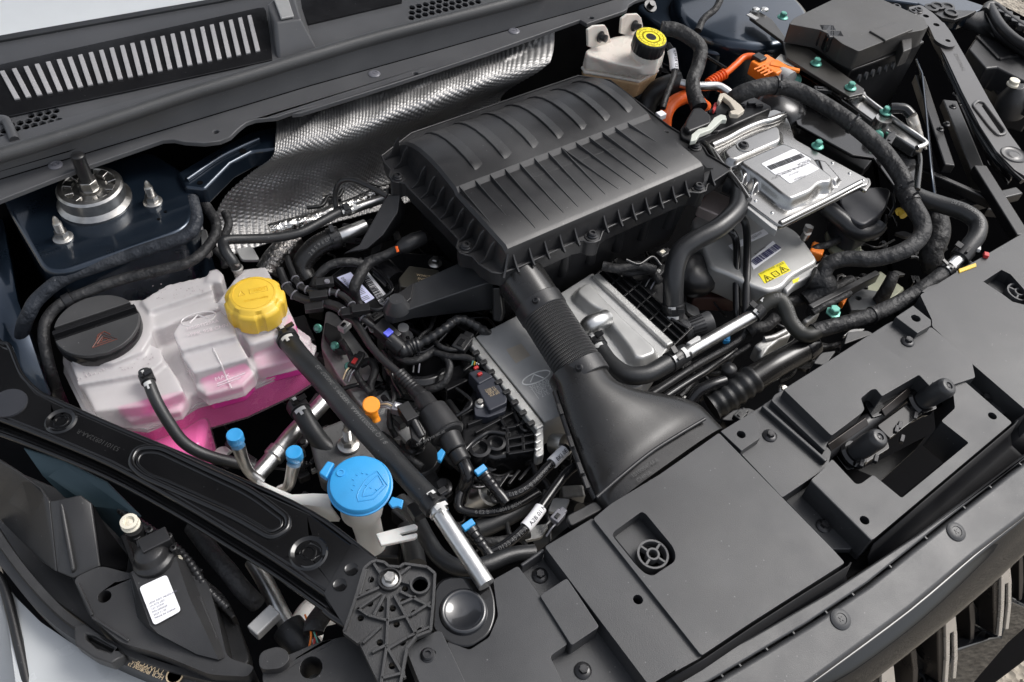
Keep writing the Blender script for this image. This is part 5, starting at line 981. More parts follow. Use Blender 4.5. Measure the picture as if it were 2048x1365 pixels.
for L_, R_, b, z, ex in prs:
    a1, b1_ = P(*S4(*L_), z), P(*S4(*R_), z); cc_ = (a1+b1_)/2; u = (b1_-a1)/2; rg = []
    for k in range(40):
        a = math.tau*k/40; ca, sa = math.cos(a), math.sin(a)
        rg.append(cc_+u*(abs(ca)**(2/ex)*(1 if ca >= 0 else -1))+UP*(b*abs(sa)**(2/ex)*(1 if sa >= 0 else -1)))
    rings.append(rg)
rr_ = [catmull([r[k] for r in rings], 5) for k in range(40)]
m = M(); m.loft([list(r) for r in zip(*rr_)]); dct = obj('duct_body', m, K['duct'], it, smooth=80)
m = M(); m.tube(W(S4, [(600, 745, -0.018), (618, 800, -0.020), (660, 930, -0.024), (705, 1060, -0.026), (755, 1190, -0.030), (815, 1310, -0.032)]), 0.0050, n=8, flat=0.55); obj('seam_flange', m, K['air'], it, smooth=50)
for q in ((630, 840), (685, 1010), (735, 1150), (765, 1225)):
    m = M(); m.box(P(*S4(*q), -0.018), 0.005, 0.016, 0.006, V((0.94, -0.34, 0)), V((0.34, 0.94, 0))); obj('seam_clip', m, K['blk'], it, bevel=0.0008)
m = M(); m.tube(W(S4, [(822, 1300, -0.0075), (960, 1180, -0.005), (1110, 1060, -0.004), (1260, 965, -0.004), (1390, 888, -0.006)]), 0.0022, n=8); obj('mouth_bead', m, K['air'], it, smooth=60)
m = M(); dd = P(*S4(1120, 1130), -0.006)-P(*S4(1020, 1195), -0.006); text_on(m, '151000454AA', P(*S4(1012, 1200), -0.0058), dd, UP, 0.0050, 0.0012); text_on(m, 'CHINA', P(*S4(1040, 1225), -0.0058), dd, UP, 0.0050, 0.0012); obj('moulded_lettering', m, pm('duct relief', (0.05, 0.05, 0.05), 0.4), it)
# ---------------------------------------------------------------- charge air cooler below the intake
ic = thing('intercooler', 'silver aluminium intercooler below the intake bellows', 'intercooler', P(1080, 740, -0.12)); IZ = -0.052
m = M(); m.prism(W(S4, [(185, 455), (610, 240), (800, 120), (1215, 490), (1060, 715), (900, 760), (548, 905)], IZ), UP, 0.055); pl_ = obj('core_plate', m, K['alub'], ic, bevel=0.002)
m = M(); a, b = P(*S4(140, 440), IZ+0.006), P(*S4(530, 935), IZ+0.006); m.bar(a, b, 0.0135, 0.014); hb_ = obj('header_bar', m, K['cast'], ic, bevel=0.003, seg=3)
m = M(); m.prism(W(S4, [(512, 920), (545, 915), (545, 1075), (512, 1090), (498, 1080), (505, 945)], IZ+0.004), UP, 0.02); obj('header_end', m, K['cast'], hb_, bevel=0.004)
for i in range(3): m = M(); m.box(P(*S4(513, 970+i*38), IZ+0.006), 0.008, 0.004, 0.004); obj('crimp', m, K['alu'], hb_, bevel=0.001)
for i in range(9):
    t_ = 0.10+i*0.105; q = a.lerp(b, t_); d = (b-a).normalized(); s = UP.cross(d); s = s if s.x < 0 else -s; m = M(); m.box(q+s*0.008+UP*0.001, 0.006, 0.010, 0.007, d, s, UP); obj('crimp_finger', m, K['blk'], hb_, bevel=0.0008)
a2, b2_ = P(*S4(815, 125), IZ+0.006), P(*S4(1212, 495), IZ+0.006); m = M(); m.bar(a2, b2_, 0.013, 0.014); obj('header_bar', m, K['cast'], ic, bevel=0.003, seg=3)
ct = obj('end_tank', pressed([(roundpoly(W(S4, [(700, 220), (755, 172), (800, 172), (850, 240), (905, 290), (960, 350), (1140, 515), (1138, 552), (1060, 582), (1015, 570), (985, 515), (895, 400), (860, 330), (790, 300)], IZ+0.014), 0.010, 3), 0.015, 0.010)], IZ+0.0002, 0.0018), pm('drawn end tank', (0.46, 0.46, 0.45), 0.34, metal=0.5, var=0.06), ic, smooth=0)
m = M(); m.tube(W(S4, [(870, 360, -0.036), (830, 375, -0.030), (785, 395, -0.032), (765, 430, -0.045), (790, 470, -0.06)]), 0.0125, n=18); obj('inlet_elbow', m, K['alu'], ct, smooth=60)
m = M(); m.lathe([(0.014, 0), (0.014, 0.02)], P(*S4(600, 1020), IZ-0.02), V((0.2, -0.5, 0.4)), 20); obj('outlet_stub', m, K['alu'], ic, smooth=40)
lc2 = P(*B3(1565, 438), IZ); d = (P(*B3(1640, 405), IZ)-P(*B3(1505, 465), IZ)).normalized(); e = UP.cross(d); m = M()
m.tube([lc2+d*(0.021*math.cos(k*math.tau/24))+e*(0.0075*math.sin(k*math.tau/24))+UP*0.0002 for k in range(25)], 0.0010, n=6, raw=True); m.tube([lc2-d*0.011-e*0.003, lc2+e*0.006, lc2+d*0.008-e*0.005], 0.0010, n=6, raw=True); em = obj('etched_emblem', m, pm('etched mark', (0.72, 0.72, 0.70), 0.5), pl_)
m = M()
for i, s in enumerate(('302AAB', '1106000', '1WD Z', '1 21E')): text_on(m, s, P(*B3(1522+i*17, 533+i*24), IZ), d, UP, 0.0060, 0.0004)
obj('etched_lettering', m, em.data.materials[0], pl_)
m = M(); m.prism(W(B3, [(1335, 225), (1450, 180), (1520, 270), (1410, 330)], IZ+0.0004), UP, 0.0003); obj('faded_patch', m, pm('faded tape mark', (0.50, 0.45, 0.38), 0.55, metal=0.6), pl_)
gr_ = thing('ribbed_manifold', 'black ribbed plastic manifold right of the silver intercooler', 'manifold', P(1320, 620, -0.1))
m = M(); m.prism(W(S4, [(815, 130), (930, 40), (1150, 150), (1330, 400), (1225, 500)], IZ-0.012), UP, 0.06); obj('body', m, K['blk'], gr_)
for i in range(7):
    t_ = i/6; A_, B_ = P(*S4(815+t_*410, 130+t_*370), IZ-0.004), P(*S4(930+t_*400, 40+t_*360), IZ-0.004); m = M(); m.bar(A_, B_, 0.003, 0.010); obj('rib', m, K['blkgl'], gr_, bevel=0.0006, seg=1)
for i in range(4):
    t_ = (i+0.3)/4; A_, B_ = P(*S4(815+t_*115, 130-t_*90), IZ-0.0035), P(*S4(1225+t_*105, 500-t_*100), IZ-0.0035); m = M(); m.bar(A_, B_, 0.003, 0.010); obj('rib', m, K['blkgl'], gr_, bevel=0.0006, seg=1)
# ---------------------------------------------------------------- engine top, seen in the gap between tank, cover and airbox
eb_ = thing('engine_block', 'dark engine castings deep between coolant tank and intercooler', 'engine', P(850, 800, -0.3))
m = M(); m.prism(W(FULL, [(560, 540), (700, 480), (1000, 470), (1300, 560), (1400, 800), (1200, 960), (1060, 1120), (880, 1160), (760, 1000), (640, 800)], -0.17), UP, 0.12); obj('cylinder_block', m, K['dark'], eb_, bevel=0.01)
m = M(); m.prism(roundpoly(W(R4, [(285, 310), (350, 330), (480, 500), (600, 660), (680, 840), (740, 980), (760, 1130), (640, 1080), (500, 900), (360, 720), (250, 540)], -0.105), 0.01), UP, 0.06); obj('timing_cover', m, K['cast'], eb_, bevel=0.006, seg=3)
m = M(); m.prism(W(R4, [(700, 1040), (830, 960), (900, 1080), (930, 1220), (800, 1200), (720, 1130)], -0.12), UP, 0.04); obj('coolant_flange', m, K['cast'], eb_, bevel=0.004)
rng = random.Random(11)
for i in range(26):
    x, y = rng.uniform(600, 1160), rng.uniform(560, 1100); s = rng.uniform(0.012, 0.035); m = M(); a = rng.uniform(0, 3)
    m.box(P(x, y, -0.15+rng.uniform(-0.01, 0.02)), s*1.6, s, 0.03, V((math.cos(a), math.sin(a), 0)), V((-math.sin(a), math.cos(a), 0))); obj('casting_lug', m, K['blk'] if i % 4 else K['cast'], eb_, bevel=0.003)
for x, y in ((235, 425), (340, 535), (428, 662)): hexbolt(eb_, P(*R4(x, y), -0.085), V((-0.5, -0.5, 0.7)), 0.0042, 0.0064, 0.007, K['green'])
for x, y in ((838, 1150), (928-0, 1180)): pass
for q, z in ((R5(785, 90), -0.10), (R5(930, 310), -0.10), (R4(1300, 1260), -0.09)): hexbolt(eb_, P(*q, z), UP, 0.0075, 0.013, 0.010, K['bolt'])
m = M(); m.lathe([(0.030, 0), (0.030, 0.012), (0.026, 0.016)], P(*R5(800, 180), -0.125), UP, 32); m.prism(roundpoly(W(R5, [(720, 60), (820, 40), (900, 240), (960, 330), (1000, 330), (930, 400), (840, 330), (760, 200)], -0.112), 0.01), UP, 0.02); obj('thermostat_flange', m, K['blk'], eb_, bevel=0.003)
m = M(); m.lathe([(0.017, 0), (0.017, 0.03), (0.013, 0.03), (0.012, 0.01)], P(*R5(1095, 385), -0.12), V((0.4, -0.3, 0.6)), 20); obj('threaded_port', m, K['alu'], eb_, smooth=40)
# valve cover with its paper label
vc = thing('valve_cover', 'black plastic valve cover carrying a barcode label below the harness', 'valve cover', P(760, 560, -0.1)); VZ = -0.050
m = M(); m.prism(roundpoly(W(R4, [(300, 100), (420, 10), (640, -60), (950, -40), (1120, 30), (1120, 90), (760, 260), (600, 320), (520, 290)], VZ), 0.01), UP, 0.06); obj('cover_shell', m, K['blkgl'], vc, bevel=0.005, seg=3)
for a, b in (((560, 40), (700, 190)), ((640, 5), (790, 160)), ((700, 130), (800, 80))): m = M(); m.bar(P(*R4(*a), VZ+0.006), P(*R4(*b), VZ+0.006), 0.005, 0.012); obj('cover_rib', m, K['blkgl'], vc, bevel=0.0015)
m = M(); m.tube(W(R4, [(640, 60, VZ+0.004), (720, 140, VZ+0.004)]), 0.018, n=16, sub=3); obj('filler_hump', m, K['blkgl'], vc, smooth=60)
lq = W(R4, [(352, 110), (438, 76), (586, 236), (532, 268)], VZ+0.0015); m = M(); m.prism(lq, UP, 0.0008); l1 = obj('paper_label', m, pm('blue white label', (0.62, 0.64, 0.85), 0.45), vc, label='pale blue white label with print')
l2q = W(R4, [(505, 92), (545, 72), (692, 255), (640, 282), (620, 270)], VZ+0.0019); m = M(); m.prism(l2q, UP, 0.0008); l2 = obj('barcode_label', m, K['label'], vc)
d = (l2q[2]-l2q[1]).normalized(); e = UP.cross(d); m = M(); x = 0.004
rng = random.Random(5)
while x < 0.088:
    w_ = rng.choice((0.0006, 0.001, 0.0016)); q = l2q[1]+d*x-e*0.003+UP*0.0006; m.box(q-e*0.007, w_, 0.011, 0.0003, d, e); x += w_+rng.choice((0.0007, 0.0012))
obj('barcode', m, K['ink'], l2, kind='stuff')
m = M(); text_on(m, 'H4J15EYTC81256', l2q[0]+d*0.012+e*0.001-e*0.003+UP*0.0006, d, UP, 0.0055, 0.0002); text_on(m, 'DT6 H4J15', lq[0]+(lq[1]-lq[0])*0.2+d*0.004+UP*0.0004, d, UP, 0.004, 0.0004); text_on(m, '||||| |||', lq[3]+(lq[2]-lq[3])*0.1-d*0.03+UP*0.0004, d, UP, 0.008, 0.0004); obj('label_print', m, K['ink'], vc)
m = M(); m.prism(W(R4, [(735, 115), (800, 35), (985, 60), (1010, 115), (880, 185), (745, 165)], -0.018), UP, 0.03); cl = solo('ignition_coil', m, pm('coil plastic', (0.030, 0.028, 0.022), 0.4, dust=0.2), 'brownish black ignition coil block right of the barcode label', 'ignition coil', bevel=0.002)
m = M(); dd = P(*R4(960, 115), -0.018)-P(*R4(850, 100), -0.018)
for i in range(3): text_on(m, ('W34CT 11N', '3NC20 0AA', '211W 27')[i], P(*R4(845+i*4, 100+i*22), -0.0178), dd, UP, 0.0040, 0.0003)
obj('coil_print', m, K['gold'], cl)
hexbolt(cl, P(*R4(962, 22), -0.03), UP, 0.006, 0.010, 0.010, K['steel'])
# harness Y above the label
pyz = W(A4, [(1620, 465, -0.005), (1480, 530, -0.012), (1350, 590, -0.018), (1285, 690, -0.022), (1240, 790, -0.030), (1270, 900, -0.05), (1360, 1020, -0.06), (1460, 1100, -0.07)]); hy = hose('wiring_harness', 'taped black harness branching over the barcode label', pyz, [0.0066, 0.0066, 0.0082, 0.0082, 0.0078, 0.0058, 0.0046, 0.0046], K['tape'], cat='harness')
m = M(); m.tube(W(A4, [(1330, 600, -0.018), (1200, 580, -0.014), (1060, 600, -0.016), (960, 680, -0.025), (905, 780, -0.04)]), 0.0062, n=12); obj('branch', m, K['tape'], hy, smooth=60)
m = M(); m.tube(W(A4, [(1590, 475, -0.004), (1650, 445, -0.002), (1720, 410, 0.0), (1800, 380, 0.0)]), [0.0075, 0.0115, 0.0115, 0.0100], n=16, sub=4); cn = obj('sensor_plug', m, K['blk'], hy, smooth=50)
m = M(); m.tube(W(A4, [(1575, 455, 0.004), (1590, 500, 0.0)]), 0.002, n=6, sub=2); obj('orange_stripe', m, K['org'], cn)
# corrugated breather lines
pa1 = W(A4, [(700, 545, -0.03), (725, 620, -0.028), (775, 735, -0.028), (850, 800, -0.028), (980, 815, -0.026), (1100, 830, -0.026), (1185, 880, -0.028), (1250, 970, -0.03), (1330, 1050, -0.034), (1440, 1130, -0.04)])
la = hose('breather_line', 'upper thin black line ending at the indigo clip connector', pa1, 0.0044, K['corr'], 'breather lines', cat='line', n=12)
pb1 = W(A4, [(640, 640, -0.03), (680, 740, -0.034), (740, 830, -0.036), (850, 885, -0.038), (1000, 910, -0.038), (1110, 945, -0.038), (1180, 1010, -0.038)]) + W(R4, [(470, 390, -0.04), (560, 530, -0.042), (640, 620, -0.044), (720, 690, -0.046), (790, 760, -0.048)])
lb2 = hose('breather_line', 'lower black pipe running down to the purge valve', pb1, [0.0056, 0.0058, 0.0058, 0.0058, 0.0064, 0.0068, 0.0066, 0.0058, 0.0053, 0.0052, 0.0052, 0.0056], K['corr'], 'breather lines', cat='line', n=14)
m = M(); m.tube(W(R4, [(735, 705, -0.047), (800, 770, -0.048), (840, 810, -0.049)]), 0.0085, n=14, sub=6, ripple=(0.005, 0.001)); obj('bellows', m, K['corr'], lb2, smooth=60)
for k, (x, y, z, par) in enumerate(((1000, 745, -0.015, la), (950, 850, -0.022, la), (915, 945, -0.03, lb2), (1205, 985, -0.024, lb2), (1290, 960, -0.020, la))):
    m = M(); m.box(P(*A4(x, y), z), 0.024, 0.013, 0.008, V((0.93, -0.35, 0)).normalized(), V((0.35, 0.93, 0)).normalized()); obj('line_clip', m, K['blk'], par, bevel=0.001)
m = M(); m.lathe([(0.004, 0), (0.0035, 0.002)], P(*A4(1020, 738), -0.011), UP, 12); obj('clip_pin', m, K['pin'], la)
for t_ in (0.2, 0.27, 0.34, 0.5, 0.56, 0.72, 0.86): clamp(la, pa1, t_, 0.0043, 0.002, K['pin'], False, False, name='tape_band')
for t_ in (0.12, 0.2, 0.36, 0.5): clamp(lb2, pb1, t_, 0.0060, 0.002, K['pin'], False, False, name='tape_band')
dq = (P(*R4(770, 540), -0.05)-P(*R4(620, 410), -0.04)).normalized()
qc = thing('line_connector', 'black quick connector with an indigo release clip', 'connector', P(*R4(680, 470), -0.06))
m = M(); m.box(P(*R4(668, 462), -0.042), 0.034, 0.022, 0.018, dq, UP.cross(dq)); m.tube([P(*R4(680, 490), -0.044), P(*R4(760, 560), -0.05)], 0.0115, n=16, sub=3); obj('body', m, K['blk'], qc, bevel=0.0015)
m = M(); m.box(P(*R4(672, 452), -0.031), 0.0085, 0.0125, 0.003, dq, UP.cross(dq)); obj('release_clip', m, K['ind'], qc, bevel=0.0008)
m = M(); m.tube(W(R4, [(745, 545, -0.05), (775, 560, -0.05), (820, 535, -0.048), (870, 520, -0.046)]), [0.0105, 0.011, 0.010, 0.009], n=16, sub=6, ripple=(0.005, 0.0008)); obj('elbow', m, K['corr'], qc, smooth=60)
pcv = W(R4, [(850, 530, -0.047), (940, 480, -0.04), (1030, 420, -0.034), (1090, 375, -0.032), (1150, 375, -0.034), (1250, 430, -0.045), (1300, 470, -0.06)]); hose('corrugated_conduit', 'ribbed black conduit arching below the airbox arm', pcv, 0.0062, K['corr'], cat='conduit', n=12, ripple=(0.010, 0.0006))
# loops of taped wire in the middle
for i, (lab, pts, r) in enumerate((('taped wire loop round the dark throttle body', [(690, 570, -0.07), (730, 610, -0.06), (820, 630, -0.055), (900, 600, -0.055), (960, 560, -0.055)], 0.0052), ('taped wire dropping towards the throttle body', [(960, 560, -0.055), (1040, 620, -0.05), (1050, 700, -0.055), (1000, 780, -0.065), (910, 810, -0.075)], 0.0048), ('taped wire crossing to the slate pressure sensor', [(960, 575, -0.05), (1060, 600, -0.045), (1150, 605, -0.04), (1200, 625, -0.038)], 0.0042), ('taped loop beside the green bolt at left', [(500, 650, -0.09), (560, 630, -0.085), (590, 690, -0.085), (560, 780, -0.09), (580, 850, -0.10)], 0.0055), ('thin taped wire beside the purge valve', [(700, 780, -0.07), (710, 850, -0.065), (680, 950, -0.07), (690, 1050, -0.08)], 0.0035), ('thin black cable rising below the airbox arm', [(960, 350, -0.06), (930, 430, -0.055), (890, 460, -0.05), (840, 520, -0.05)], 0.003))):
    hose('wire_loom', lab, W(R4, pts), r, K['tape'], 'taped wires over the engine', cat='wire')
m = M(); tb_ = P(*R4(860, 690), -0.10); m.lathe([(0.050, 0), (0.050, 0.02), (0.043, 0.026), (0.036, 0.026), (0.034, 0.012), (0.001, 0.01)], tb_, V((0.1, 0.1, 1)).normalized(), 36); m.box(tb_+V((0.03, -0.05, 0.01)), 0.05, 0.03, 0.03)
solo('throttle_body', m, K['blkgl'], 'round dark throttle body behind the wire loops', 'throttle body', bevel=0.002)
# purge valve
pv = thing('purge_valve', 'fat black purge valve canister with sky blue clip', 'purge valve', P(880, 860, -0.08))
av = [P(*B3(*q), z) for q, z in (((610, 500), -0.049), ((700, 590), -0.050), ((770, 690), -0.050), ((900, 880), -0.052), ((960, 1000), -0.054), ((1010, 1080), -0.056))]
def seg_(name, i, j, r0, r1, t0=0.0, t1=1.0, mat='blk', par=None):
    mm = M(); A_ = av[i].lerp(av[j], t0); B_ = av[i].lerp(av[j], t1); L_ = (B_-A_).length; mm.lathe([(r0*0.9, 0), (r0, 0.0015), (r1, L_-0.0015), (r1*0.9, L_)], A_, B_-A_, 32); return obj(name, mm, K[mat], par or pv, smooth=35)
seg_('inlet_socket', 0, 1, 0.0085, 0.0105); seg_('collar', 1, 2, 0.0125, 0.0135, 0.0, 0.9, 'air'); bd = seg_('canister', 2, 3, 0.0200, 0.0215, 0, 1, 'air'); seg_('canister_rim', 2, 3, 0.0228, 0.0228, 0.86, 0.96, 'blk'); seg_('collar', 3, 4, 0.0145, 0.0135, 0.0, 1.0); ou = seg_('outlet_socket', 4, 5, 0.0120, 0.0115, 0, 1.0)
dv = (av[3]-av[2]).normalized(); sv = UP.cross(dv)
m = M(); text_on(m, 'SIP 200 024 AAP VAS', av[3]-dv*0.010+(TOCAM(av[3])*0.0222), sv*-1, TOCAM(av[3]), 0.0030, 0.0004); obj('valve_print', m, K['grey'], bd)
m = M(); m.prism([av[2].lerp(av[3], t_)-sv*o_+UP*0.004 for t_, o_ in ((-0.35, 0.021), (-0.1, 0.019), (0.75, 0.030), (0.85, 0.038), (0.6, 0.042), (-0.2, 0.030))], UP, 0.012); obj('side_connector', m, K['blk'], pv, bevel=0.0015)
m = M(); m.box(P(*B3(590, 715), -0.040), 0.026, 0.016, 0.014, dv, sv); m.tube([P(*B3(620, 740), -0.040), P(*B3(700, 890), -0.048)], 0.0050, n=10, sub=2); obj('solenoid_plug', m, K['blk'], pv, bevel=0.001)
m = M(); m.prism(W(B3, [(810, 1010), (845, 972), (875, 1000), (840, 1072), (815, 1060)], -0.034), UP, 0.006); obj('blue_clip', m, K['blue'], pv, bevel=0.001)
pel = W(B3, [(1000, 1060, -0.056), (1040, 1150, -0.058), (1040, 1210, -0.064), (1010, 1290, -0.08), (990, 1365, -0.10)]); m = M(); m.tube(pel, [0.0085, 0.0092, 0.0092, 0.0085, 0.0085], n=18); obj('outlet_elbow', m, K['blkgl'], pv, smooth=60)
# quick couplings with blue clips
def coupling(lab, zf, a, b, z0, z1, clip, r=0.0074):
    A_, B_ = P(*zf(*a), z0), P(*zf(*b), z1); dd_ = (B_-A_).normalized(); t_ = thing('hose_coupling', lab, 'coupling', A_-UP*0.02, 'hose couplings with blue clips'); L_ = (B_-A_).length
    mm = M(); mm.lathe([(r, 0), (r*1.25, 0.002), (r*1.25, L_*0.28), (r, L_*0.30), (r, L_*0.44), (r*0.94, L_*0.46), (r, L_*0.48), (r, L_*0.6), (r*0.94, L_*0.62), (r, L_*0.64), (r*0.95, L_*0.78), (r*0.88, L_*0.8), (r*0.92, L_)], A_, dd_, 22); obj('socket', mm, K['blkgl'], t_, smooth=40)
    mm = M(); mm.lathe([(r*0.98, -0.004), (r*1.05, 0.004), (r*0.9, 0.012)], B_, dd_, 18); obj('elbow', mm, K['blkgl'], t_, smooth=60)
    mm = M(); c_ = P(*zf(*clip), z0+r*1.2); s_ = UP.cross(dd_).normalized(); mm.box(c_, 0.0080, 0.0155, 0.005, dd_, s_); obj('blue_clip', mm, K['blue'], t_, bevel=0.0012)
coupling('coupling with blue clip beside the purge valve outlet', B3, (1135, 1135), (1290, 1330), -0.055, -0.065, (1142, 1142))
coupling('lowest coupling with blue clip next to the silver pipe', R5, (1070, 520), (1180, 668), -0.055, -0.062, (1072, 516), 0.0072)
pw1 = W(B3, [(1280, 1340, -0.066), (1400, 1320, -0.064), (1520, 1250, -0.062), (1640, 1130, -0.060), (1720, 1050, -0.060), (1800, 970, -0.060)]); w1 = hose('vacuum_pipe', 'glossy black pipe with white tag rising to the intercooler', pw1, 0.0060, K['blkgl'], cat='pipe')
def sleeve(par, path, t0, t1, r, txt):
    pts = catmull(path, 8); n_ = len(pts)-1; sub_ = pts[int(t0*n_):int(t1*n_)+1]; mm = M(); mm.tube(sub_, r, n=18, raw=True); s_ = obj('paper_tag', mm, K['label'], par, smooth=60)
    mm = M(); text_tube(mm, txt, sub_, r, 0.004, 0.005, V((0.1, -0.5, 1)), sub=1); obj('tag_print', mm, K['ink'], s_)
sleeve(w1, pw1, 0.70, 0.97, 0.0076, 'BKJ 0E1 A2'); m = M(); text_tube(m, 'E18 CHL 4J 3X2LP3EPC 2AD', pw1, 0.0060, 0.012, 0.0045, V((0.1, -0.4, 1))); obj('hose_print', m, K['grey'], w1)
pw2 = W(R5, [(1180, 668, -0.062), (1260, 630, -0.06), (1350, 560, -0.058), (1430, 470, -0.056), (1500, 370, -0.056), (1600, 240, -0.056), (1680, 180, -0.06)]); w2 = hose('vacuum_pipe', 'glossy black pipe with white tag nearest the front cover', pw2, 0.0060, K['blkgl'], cat='pipe'); sleeve(w2, pw2, 0.40, 0.60, 0.0074, 'A2B 01 NI')
m = M(); text_tube(m, '012B 45 TE AD', pw2, 0.0060, 0.012, 0.005, V((0.1, -0.4, 1))); obj('hose_print', m, K['grey'], w2)
p10 = W(R5, [(1060, 280, -0.075), (1020, 370, -0.08), (1030, 430, -0.085), (1150, 450, -0.085), (1300, 420, -0.085), (1450, 340, -0.085)]); h10 = hose('vacuum_pipe', 'black pipe bending under the purge valve outlet', p10, 0.0054, K['blkgl'], cat='pipe'); m = M(); text_tube(m, '6 E2 B  YC8012 8CW', p10, 0.0054, 0.055, 0.0045, V((0.1, -0.4, 1))); obj('hose_print', m, K['grey'], h10)
hose('breather_hose', 'dull black hose low behind the lowest blue coupling', W(R5, [(1120, 540, -0.10), (1220, 500, -0.10), (1330, 440, -0.10), (1450, 350, -0.10)]), 0.012)
m = M(); m.lathe([(0.032, 0), (0.032, 0.05), (0.026, 0.06)], P(*R5(1480, 560), -0.16), V((0.5, -0.4, 0.5)), 24); solo('coolant_pump', m, K['blk'], 'round black coolant pump in the shadow behind the front cover', 'pump', smooth=40)
# dipstick
dsk = thing('dipstick', 'bright orange oil dipstick handle beside the long hose', 'dipstick', P(*R4(600, 1000), -0.1)); m = M(); m.lathe([(0.0100, 0), (0.0110, 0.001), (0.0110, 0.004), (0.0098, 0.0052), (0.001, 0.0052)], P(*R4(565, 905), -0.045), V((-0.1, -0.35, 1)).normalized(), 28); obj('handle', m, K['dip'], dsk, smooth=40)
m = M(); m.tube(W(R4, [(565, 935, -0.05), (590, 975, -0.06), (600, 1000, -0.065)]), [0.0085, 0.005, 0.0055], n=10); obj('stem', m, K['dip'], dsk, smooth=60)
# left manifold with ribs and the pressure sensor
mf = thing('intake_manifold', 'black ribbed plastic manifold along the left intercooler edge', 'manifold', P(960, 840, -0.12)); NZ = -0.066
m = M(); m.prism(W(B3, [(930, 180), (1020, 130), (1100, 250), (1330, 520), (1560, 810), (1560, 1010), (1250, 1060), (1000, 980), (980, 700), (1090, 520), (1010, 340)], NZ), UP, 0.05); obj('plenum', m, K['blkgl'], mf, bevel=0.006, seg=3)
for a, b in (((990, 720), (1100, 660)), ((1040, 790), (1270, 700)), ((1100, 850), (1450, 660)), ((1010, 1010), (1210, 850)), ((1210, 850), (1310, 860)), ((1300, 820), (1410, 800)), ((1410, 800), (1500, 740)), ((1340, 850), (1350, 1010)), ((1460, 860), (1470, 1000)), ((1340, 900), (1550, 860)), ((1345, 960), (1550, 920)), ((1350, 1010), (1550, 980)), ((940, 200), (1040, 160)), ((960, 240), (1070, 190)), ((1010, 380), (1080, 330)), ((1270, 700), (1360, 860)), ((1380, 660), (1460, 830))):
    m = M(); m.bar(P(*B3(*a), NZ+0.008), P(*B3(*b), NZ+0.008), 0.0045, 0.014); obj('rib', m, K['blkgl'], mf, bevel=0.0012)
for c, r in (((1000, 210), 0.011), ((1490, 830), 0.008), ((1135, 990), 0.014), ((1260, 950), 0.012)): m = M(); m.lathe([(r, -0.01), (r, 0.006), (r*0.7, 0.0065), (r*0.65, -0.002), (0.001, -0.002)], P(*B3(*c), NZ+0.002), UP, 22); obj('boss', m, K['blkgl'], mf, smooth=40)
m = M(); m.tube(W(B3, [(1015, 1000, NZ+0.008), (1080, 930, NZ+0.008), (1150, 880, NZ+0.01), (1220, 850, NZ+0.01), (1330, 865, NZ+0.01)]), 0.0032, n=8); obj('curved_rib', m, K['blkgl'], mf, smooth=60)
for i in range(4):
    m = M(); m.bar(P(*R5(1180+i*55, 330-i*20), -0.082), P(*R5(1230+i*60, 250-i*18), -0.082), 0.004, 0.012); obj('rib', m, K['blkgl'], mf, bevel=0.001)
ps_ = thing('pressure_sensor', 'slate coloured pressure sensor with gold print on the manifold', 'sensor', P(*B3(1220, 600), NZ)); slate = pm('slate plastic', (0.022, 0.025, 0.036), 0.42, dust=0.2)
m = M(); m.prism(roundpoly(W(B3, [(1110, 500), (1130, 470), (1235, 430), (1262, 460), (1345, 590), (1340, 630), (1210, 690), (1140, 560)], NZ+0.022), 0.003), UP, 0.022); bd2 = obj('housing', m, slate, ps_, bevel=0.0018)
m = M(); m.prism(roundpoly(W(B3, [(1090, 640), (1150, 570), (1215, 690), (1340, 640), (1335, 690), (1200, 740), (1100, 730)], NZ+0.014), 0.004), UP, 0.018); obj('ear', m, slate, ps_, bevel=0.0018)
m = M(); m.prism(W(B3, [(1050, 400), (1110, 370), (1210, 400), (1240, 430), (1130, 490)], NZ+0.024), UP, 0.024); obj('plug', m, slate, ps_, bevel=0.002)
for q in ((1108, 365), (1136, 413)): m = M(); m.box(P(*B3(*q), NZ+0.026), 0.0065, 0.004, 0.004); obj('red_lock', m, K['red'], ps_, bevel=0.0008)
for i, cl_ in enumerate(('green', 'yel', 'white', 'white')): m = M(); m.tube([P(*B3(1075+i*18, 345-i*2), NZ+0.026), P(*B3(1085+i*14, 310+i*8), NZ+0.03)], 0.0009, n=5, sub=2); obj('wire', m, K[cl_], ps_)
m = M(); dd = P(*B3(1275, 560), 0)-P(*B3(1185, 590), 0)
for i in range(4): text_on(m, ('2108 T1', '0281 09', '6W7 12', '3LA BH')[i], P(*B3(1178+i*12, 585+i*13-40), NZ+0.0225), dd, UP, 0.0030, 0.0003)
obj('sensor_print', m, K['gold'], bd2)
hexbolt(ps_, P(*B3(1138, 640), NZ+0.014), UP, 0.0045, 0.0072, 0.007, K['steel'])
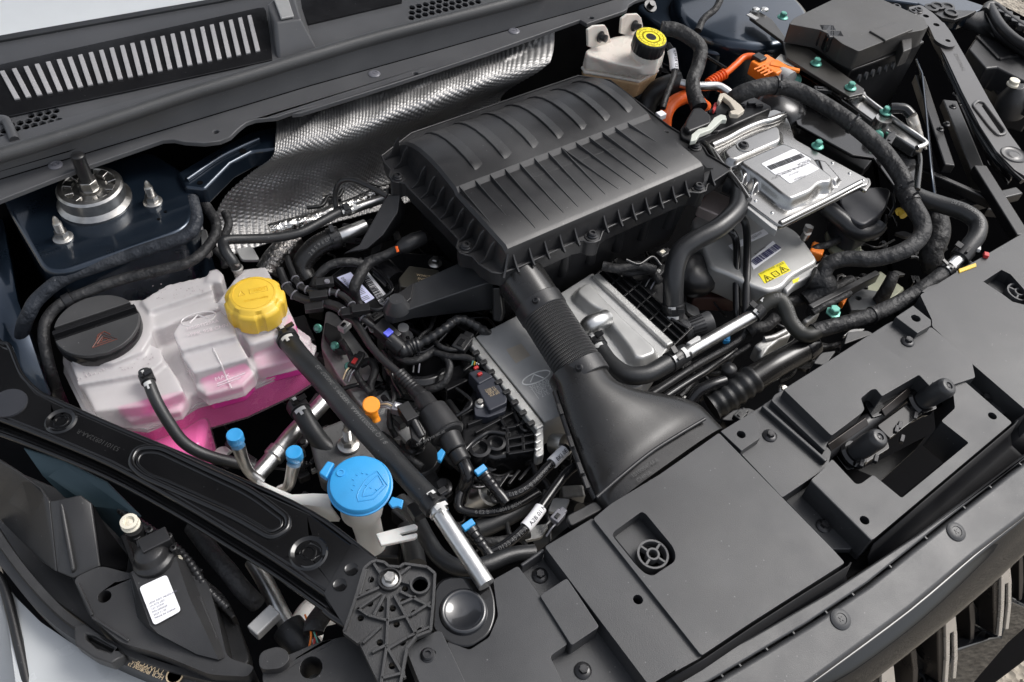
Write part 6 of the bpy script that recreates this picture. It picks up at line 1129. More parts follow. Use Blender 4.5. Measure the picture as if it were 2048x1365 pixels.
# ---------------------------------------------------------------- right of the airbox: S hose, inverter, pipes
pS = W(A3, [(760, -40, 0.030), (830, 10, 0.032), (850, 80, 0.034), (815, 190, 0.034), (660, 330, 0.030), (470, 435, 0.022), (350, 530, 0.012), (300, 660, -0.002), (285, 800, -0.02), (283, 960, -0.045), (285, 1090, -0.065)])
hS = hose('charge_hose', 'thick ribbed black hose curving from the airbox down to its clamp', pS, 0.0145, K['rubw'], n=22); clamp(hS, pS, 0.93, 0.0145, 0.012, ang=0.1)
tk = thing('vacuum_pump', 'vacuum pump with ribbed black conical cap below the thick curved hose', 'pump', P(1400, 660, -0.1)); A_, B_ = P(*A3(400, 1195), -0.07), P(*A3(600, 1125), -0.062)
m = M(); m.lathe([(0.017, -0.006), (0.017, 0.0), (0.0145, 0.001), (0.0145, 0.004), (0.0135, 0.005), (0.0160, (B_-A_).length), (0.0150, (B_-A_).length+0.002), (0.001, (B_-A_).length+0.0022)], A_, B_-A_, 28); ck = obj('cone', m, K['cover'], tk, smooth=40)
sd_ = TOCAM(A_); dd = (B_-A_).normalized(); L_ = (B_-A_).length
for k in range(9):
    a = -1.3+k*0.33; u = (sd_-dd*sd_.dot(dd)).normalized(); v = dd.cross(u); rd = u*math.cos(a)+v*math.sin(a); m = M(); m.bar(A_+dd*0.006+rd*0.0150, A_+dd*(L_*0.7)+rd*0.0158, 0.0016, 0.0014, rd); obj('groove_rib', m, K['blk'], ck)
m = M(); m.box(P(*A3(320, 1200), -0.07), 0.004, 0.03, 0.034, V((0.9, 0.3, 0)).normalized(), V((-0.3, 0.9, 0)).normalized()); m.box(P(*A3(265, 1230), -0.085), 0.03, 0.03, 0.03); obj('pump_flange', m, K['blkgl'], tk, bevel=0.002)
m = M(); dcen = P(*A3(470, 720), -0.075); m.lathe([(0.030, -0.02), (0.036, -0.005), (0.035, 0.008), (0.029, 0.017), (0.018, 0.022), (0.001, 0.024)], dcen, V((0.25, -0.35, 0.9)).normalized(), 36); solo('vacuum_canister', m, K['blk'], 'round black canister tucked behind the thick curved hose', 'canister', smooth=60)
pT1 = W(A3, [(700, 300, -0.02), (770, 350, -0.02), (815, 420, -0.03), (828, 560, -0.04), (822, 760, -0.055), (825, 1010, -0.075), (830, 1100, -0.085)]); hose('coolant_line', 'left one of two thin upright black pipes by the inverter', pT1, 0.0056, K['blkgl'], 'thin upright pipes', cat='pipe')
pT2 = W(A3, [(800, 170, -0.01), (870, 240, -0.01), (908, 330, -0.02), (915, 560, -0.035), (910, 800, -0.05), (905, 1020, -0.07)]) + W(A5, [(875, 440, -0.085), (820, 540, -0.09), (700, 620, -0.09), (450, 760, -0.085), (200, 920, -0.08), (0, 1050, -0.075), (-80, 1110, -0.075)])
hT = hose('coolant_line', 'right one of two thin upright black pipes, turning forward below', pT2, 0.0058, K['blk'], 'thin upright pipes', cat='pipe'); m = M(); text_tube(m, 'NAC VIC J52 0203 EPDM  M1170120  YR Z', pT2, 0.0058, 0.33, 0.0050, V((0.1, -0.3, 1)), flip=True); obj('hose_print', m, K['grey'], hT)
hose('coolant_line', 'black pipe with faint print parallel below the silver pipe', W(A5, [(780, 640, -0.10), (640, 740, -0.10), (480, 850, -0.095), (300, 960, -0.09), (120, 1080, -0.085)]), 0.0060, K['blkgl'], 'thin upright pipes', cat='pipe')
# inverter
iv_ = thing('inverter', 'flat grey metal inverter case with barcode and yellow warning labels', 'inverter', P(1520, 520, -0.13)); VZ2 = -0.045
m = M(); m.prism(roundpoly(W(A3, [(440, 250), (560, 150), (700, 60), (900, 120), (1150, 250), (1330, 340), (1400, 420), (1530, 610), (1300, 740), (1220, 830), (1100, 868), (950, 815), (760, 720), (600, 660)], VZ2), 0.01, 3), UP, 0.05); obj('case', m, K['inv'], iv_, bevel=0.006, seg=4)
m = M(); m.prism(W(A3, [(1225, 835), (1310, 745), (1540, 610), (1560, 680), (1330, 800), (1255, 880)], VZ2-0.006), UP, 0.02); obj('case_ledge', m, K['alub'], iv_, bevel=0.003)
m = M(); m.prism(W(A3, [(1300, 770), (1360, 745), (1350, 780), (1305, 800)], VZ2-0.0055), UP, 0.0006); obj('painted_reflection', m, K['yl'], iv_)  # yellowish reflection painted as a thin patch on the ledge
def lab(name, pts, h, mat, par=iv_): mm = M(); mm.prism(W(A3, pts, VZ2+h), UP, 0.0006); return obj(name, mm, mat, par)
lab('part_label', [(755, 475), (1065, 330), (1095, 375), (790, 515)], 0.0006, K['label']); bl = lab('barcode_label', [(930, 605), (1135, 435), (1205, 510), (970, 678)], 0.0006, K['label']); yl = lab('warning_label', [(1008, 715), (1225, 605), (1285, 690), (1065, 800)], 0.0006, K['yl'])
d = (P(*A3(1170, 475), VZ2)-P(*A3(950, 625), VZ2)).normalized(); e = UP.cross(d); o0 = P(*A3(955, 632), VZ2+0.0012); m = M(); x = 0.0; rng = random.Random(9)
while x < 0.060:
    w_ = rng.choice((0.0008, 0.0014, 0.002)); m.box(o0+d*(x+0.004), w_, 0.011, 0.0003, d, e); x += w_+rng.choice((0.0008, 0.0014))
obj('barcode', m, pm('blue black print', (0.05, 0.05, 0.12), 0.5), bl, kind='stuff')
m = M(); text_on(m, '86-01-0000001', P(*A3(985, 555), VZ2+0.0012), d, UP, 0.0030, 0.0002); obj('label_print', m, K['ink'], bl)
m = M(); dw = (P(*A3(1225, 605), VZ2)-P(*A3(1008, 715), VZ2)).normalized(); ew = UP.cross(dw)
for (x, y) in ((1090, 755), (1222, 680)):
    c = P(*A3(x, y), VZ2+0.0014); m.tube([c-dw*0.007-ew*0.005, c+dw*0.007-ew*0.005, c+ew*0.007, c-dw*0.007-ew*0.005], 0.0005, n=5, raw=True); m.tube([c+ew*0.003, c-ew*0.002], 0.0007, n=5, raw=True); m.tube([c-ew*0.0035, c-ew*0.0042], 0.0007, n=5, raw=True)
c = P(*A3(1155, 715), VZ2+0.0014); m.tube([c-dw*0.005-ew*0.005, c+dw*0.005-ew*0.005, c+dw*0.005+ew*0.004, c-dw*0.005+ew*0.004, c-dw*0.005-ew*0.005], 0.0005, n=5, raw=True); text_on(m, 'i', c-dw*0.001-ew*0.003, dw, UP, 0.005, 0.0)
text_on(m, 'HIGH VOLTAGE', P(*A3(1030, 722), VZ2+0.0014), dw, UP, 0.0030, 0.0); text_on(m, '-AUX-B', P(*A3(1165, 660), VZ2+0.0014), dw, UP, 0.0034, 0.0); obj('warning_print', m, K['ink'], yl)
m = M(); text_on(m, 'TZ160X027', P(*A3(960, 425), VZ2+0.0012), d, UP, 0.0034, 0.0002); text_on(m, '0 2 7', P(*A3(965, 410), VZ2+0.0012), d, UP, 0.0030, 0.0002); obj('label_print', m, K['ink'], iv_)
m = M(); m.box(P(*A3(660, 160), -0.02), 0.05, 0.05, 0.02, V((0.9, 0.4, 0)).normalized(), V((-0.4, 0.9, 0)).normalized()); solo('finned_box', m, pm('pinkish metal', (0.45, 0.38, 0.36), 0.45, metal=0.5), 'small pale metal box seen under the airbox corner', 'box', bevel=0.003)
solo('high_voltage_plug', M().box(P(*A3(1505, 525), -0.055), 0.026, 0.020, 0.016, V((0.85, 0.5, 0)).normalized(), V((-0.5, 0.85, 0)).normalized()), K['org2'], 'orange plug at the right edge of the grey inverter', 'plug', bevel=0.003)
m = M(); m.tube(W(A3, [(1400, 410, -0.04), (1430, 360, -0.02)]), 0.006, n=12, sub=2); m.hexa(P(*A3(1428, 350), -0.022), V((0.2, 0.1, 1)).normalized(), 0.0075, 0.008); solo('inverter_stud', m, K['steel'], 'short steel stud behind the inverter by the orange plug', 'stud', smooth=35)
m = M(); m.box(P(*A3(600, 880), -0.12), 0.07, 0.05, 0.03, V((0.8, -0.5, 0)).normalized(), V((0.5, 0.8, 0)).normalized()); solo('brown_housing', m, K['brown'], 'rust brown housing deep beside the ribbed cap', 'housing', bevel=0.003)
hose('wiring_harness', 'thick taped harness lying across the inverter front', W(A3, [(600, 735, -0.075), (720, 790, -0.075), (860, 860, -0.075), (1000, 925, -0.075), (1150, 960, -0.075), (1350, 945, -0.085), (1600, 870, -0.09), (1800, 770, -0.10)]), 0.0085, K['tape'], cat='harness')
# silver pipe with its two hoses
pA = W(A5, [(300, 690, -0.035), (620, 505, -0.035), (960, 310, -0.035)]); sp2 = hose('coolant_pipe', 'long straight silver pipe in front of the inverter', pA, 0.0090, K['alu'], cat='pipe', n=22)
m = M(); m.prism(W(A5, [(330, 570), (430, 505), (460, 510), (465, 545), (370, 590)], -0.026), UP, 0.006); obj('welded_tab', m, K['alub'], sp2, bevel=0.0015)
pB = W(S4, [(795, 455, -0.052), (830, 510, -0.05), (890, 595, -0.042), (980, 655, -0.036), (1080, 655, -0.034), (1180, 605, -0.034), (1290, 540, -0.035)]); hB = hose('coolant_hose', 'black hose from the intercooler elbow to the silver pipe', pB, 0.0124, n=20); clamp(hB, pB, 0.13, 0.0124, 0.014); clamp(hB, pB, 0.90, 0.0124, 0.016)
pC = W(A5, [(940, 320, -0.035), (1000, 260, -0.030), (1090, 195, -0.022), (1180, 185, -0.02), (1235, 260, -0.025), (1280, 380, -0.034), (1360, 475, -0.04), (1440, 505, -0.04), (1520, 470, -0.038)])
hC = hose('coolant_hose', 'olive black S shaped hose beyond the silver pipe', pC, 0.0108, pm('olive rubber', (0.024, 0.024, 0.020), 0.45, dust=0.4, bump=0.3), n=20); clamp(hC, pC, 0.06, 0.0108, 0.016); m = M(); text_tube(m, 'EJ11 G B 1N04EPDM', pC, 0.0108, 0.035, 0.0055, V((0.2, -0.2, 1))); obj('hose_print', m, K['grey'], hC)
pD = W(S3, [(890, 860, -0.038), (1000, 830, -0.036), (1200, 775, -0.03), (1400, 680, -0.022), (1540, 590, -0.015), (1640, 510, -0.01)]); hD = hose('sleeved_hose', 'long fabric sleeved black hose beside the front cover', pD, 0.0110, K['tape'], n=18); clamp(hD, pD, 0.42, 0.0110, 0.004, marks=False, lug=False, name='cable_tie'); clamp(hD, pD, 0.95, 0.0110, 0.010)
pE = W(S3, [(1630, 520, -0.01), (1710, 440, -0.006)]); hose('pipe_union', 'short silver pipe union beside the far right cover', pE, 0.0092, K['alu'], cat='pipe', sub=3)
pF = W(S3, [(1690, 460, -0.008), (1740, 400, 0.0), (1790, 330, 0.008), (1790, 260, 0.014), (1720, 205, 0.016), (1600, 165, 0.012), (1480, 125, 0.01), (1400, 80, 0.01)]); hF = hose('coolant_hose', 'grey black elbow hose at the far right dropping to the union', pF, 0.0130, n=20); clamp(hF, pF, 0.06, 0.0130, 0.018, marks=False); m = M(); text_tube(m, 'BIT 0023S 028', pF, 0.0130, 0.12, 0.0075, V((-0.2, -0.1, 1)), flip=True); obj('hose_print', m, K['grey'], hF)
pG = W(A5, [(1440, 610, -0.07), (1300, 690, -0.07), (1120, 790, -0.07), (930, 910, -0.075)]); hG = hose('charge_pipe', 'fat smooth black pipe behind the front cover', pG, 0.0185, K['duct'], cat='pipe', n=26)
pG2 = W(A5, [(960, 890, -0.074), (860, 960, -0.08), (720, 1060, -0.09), (560, 1160, -0.10)]); m = M(); m.tube(pG2, 0.0192, n=26, sub=8, ripple=(0.014, 0.0011)); obj('bellows', m, K['rub'], hG, smooth=50)
m = M(); A_, B_ = P(*A5(1380, 645), -0.07), P(*A5(1470, 590), -0.07); m.lathe([(0.0190, 0), (0.0198, 0.002), (0.0198, 0.02), (0.0190, 0.022)], A_, B_-A_, 28); obj('end_collar', m, K['blkgl'], hG, smooth=40)
solo('union_cylinder', M().lathe([(0.0105, -0.02), (0.0105, 0.010), (0.0095, 0.012), (0.001, 0.016)], P(*A5(715, 850), -0.075), V((-0.1, 0.1, 1)).normalized(), 24), K['blk'], 'black plastic cylinder beside the fat black bellows pipe', 'cylinder', smooth=40)
hose('vent_pipe', 'glossy black pipe curling into the shadow behind the duct', W(A5, [(680, 920, -0.075), (560, 960, -0.075), (440, 1020, -0.08), (360, 1120, -0.09)]), 0.0085, K['blkgl'], cat='pipe')
m = M(); m.prism(W(A5, [(945, 595), (1060, 515), (1230, 435), (1290, 470), (1280, 510), (1180, 545), (1090, 620), (1020, 720), (985, 690), (1000, 640)], -0.085), UP, 0.03); cb_ = solo('cast_bracket', m, K['cast'], 'light cast metal bracket between silver pipe and fat pipe', 'bracket', bevel=0.005, seg=3)
m = M(); m.tube(W(A5, [(1040, 540, -0.082), (1130, 520, -0.082), (1250, 460, -0.082)]), 0.004, n=8); obj('cast_rib', m, K['cast'], cb_, smooth=60)
m = M(); m.prism(W(A5, [(1390, 355), (1530, 265), (1555, 300), (1430, 395)], -0.07), UP, 0.02); solo('cast_lug', m, K['cast'], 'small cast metal lug beside the olive hose bend', 'lug', bevel=0.004)
for x, y, lb_t in ((1665, 303, 'green flange bolt beside the sleeved hose'),): solo('flange_bolt', M().lathe([(0.011, 0), (0.011, 0.002), (0.0075, 0.003), (0.0075, 0.010), (0.006, 0.011), (0.001, 0.011)], P(*A5(x, y), -0.05), UP, 6), K['green'], lb_t, 'bolt', smooth=30)
hose('return_hose', 'black hose stub emerging below the stamped control unit', W(S3, [(960, 170, 0.0), (1040, 240, -0.01), (1110, 300, -0.02), (1170, 320, -0.025), (1230, 300, -0.025), (1255, 270, -0.02)]), 0.0135, K['rubw'], n=20)
m = M(); m.prism(roundpoly(W(S3, [(1020, 120), (1200, 60), (1330, 70), (1290, 200), (1170, 280), (1080, 230)], 0.0), 0.02), UP, 0.06); solo('relay_case', m, pm('slate case', (0.020, 0.021, 0.026), 0.45), 'smooth slate box below the control unit corner', 'box', bevel=0.004)
pgm = pm('pale green metal', (0.33, 0.34, 0.25), 0.5, metal=0.3); m = M(); m.prism(roundpoly(W(S3, [(960, 300), (1020, 290), (1150, 350), (1170, 420), (1060, 470), (980, 400)], -0.06), 0.01), UP, 0.01); solo('pale_bracket', m, pgm, 'pale green metal bracket behind the curved harness near the hose stub', 'bracket', bevel=0.004)
m = M(); m.prism(W(S3, [(1180, 600), (1260, 520), (1400, 620), (1330, 690), (1200, 700)], -0.10), UP, 0.01); solo('pale_bracket', m, pgm, 'pale green metal bracket beside the dark grey plate', 'bracket', bevel=0.004)
m = M(); m.prism(W(S3, [(1080, 680), (1150, 620), (1280, 640), (1260, 700), (1180, 740), (1100, 740)], -0.09), UP, 0.01, holes=[hole(P(*S3(1140, 675), -0.09), UP, 0.004)]); solo('grey_plate', m, pm('grey plate', (0.05, 0.055, 0.06), 0.45), 'dark grey plate with a hole below the curved harness', 'plate', bevel=0.002)
solo('orange_tab', M().prism(W(S3, [(1040, 690), (1075, 625), (1105, 625), (1095, 650), (1060, 715)], -0.07), UP, 0.01), K['org2'], 'orange tab between grey plate and sleeved hose', 'tab', bevel=0.002)
m = M(); m.bar(P(*S3(880, 720), -0.055), P(*S3(1250, 530), -0.055), 0.010, 0.02); solo('cable_tray', m, K['blk'], 'black notched cable tray edge below the curved harness', 'cable tray', bevel=0.002)
solo('cable_gland', M().tube(W(S3, [(1260, 690, -0.09), (1310, 600, -0.06), (1335, 540, -0.05)]), [0.011, 0.0095, 0.008], n=14), K['tape'], 'black cable gland standing on the grey plate', 'cable', smooth=60)
hose('wiring_harness', 'black taped bundle under the inverter front edge', W(S3, [(880, 560, -0.05), (960, 600, -0.055), (920, 660, -0.07), (860, 700, -0.08)]), 0.017, K['tape'], cat='harness')
hose('wiring_harness', 'black taped bundle hanging behind the elbow hose', W(S3, [(1560, 200, -0.04), (1580, 320, -0.05), (1540, 430, -0.07), (1560, 520, -0.09)]), 0.018, K['tape'], cat='harness')
for k, q in enumerate(((1795, 405), (1840, 440))): solo('plug_tip', M().box(P(*S3(*q), 0.003), 0.009, 0.007, 0.006, V((0.8, 0.6, 0)), V((-0.6, 0.8, 0))), K[('white', 'red')[k]], ('white', 'red')[k]+' plug tip behind the far right cover edge', 'plug', bevel=0.001)
solo('yellow_tag', M().prism(W(S3, [(1690, 515), (1785, 480), (1790, 500), (1695, 535)], 0.002), UP, 0.004), K['yel'], 'yellow strip behind the far right cover edge', 'tag', bevel=0.001)

# ---------------------------------------------------------------- engine control unit
ec = thing('control_unit', 'stamped bright aluminium engine control unit with white label', 'control unit', P(1580, 330, 0.02)); EZ = 0.044
m = M(); m.prism(roundpoly(W(B4, [(232, 405), (262, 380), (820, 148), (905, 180), (945, 260), (985, 385), (1230, 520), (1575, 705), (1560, 748), (1520, 755), (885, 1072), (840, 1060), (690, 950), (600, 880), (450, 620), (330, 500)], EZ), 0.006, 3), UP, 0.008); obj('base_plate', m, K['ecu'], ec, bevel=0.0025, seg=3)
fe = [(roundpoly(W(B4, [(520, 560), (890, 400), (1150, 530), (1190, 600), (1300, 680), (1285, 735), (1190, 735), (1130, 800), (955, 870), (880, 830), (720, 700), (600, 620)], EZ+0.017), 0.012, 3), 0.0165, 0.011), (roundpoly(W(B4, [(400, 480), (520, 400), (830, 270), (875, 300), (890, 400), (520, 560), (450, 545)], EZ+0.010), 0.010, 3), 0.0105, 0.009), (W(B4, [(1150, 540), (1230, 560), (1340, 690), (1310, 730), (1200, 690)], EZ+0.006), 0.007, 0.008), (W(B4, [(540, 620), (600, 600), (640, 660), (570, 720)], EZ+0.008), 0.010, 0.009), (W(B4, [(640, 690), (700, 670), (735, 720), (650, 790)], EZ+0.008), 0.009, 0.008)]
bod = obj('raised_body', pressed(fe, EZ+0.0001, 0.0018), K['ecu'], ec, smooth=0)
m = M(); m.tube(W(B4, [(330, 440), (450, 385), (560, 325), (700, 265), (800, 240), (900, 200)], EZ+0.0035), 0.0060, n=10); obj('pressed_ridge', m, K['ecu'], ec, smooth=70)
m = M(); m.tube(W(B4, [(250, 405), (330, 480), (400, 580), (520, 720), (620, 870)], EZ+0.001), 0.0055, n=10); obj('pressed_ridge', m, K['ecu'], ec, smooth=70)
m = M(); m.tube(W(B4, [(870, 1050), (1000, 985), (1250, 860), (1500, 730)], EZ+0.001), 0.0042, n=10); obj('pressed_ridge', m, K['ecu'], ec, smooth=70)
m = M(); m.lathe([(0.015, -0.004), (0.013, 0.0), (0.001, 0.0)], P(*B4(590, 440), EZ+0.0122), UP, 28); obj('screw_dish', m, K['ecu'], ec, smooth=50); torx(ec, P(*B4(580, 438), EZ+0.0124), UP, 0.0068)
for q in ((675, 875), (805, 970), (1280, 578), (1415, 660), (1520, 715)): m = M(); m.lathe([(0.003, 0), (0.002, 0.0016), (0.0001, 0.002)], P(*B4(*q), EZ), UP, 10); obj('rivet', m, K['alu'], ec, smooth=60)
for q in ((640, 940), (740, 1030)): m = M(); m.tube([P(*B4(q[0]+x, q[1]+y), EZ-0.010) for x, y in ((-25, -20), (0, -10), (5, 20), (30, 15))], 0.003, n=8); obj('edge_clip', m, K['steel'], ec, smooth=60)
m = M(); m.prism(W(B4, [(605, 890), (850, 1068), (840, 1110), (800, 1085), (610, 930)], EZ-0.003), UP, 0.012); obj('sheet_edge', m, K['alub'], ec, bevel=0.001)
m = M(); m.prism(roundpoly(W(B4, [(1470, 690), (1575, 690), (1590, 740), (1545, 800), (1500, 770)], EZ-0.004), 0.006), UP, 0.006); obj('mounting_ear', m, K['ecu'], ec, bevel=0.002)
LH = EZ+0.0172; m = M(); m.prism(roundpoly(W(B4, [(718, 582), (975, 464), (1112, 545), (1098, 572), (1178, 622), (945, 738), (858, 668), (830, 668)], LH), 0.003, 3), UP, 0.0006); la_ = obj('paper_label', m, K['label'], ec)
d = (P(*B4(775, 615), LH)-P(*B4(1050, 510), LH)).normalized(); e = UP.cross(d); m = M(); x = 0.0; o0 = P(*B4(1045, 515), LH+0.0006); rng = random.Random(2)
while x < 0.068:
    w_ = rng.choice((0.0007, 0.0012, 0.0018)); m.box(o0+d*x, w_, 0.0095, 0.0003, d, e); x += w_+rng.choice((0.0007, 0.0012))
obj('barcode', m, K['ink'], la_, kind='stuff')
m = M(); text_on(m, 'BOSCH', P(*B4(1092, 548), LH+0.0003), d, UP, 0.0052, 0.0004); text_on(m, '0 261 S21 786  MED17.8.10', P(*B4(1060, 590), LH+0.0003), d, UP, 0.0030, 0.0004); text_on(m, '1037 600 172  E4T15C', P(*B4(935, 640), LH+0.0003), d, UP, 0.0026, 0.0004); text_on(m, 'F01RB0DSE4', P(*B4(1060, 670), LH+0.0003), d, UP, 0.0030, 0.0004); text_on(m, '3605010 AA', P(*B4(1010, 640), LH+0.0003), d, UP, 0.0028, 0.0004)
ll = [P(*B4(1100, 575), LH+0.0008), P(*B4(840, 665), LH+0.0008)]; m.bar(*ll, 0.0006, 0.0004); obj('label_print', m, K['ink'], la_)
kn = thing('control_unit_connector', 'black harness connector with pale levers beside the control unit', 'connector', P(1430, 250, 0.03))
m = M(); m.prism(W(B4, [(85, 300), (120, 250), (330, 140), (560, 20), (640, 40), (800, 128), (800, 145), (230, 395), (160, 400), (90, 370)], 0.056), UP, 0.04); obj('housing', m, K['blk'], kn, bevel=0.003)
m = M(); m.prism(W(B4, [(130, 230), (180, 140), (240, 130), (330, 200), (330, 260), (150, 330), (110, 290)], 0.064), UP, 0.02); obj('cable_hood', m, K['blk'], kn, bevel=0.004)
for q in ((225, 215), (235, 255), (330, 180), (340, 330), (560, 130), (640, 110), (700, 130), (480, 180)): m = M(); m.box(P(*B4(*q), 0.058), 0.013, 0.006, 0.006, V((0.9, -0.4, 0)).normalized(), V((0.4, 0.9, 0)).normalized()); obj('latch_lug', m, K['blkgl'], kn, bevel=0.0008)
m = M(); m.prism(W(B4, [(160, 405), (170, 350), (225, 305), (290, 290), (350, 215), (400, 190), (440, 200), (450, 235), (410, 235), (330, 310), (240, 345), (205, 395)], 0.072), UP, 0.008); obj('lever', m, K['lever'], kn, bevel=0.0015)
m = M(); m.prism(W(B4, [(375, 80), (390, 30), (430, 20), (480, 55), (560, 120), (590, 160), (540, 195), (480, 190), (470, 165), (510, 155), (470, 95), (420, 55), (395, 100)], 0.078), UP, 0.008); obj('lever', m, pm('beige lever', (0.50, 0.45, 0.37), 0.4), kn, bevel=0.0015)
m = M(); m.prism(W(B4, [(335, 150), (350, 100), (375, 95), (365, 140), (345, 170)], 0.070), UP, 0.006); obj('red_lock', m, K['red'], kn, bevel=0.001)
# ---------------------------------------------------------------- black carrier frame with green bolts
cr_ = thing('carrier_frame', 'black steel carrier frame held with green bolts beside the fuse box', 'carrier', P(1680, 230, 0.0))
m = M(); m.prism(W(S2, [(190, 500), (250, 470), (340, 480), (640, 690), (1000, 935), (1130, 1020), (1162, 1085), (1150, 1200), (1120, 1420), (1050, 1365), (840, 1080), (700, 1060), (320, 850)], 0.020), UP, 0.006); obj('side_plate', m, K['gloss'], cr_, bevel=0.002)
m = M(); m.tube(W(S2, [(180, 500), (330, 500), (640, 700), (1000, 945), (1125, 1030), (1158, 1090), (1140, 1300)], 0.022), 0.005, n=8, sub=6); obj('edge_bead', m, K['gloss'], cr_, smooth=60)
m = M(); m.prism(W(S2, [(0, 70), (60, 75), (150, 130), (245, 255), (400, 330), (782, 608), (775, 640), (680, 662), (250, 395), (225, 285), (0, 120)], 0.062), UP, 0.006); obj('carrier_rail', m, pm('dark bronze black paint', (0.022, 0.020, 0.017), 0.4, coat=0.3, dust=0.4), cr_, bevel=0.0015)
m = M(); m.prism(W(S2, [(620, 668), (660, 640), (770, 625), (800, 660), (1190, 950), (1195, 1000), (1130, 1012), (900, 870)], 0.040), UP, 0.02); al = obj('alloy_bracket', m, K['ecu'], cr_, bevel=0.004, seg=3)
m = M(); m.tube(W(S2, [(770, 640), (800, 680), (1000, 830), (1185, 960), (1190, 990), (1140, 1010)], 0.044), 0.0042, n=8, sub=5); obj('alloy_rim', m, K['alu'], al, smooth=60)
m = M(); m.lathe([(0.017, -0.012), (0.013, 0.006)], P(*S2(905, 830), 0.045), UP, 22); obj('alloy_boss', m, K['ecu'], al, smooth=40)
m = M(); m.lathe([(0.014, -0.01), (0.011, 0.010)], P(*S2(715, 670), 0.042), UP, 20); obj('alloy_boss', m, K['ecu'], al, smooth=40)
for q, z, n in (((222, 122), 0.063, UP), ((450, 437), 0.063, UP), ((313, 545), 0.030, V((-0.5, -0.6, 0.6))), ((685, 602), 0.063, UP), ((925, 770), 0.053, UP), ((870, 930), 0.030, V((-0.5, -0.6, 0.6))), ((460, 1000), 0.046, UP)):
    hexbolt(cr_, P(*S2(*q), z), n, 0.0058, 0.0096, 0.010, K['green'], spin=0.2)
for q in ((40, 70), (100, 70)): m = M(); m.lathe([(0.007, 0), (0.006, 0.003), (0.001, 0.004)], P(*S2(*q), 0.066), UP, 16); obj('rivet', m, K['alu'], cr_, smooth=60)
m = M(); m.bar(P(*S2(-10, 95), 0.064), P(*S2(50, 130), 0.064), 0.010, 0.002); obj('silver_tag', m, K['alub'], cr_)
m = M(); m.bar(P(*S2(190, 390), 0.055), P(*S2(320, 440), 0.055), 0.03, 0.003, V((0.3, -0.5, 0.8))); obj('rating_plate', m, pm('grey rating plate', (0.30, 0.29, 0.27), 0.5), cr_)
m = M(); m.prism(W(S2, [(320, 850), (700, 1060), (840, 1090), (780, 1160), (500, 1000), (330, 920)], -0.02), UP, 0.02); obj('carrier_shelf', m, K['blk'], cr_, bevel=0.002)
pj = W(S2, [(960, 740, 0.06), (1010, 740, 0.062), (1060, 750, 0.062), (1100, 790, 0.058), (1120, 850, 0.045), (1150, 920, 0.03), (1200, 1020, 0.01)]); hj = hose('earth_cable', 'glossy black cable lug bending over the alloy bracket', pj[:4], 0.0085, K['blkgl'], cat='cable'); m = M(); m.tube(pj[3:], [0.009, 0.009, 0.007, 0.002], n=12); obj('cable_tail', m, K['champ'], hj, smooth=60)
# big harness over the carrier
pk2 = W(S2, [(-220, 760, 0.03), (-140, 700, 0.055), (-60, 640, 0.075), (60, 600, 0.085), (180, 585, 0.085), (320, 620, 0.08), (500, 715, 0.075), (700, 850, 0.07), (860, 985, 0.062), (960, 1100, 0.055), (1050, 1240, 0.045)]) + W(S3, [(1390, 80, 0.035), (1440, 170, 0.03), (1490, 260, 0.02), (1480, 340, 0.01), (1390, 415, 0.0), (1230, 460, -0.01), (1080, 460, -0.02), (980, 490, -0.03), (940, 560, -0.045)])
hk = hose('main_harness', 'fat taped black harness sweeping over the carrier and round the right side', pk2, [0.0132]*11+[0.0138, 0.0135, 0.0125, 0.0125, 0.0122, 0.0118, 0.0118, 0.0118, 0.0125], K['tape'], cat='harness', n=18)
for t_ in (0.21, 0.37, 0.58, 0.62): clamp(hk, pk2, t_, 0.0134, 0.006, K['blk'], False, True, name='cable_tie')
solo('orange_band', M().tube(W(S3, [(1352, 205, 0.0), (1372, 200, 0.004), (1390, 225, 0.004)]), 0.006, n=10), K['yel'], 'small yellow and black wire band beside the fat harness', 'band', smooth=60)
m = M(); m.lathe([(0.045, -0.06), (0.05, -0.02), (0.045, 0.0), (0.03, 0.012), (0.001, 0.016)], P(*S2(200, 720), 0.02), UP, 28); solo('black_boot', m, K['blkgl'], 'round gloss black boot under the fat harness arch', 'boot', smooth=50)
# ---------------------------------------------------------------- orange cables and plug, harness behind
hose('high_voltage_cable', 'thick orange cable bending behind the airbox corner', W(S1, [(780, 880, 0.0), (785, 800, 0.012), (820, 725, 0.02), (880, 680, 0.025), (960, 665, 0.025), (1060, 740, 0.0)]), 0.0115, K['org'], 'orange cables', cat='cable', n=20)
po = W(S1, [(1070, 580, 0.03), (1120, 545, 0.034), (1200, 500, 0.04), (1270, 440, 0.046), (1320, 395, 0.05), (1370, 385, 0.052), (1420, 400, 0.052)]); ho = hose('high_voltage_cable', 'thin orange cable running up to the orange plug', po, 0.0056, K['org'], 'orange cables', cat='cable'); m = M(); m.tube(W(S1, [(1080, 575, 0.031), (1130, 540, 0.035), (1200, 500, 0.04)]), 0.0082, n=16, sub=8, ripple=(0.0055, 0.0012)); obj('corrugated_sleeve', m, K['org'], ho, smooth=50)
opl = thing('orange_plug', 'orange high voltage plug below the carrier rail', 'plug', P(*S1(1480, 500), 0.03)); ux = (P(*S1(1560, 540), 0.05)-P(*S1(1400, 440), 0.05)).normalized(); uy = UP.cross(ux)
m = M(); m.box(P(*S1(1470, 475), 0.044), 0.040, 0.042, 0.026, ux, uy); m.box(P(*S1(1535, 490), 0.048), 0.030, 0.036, 0.022, ux, uy); obj('shell', m, K['org2'], opl, bevel=0.003)
m = M(); m.box(P(*S1(1600, 465), 0.058), 0.050, 0.008, 0.006, (ux+uy*0.7).normalized(), (uy-ux*0.7).normalized()); obj('lever', m, K['org2'], opl, bevel=0.0015)
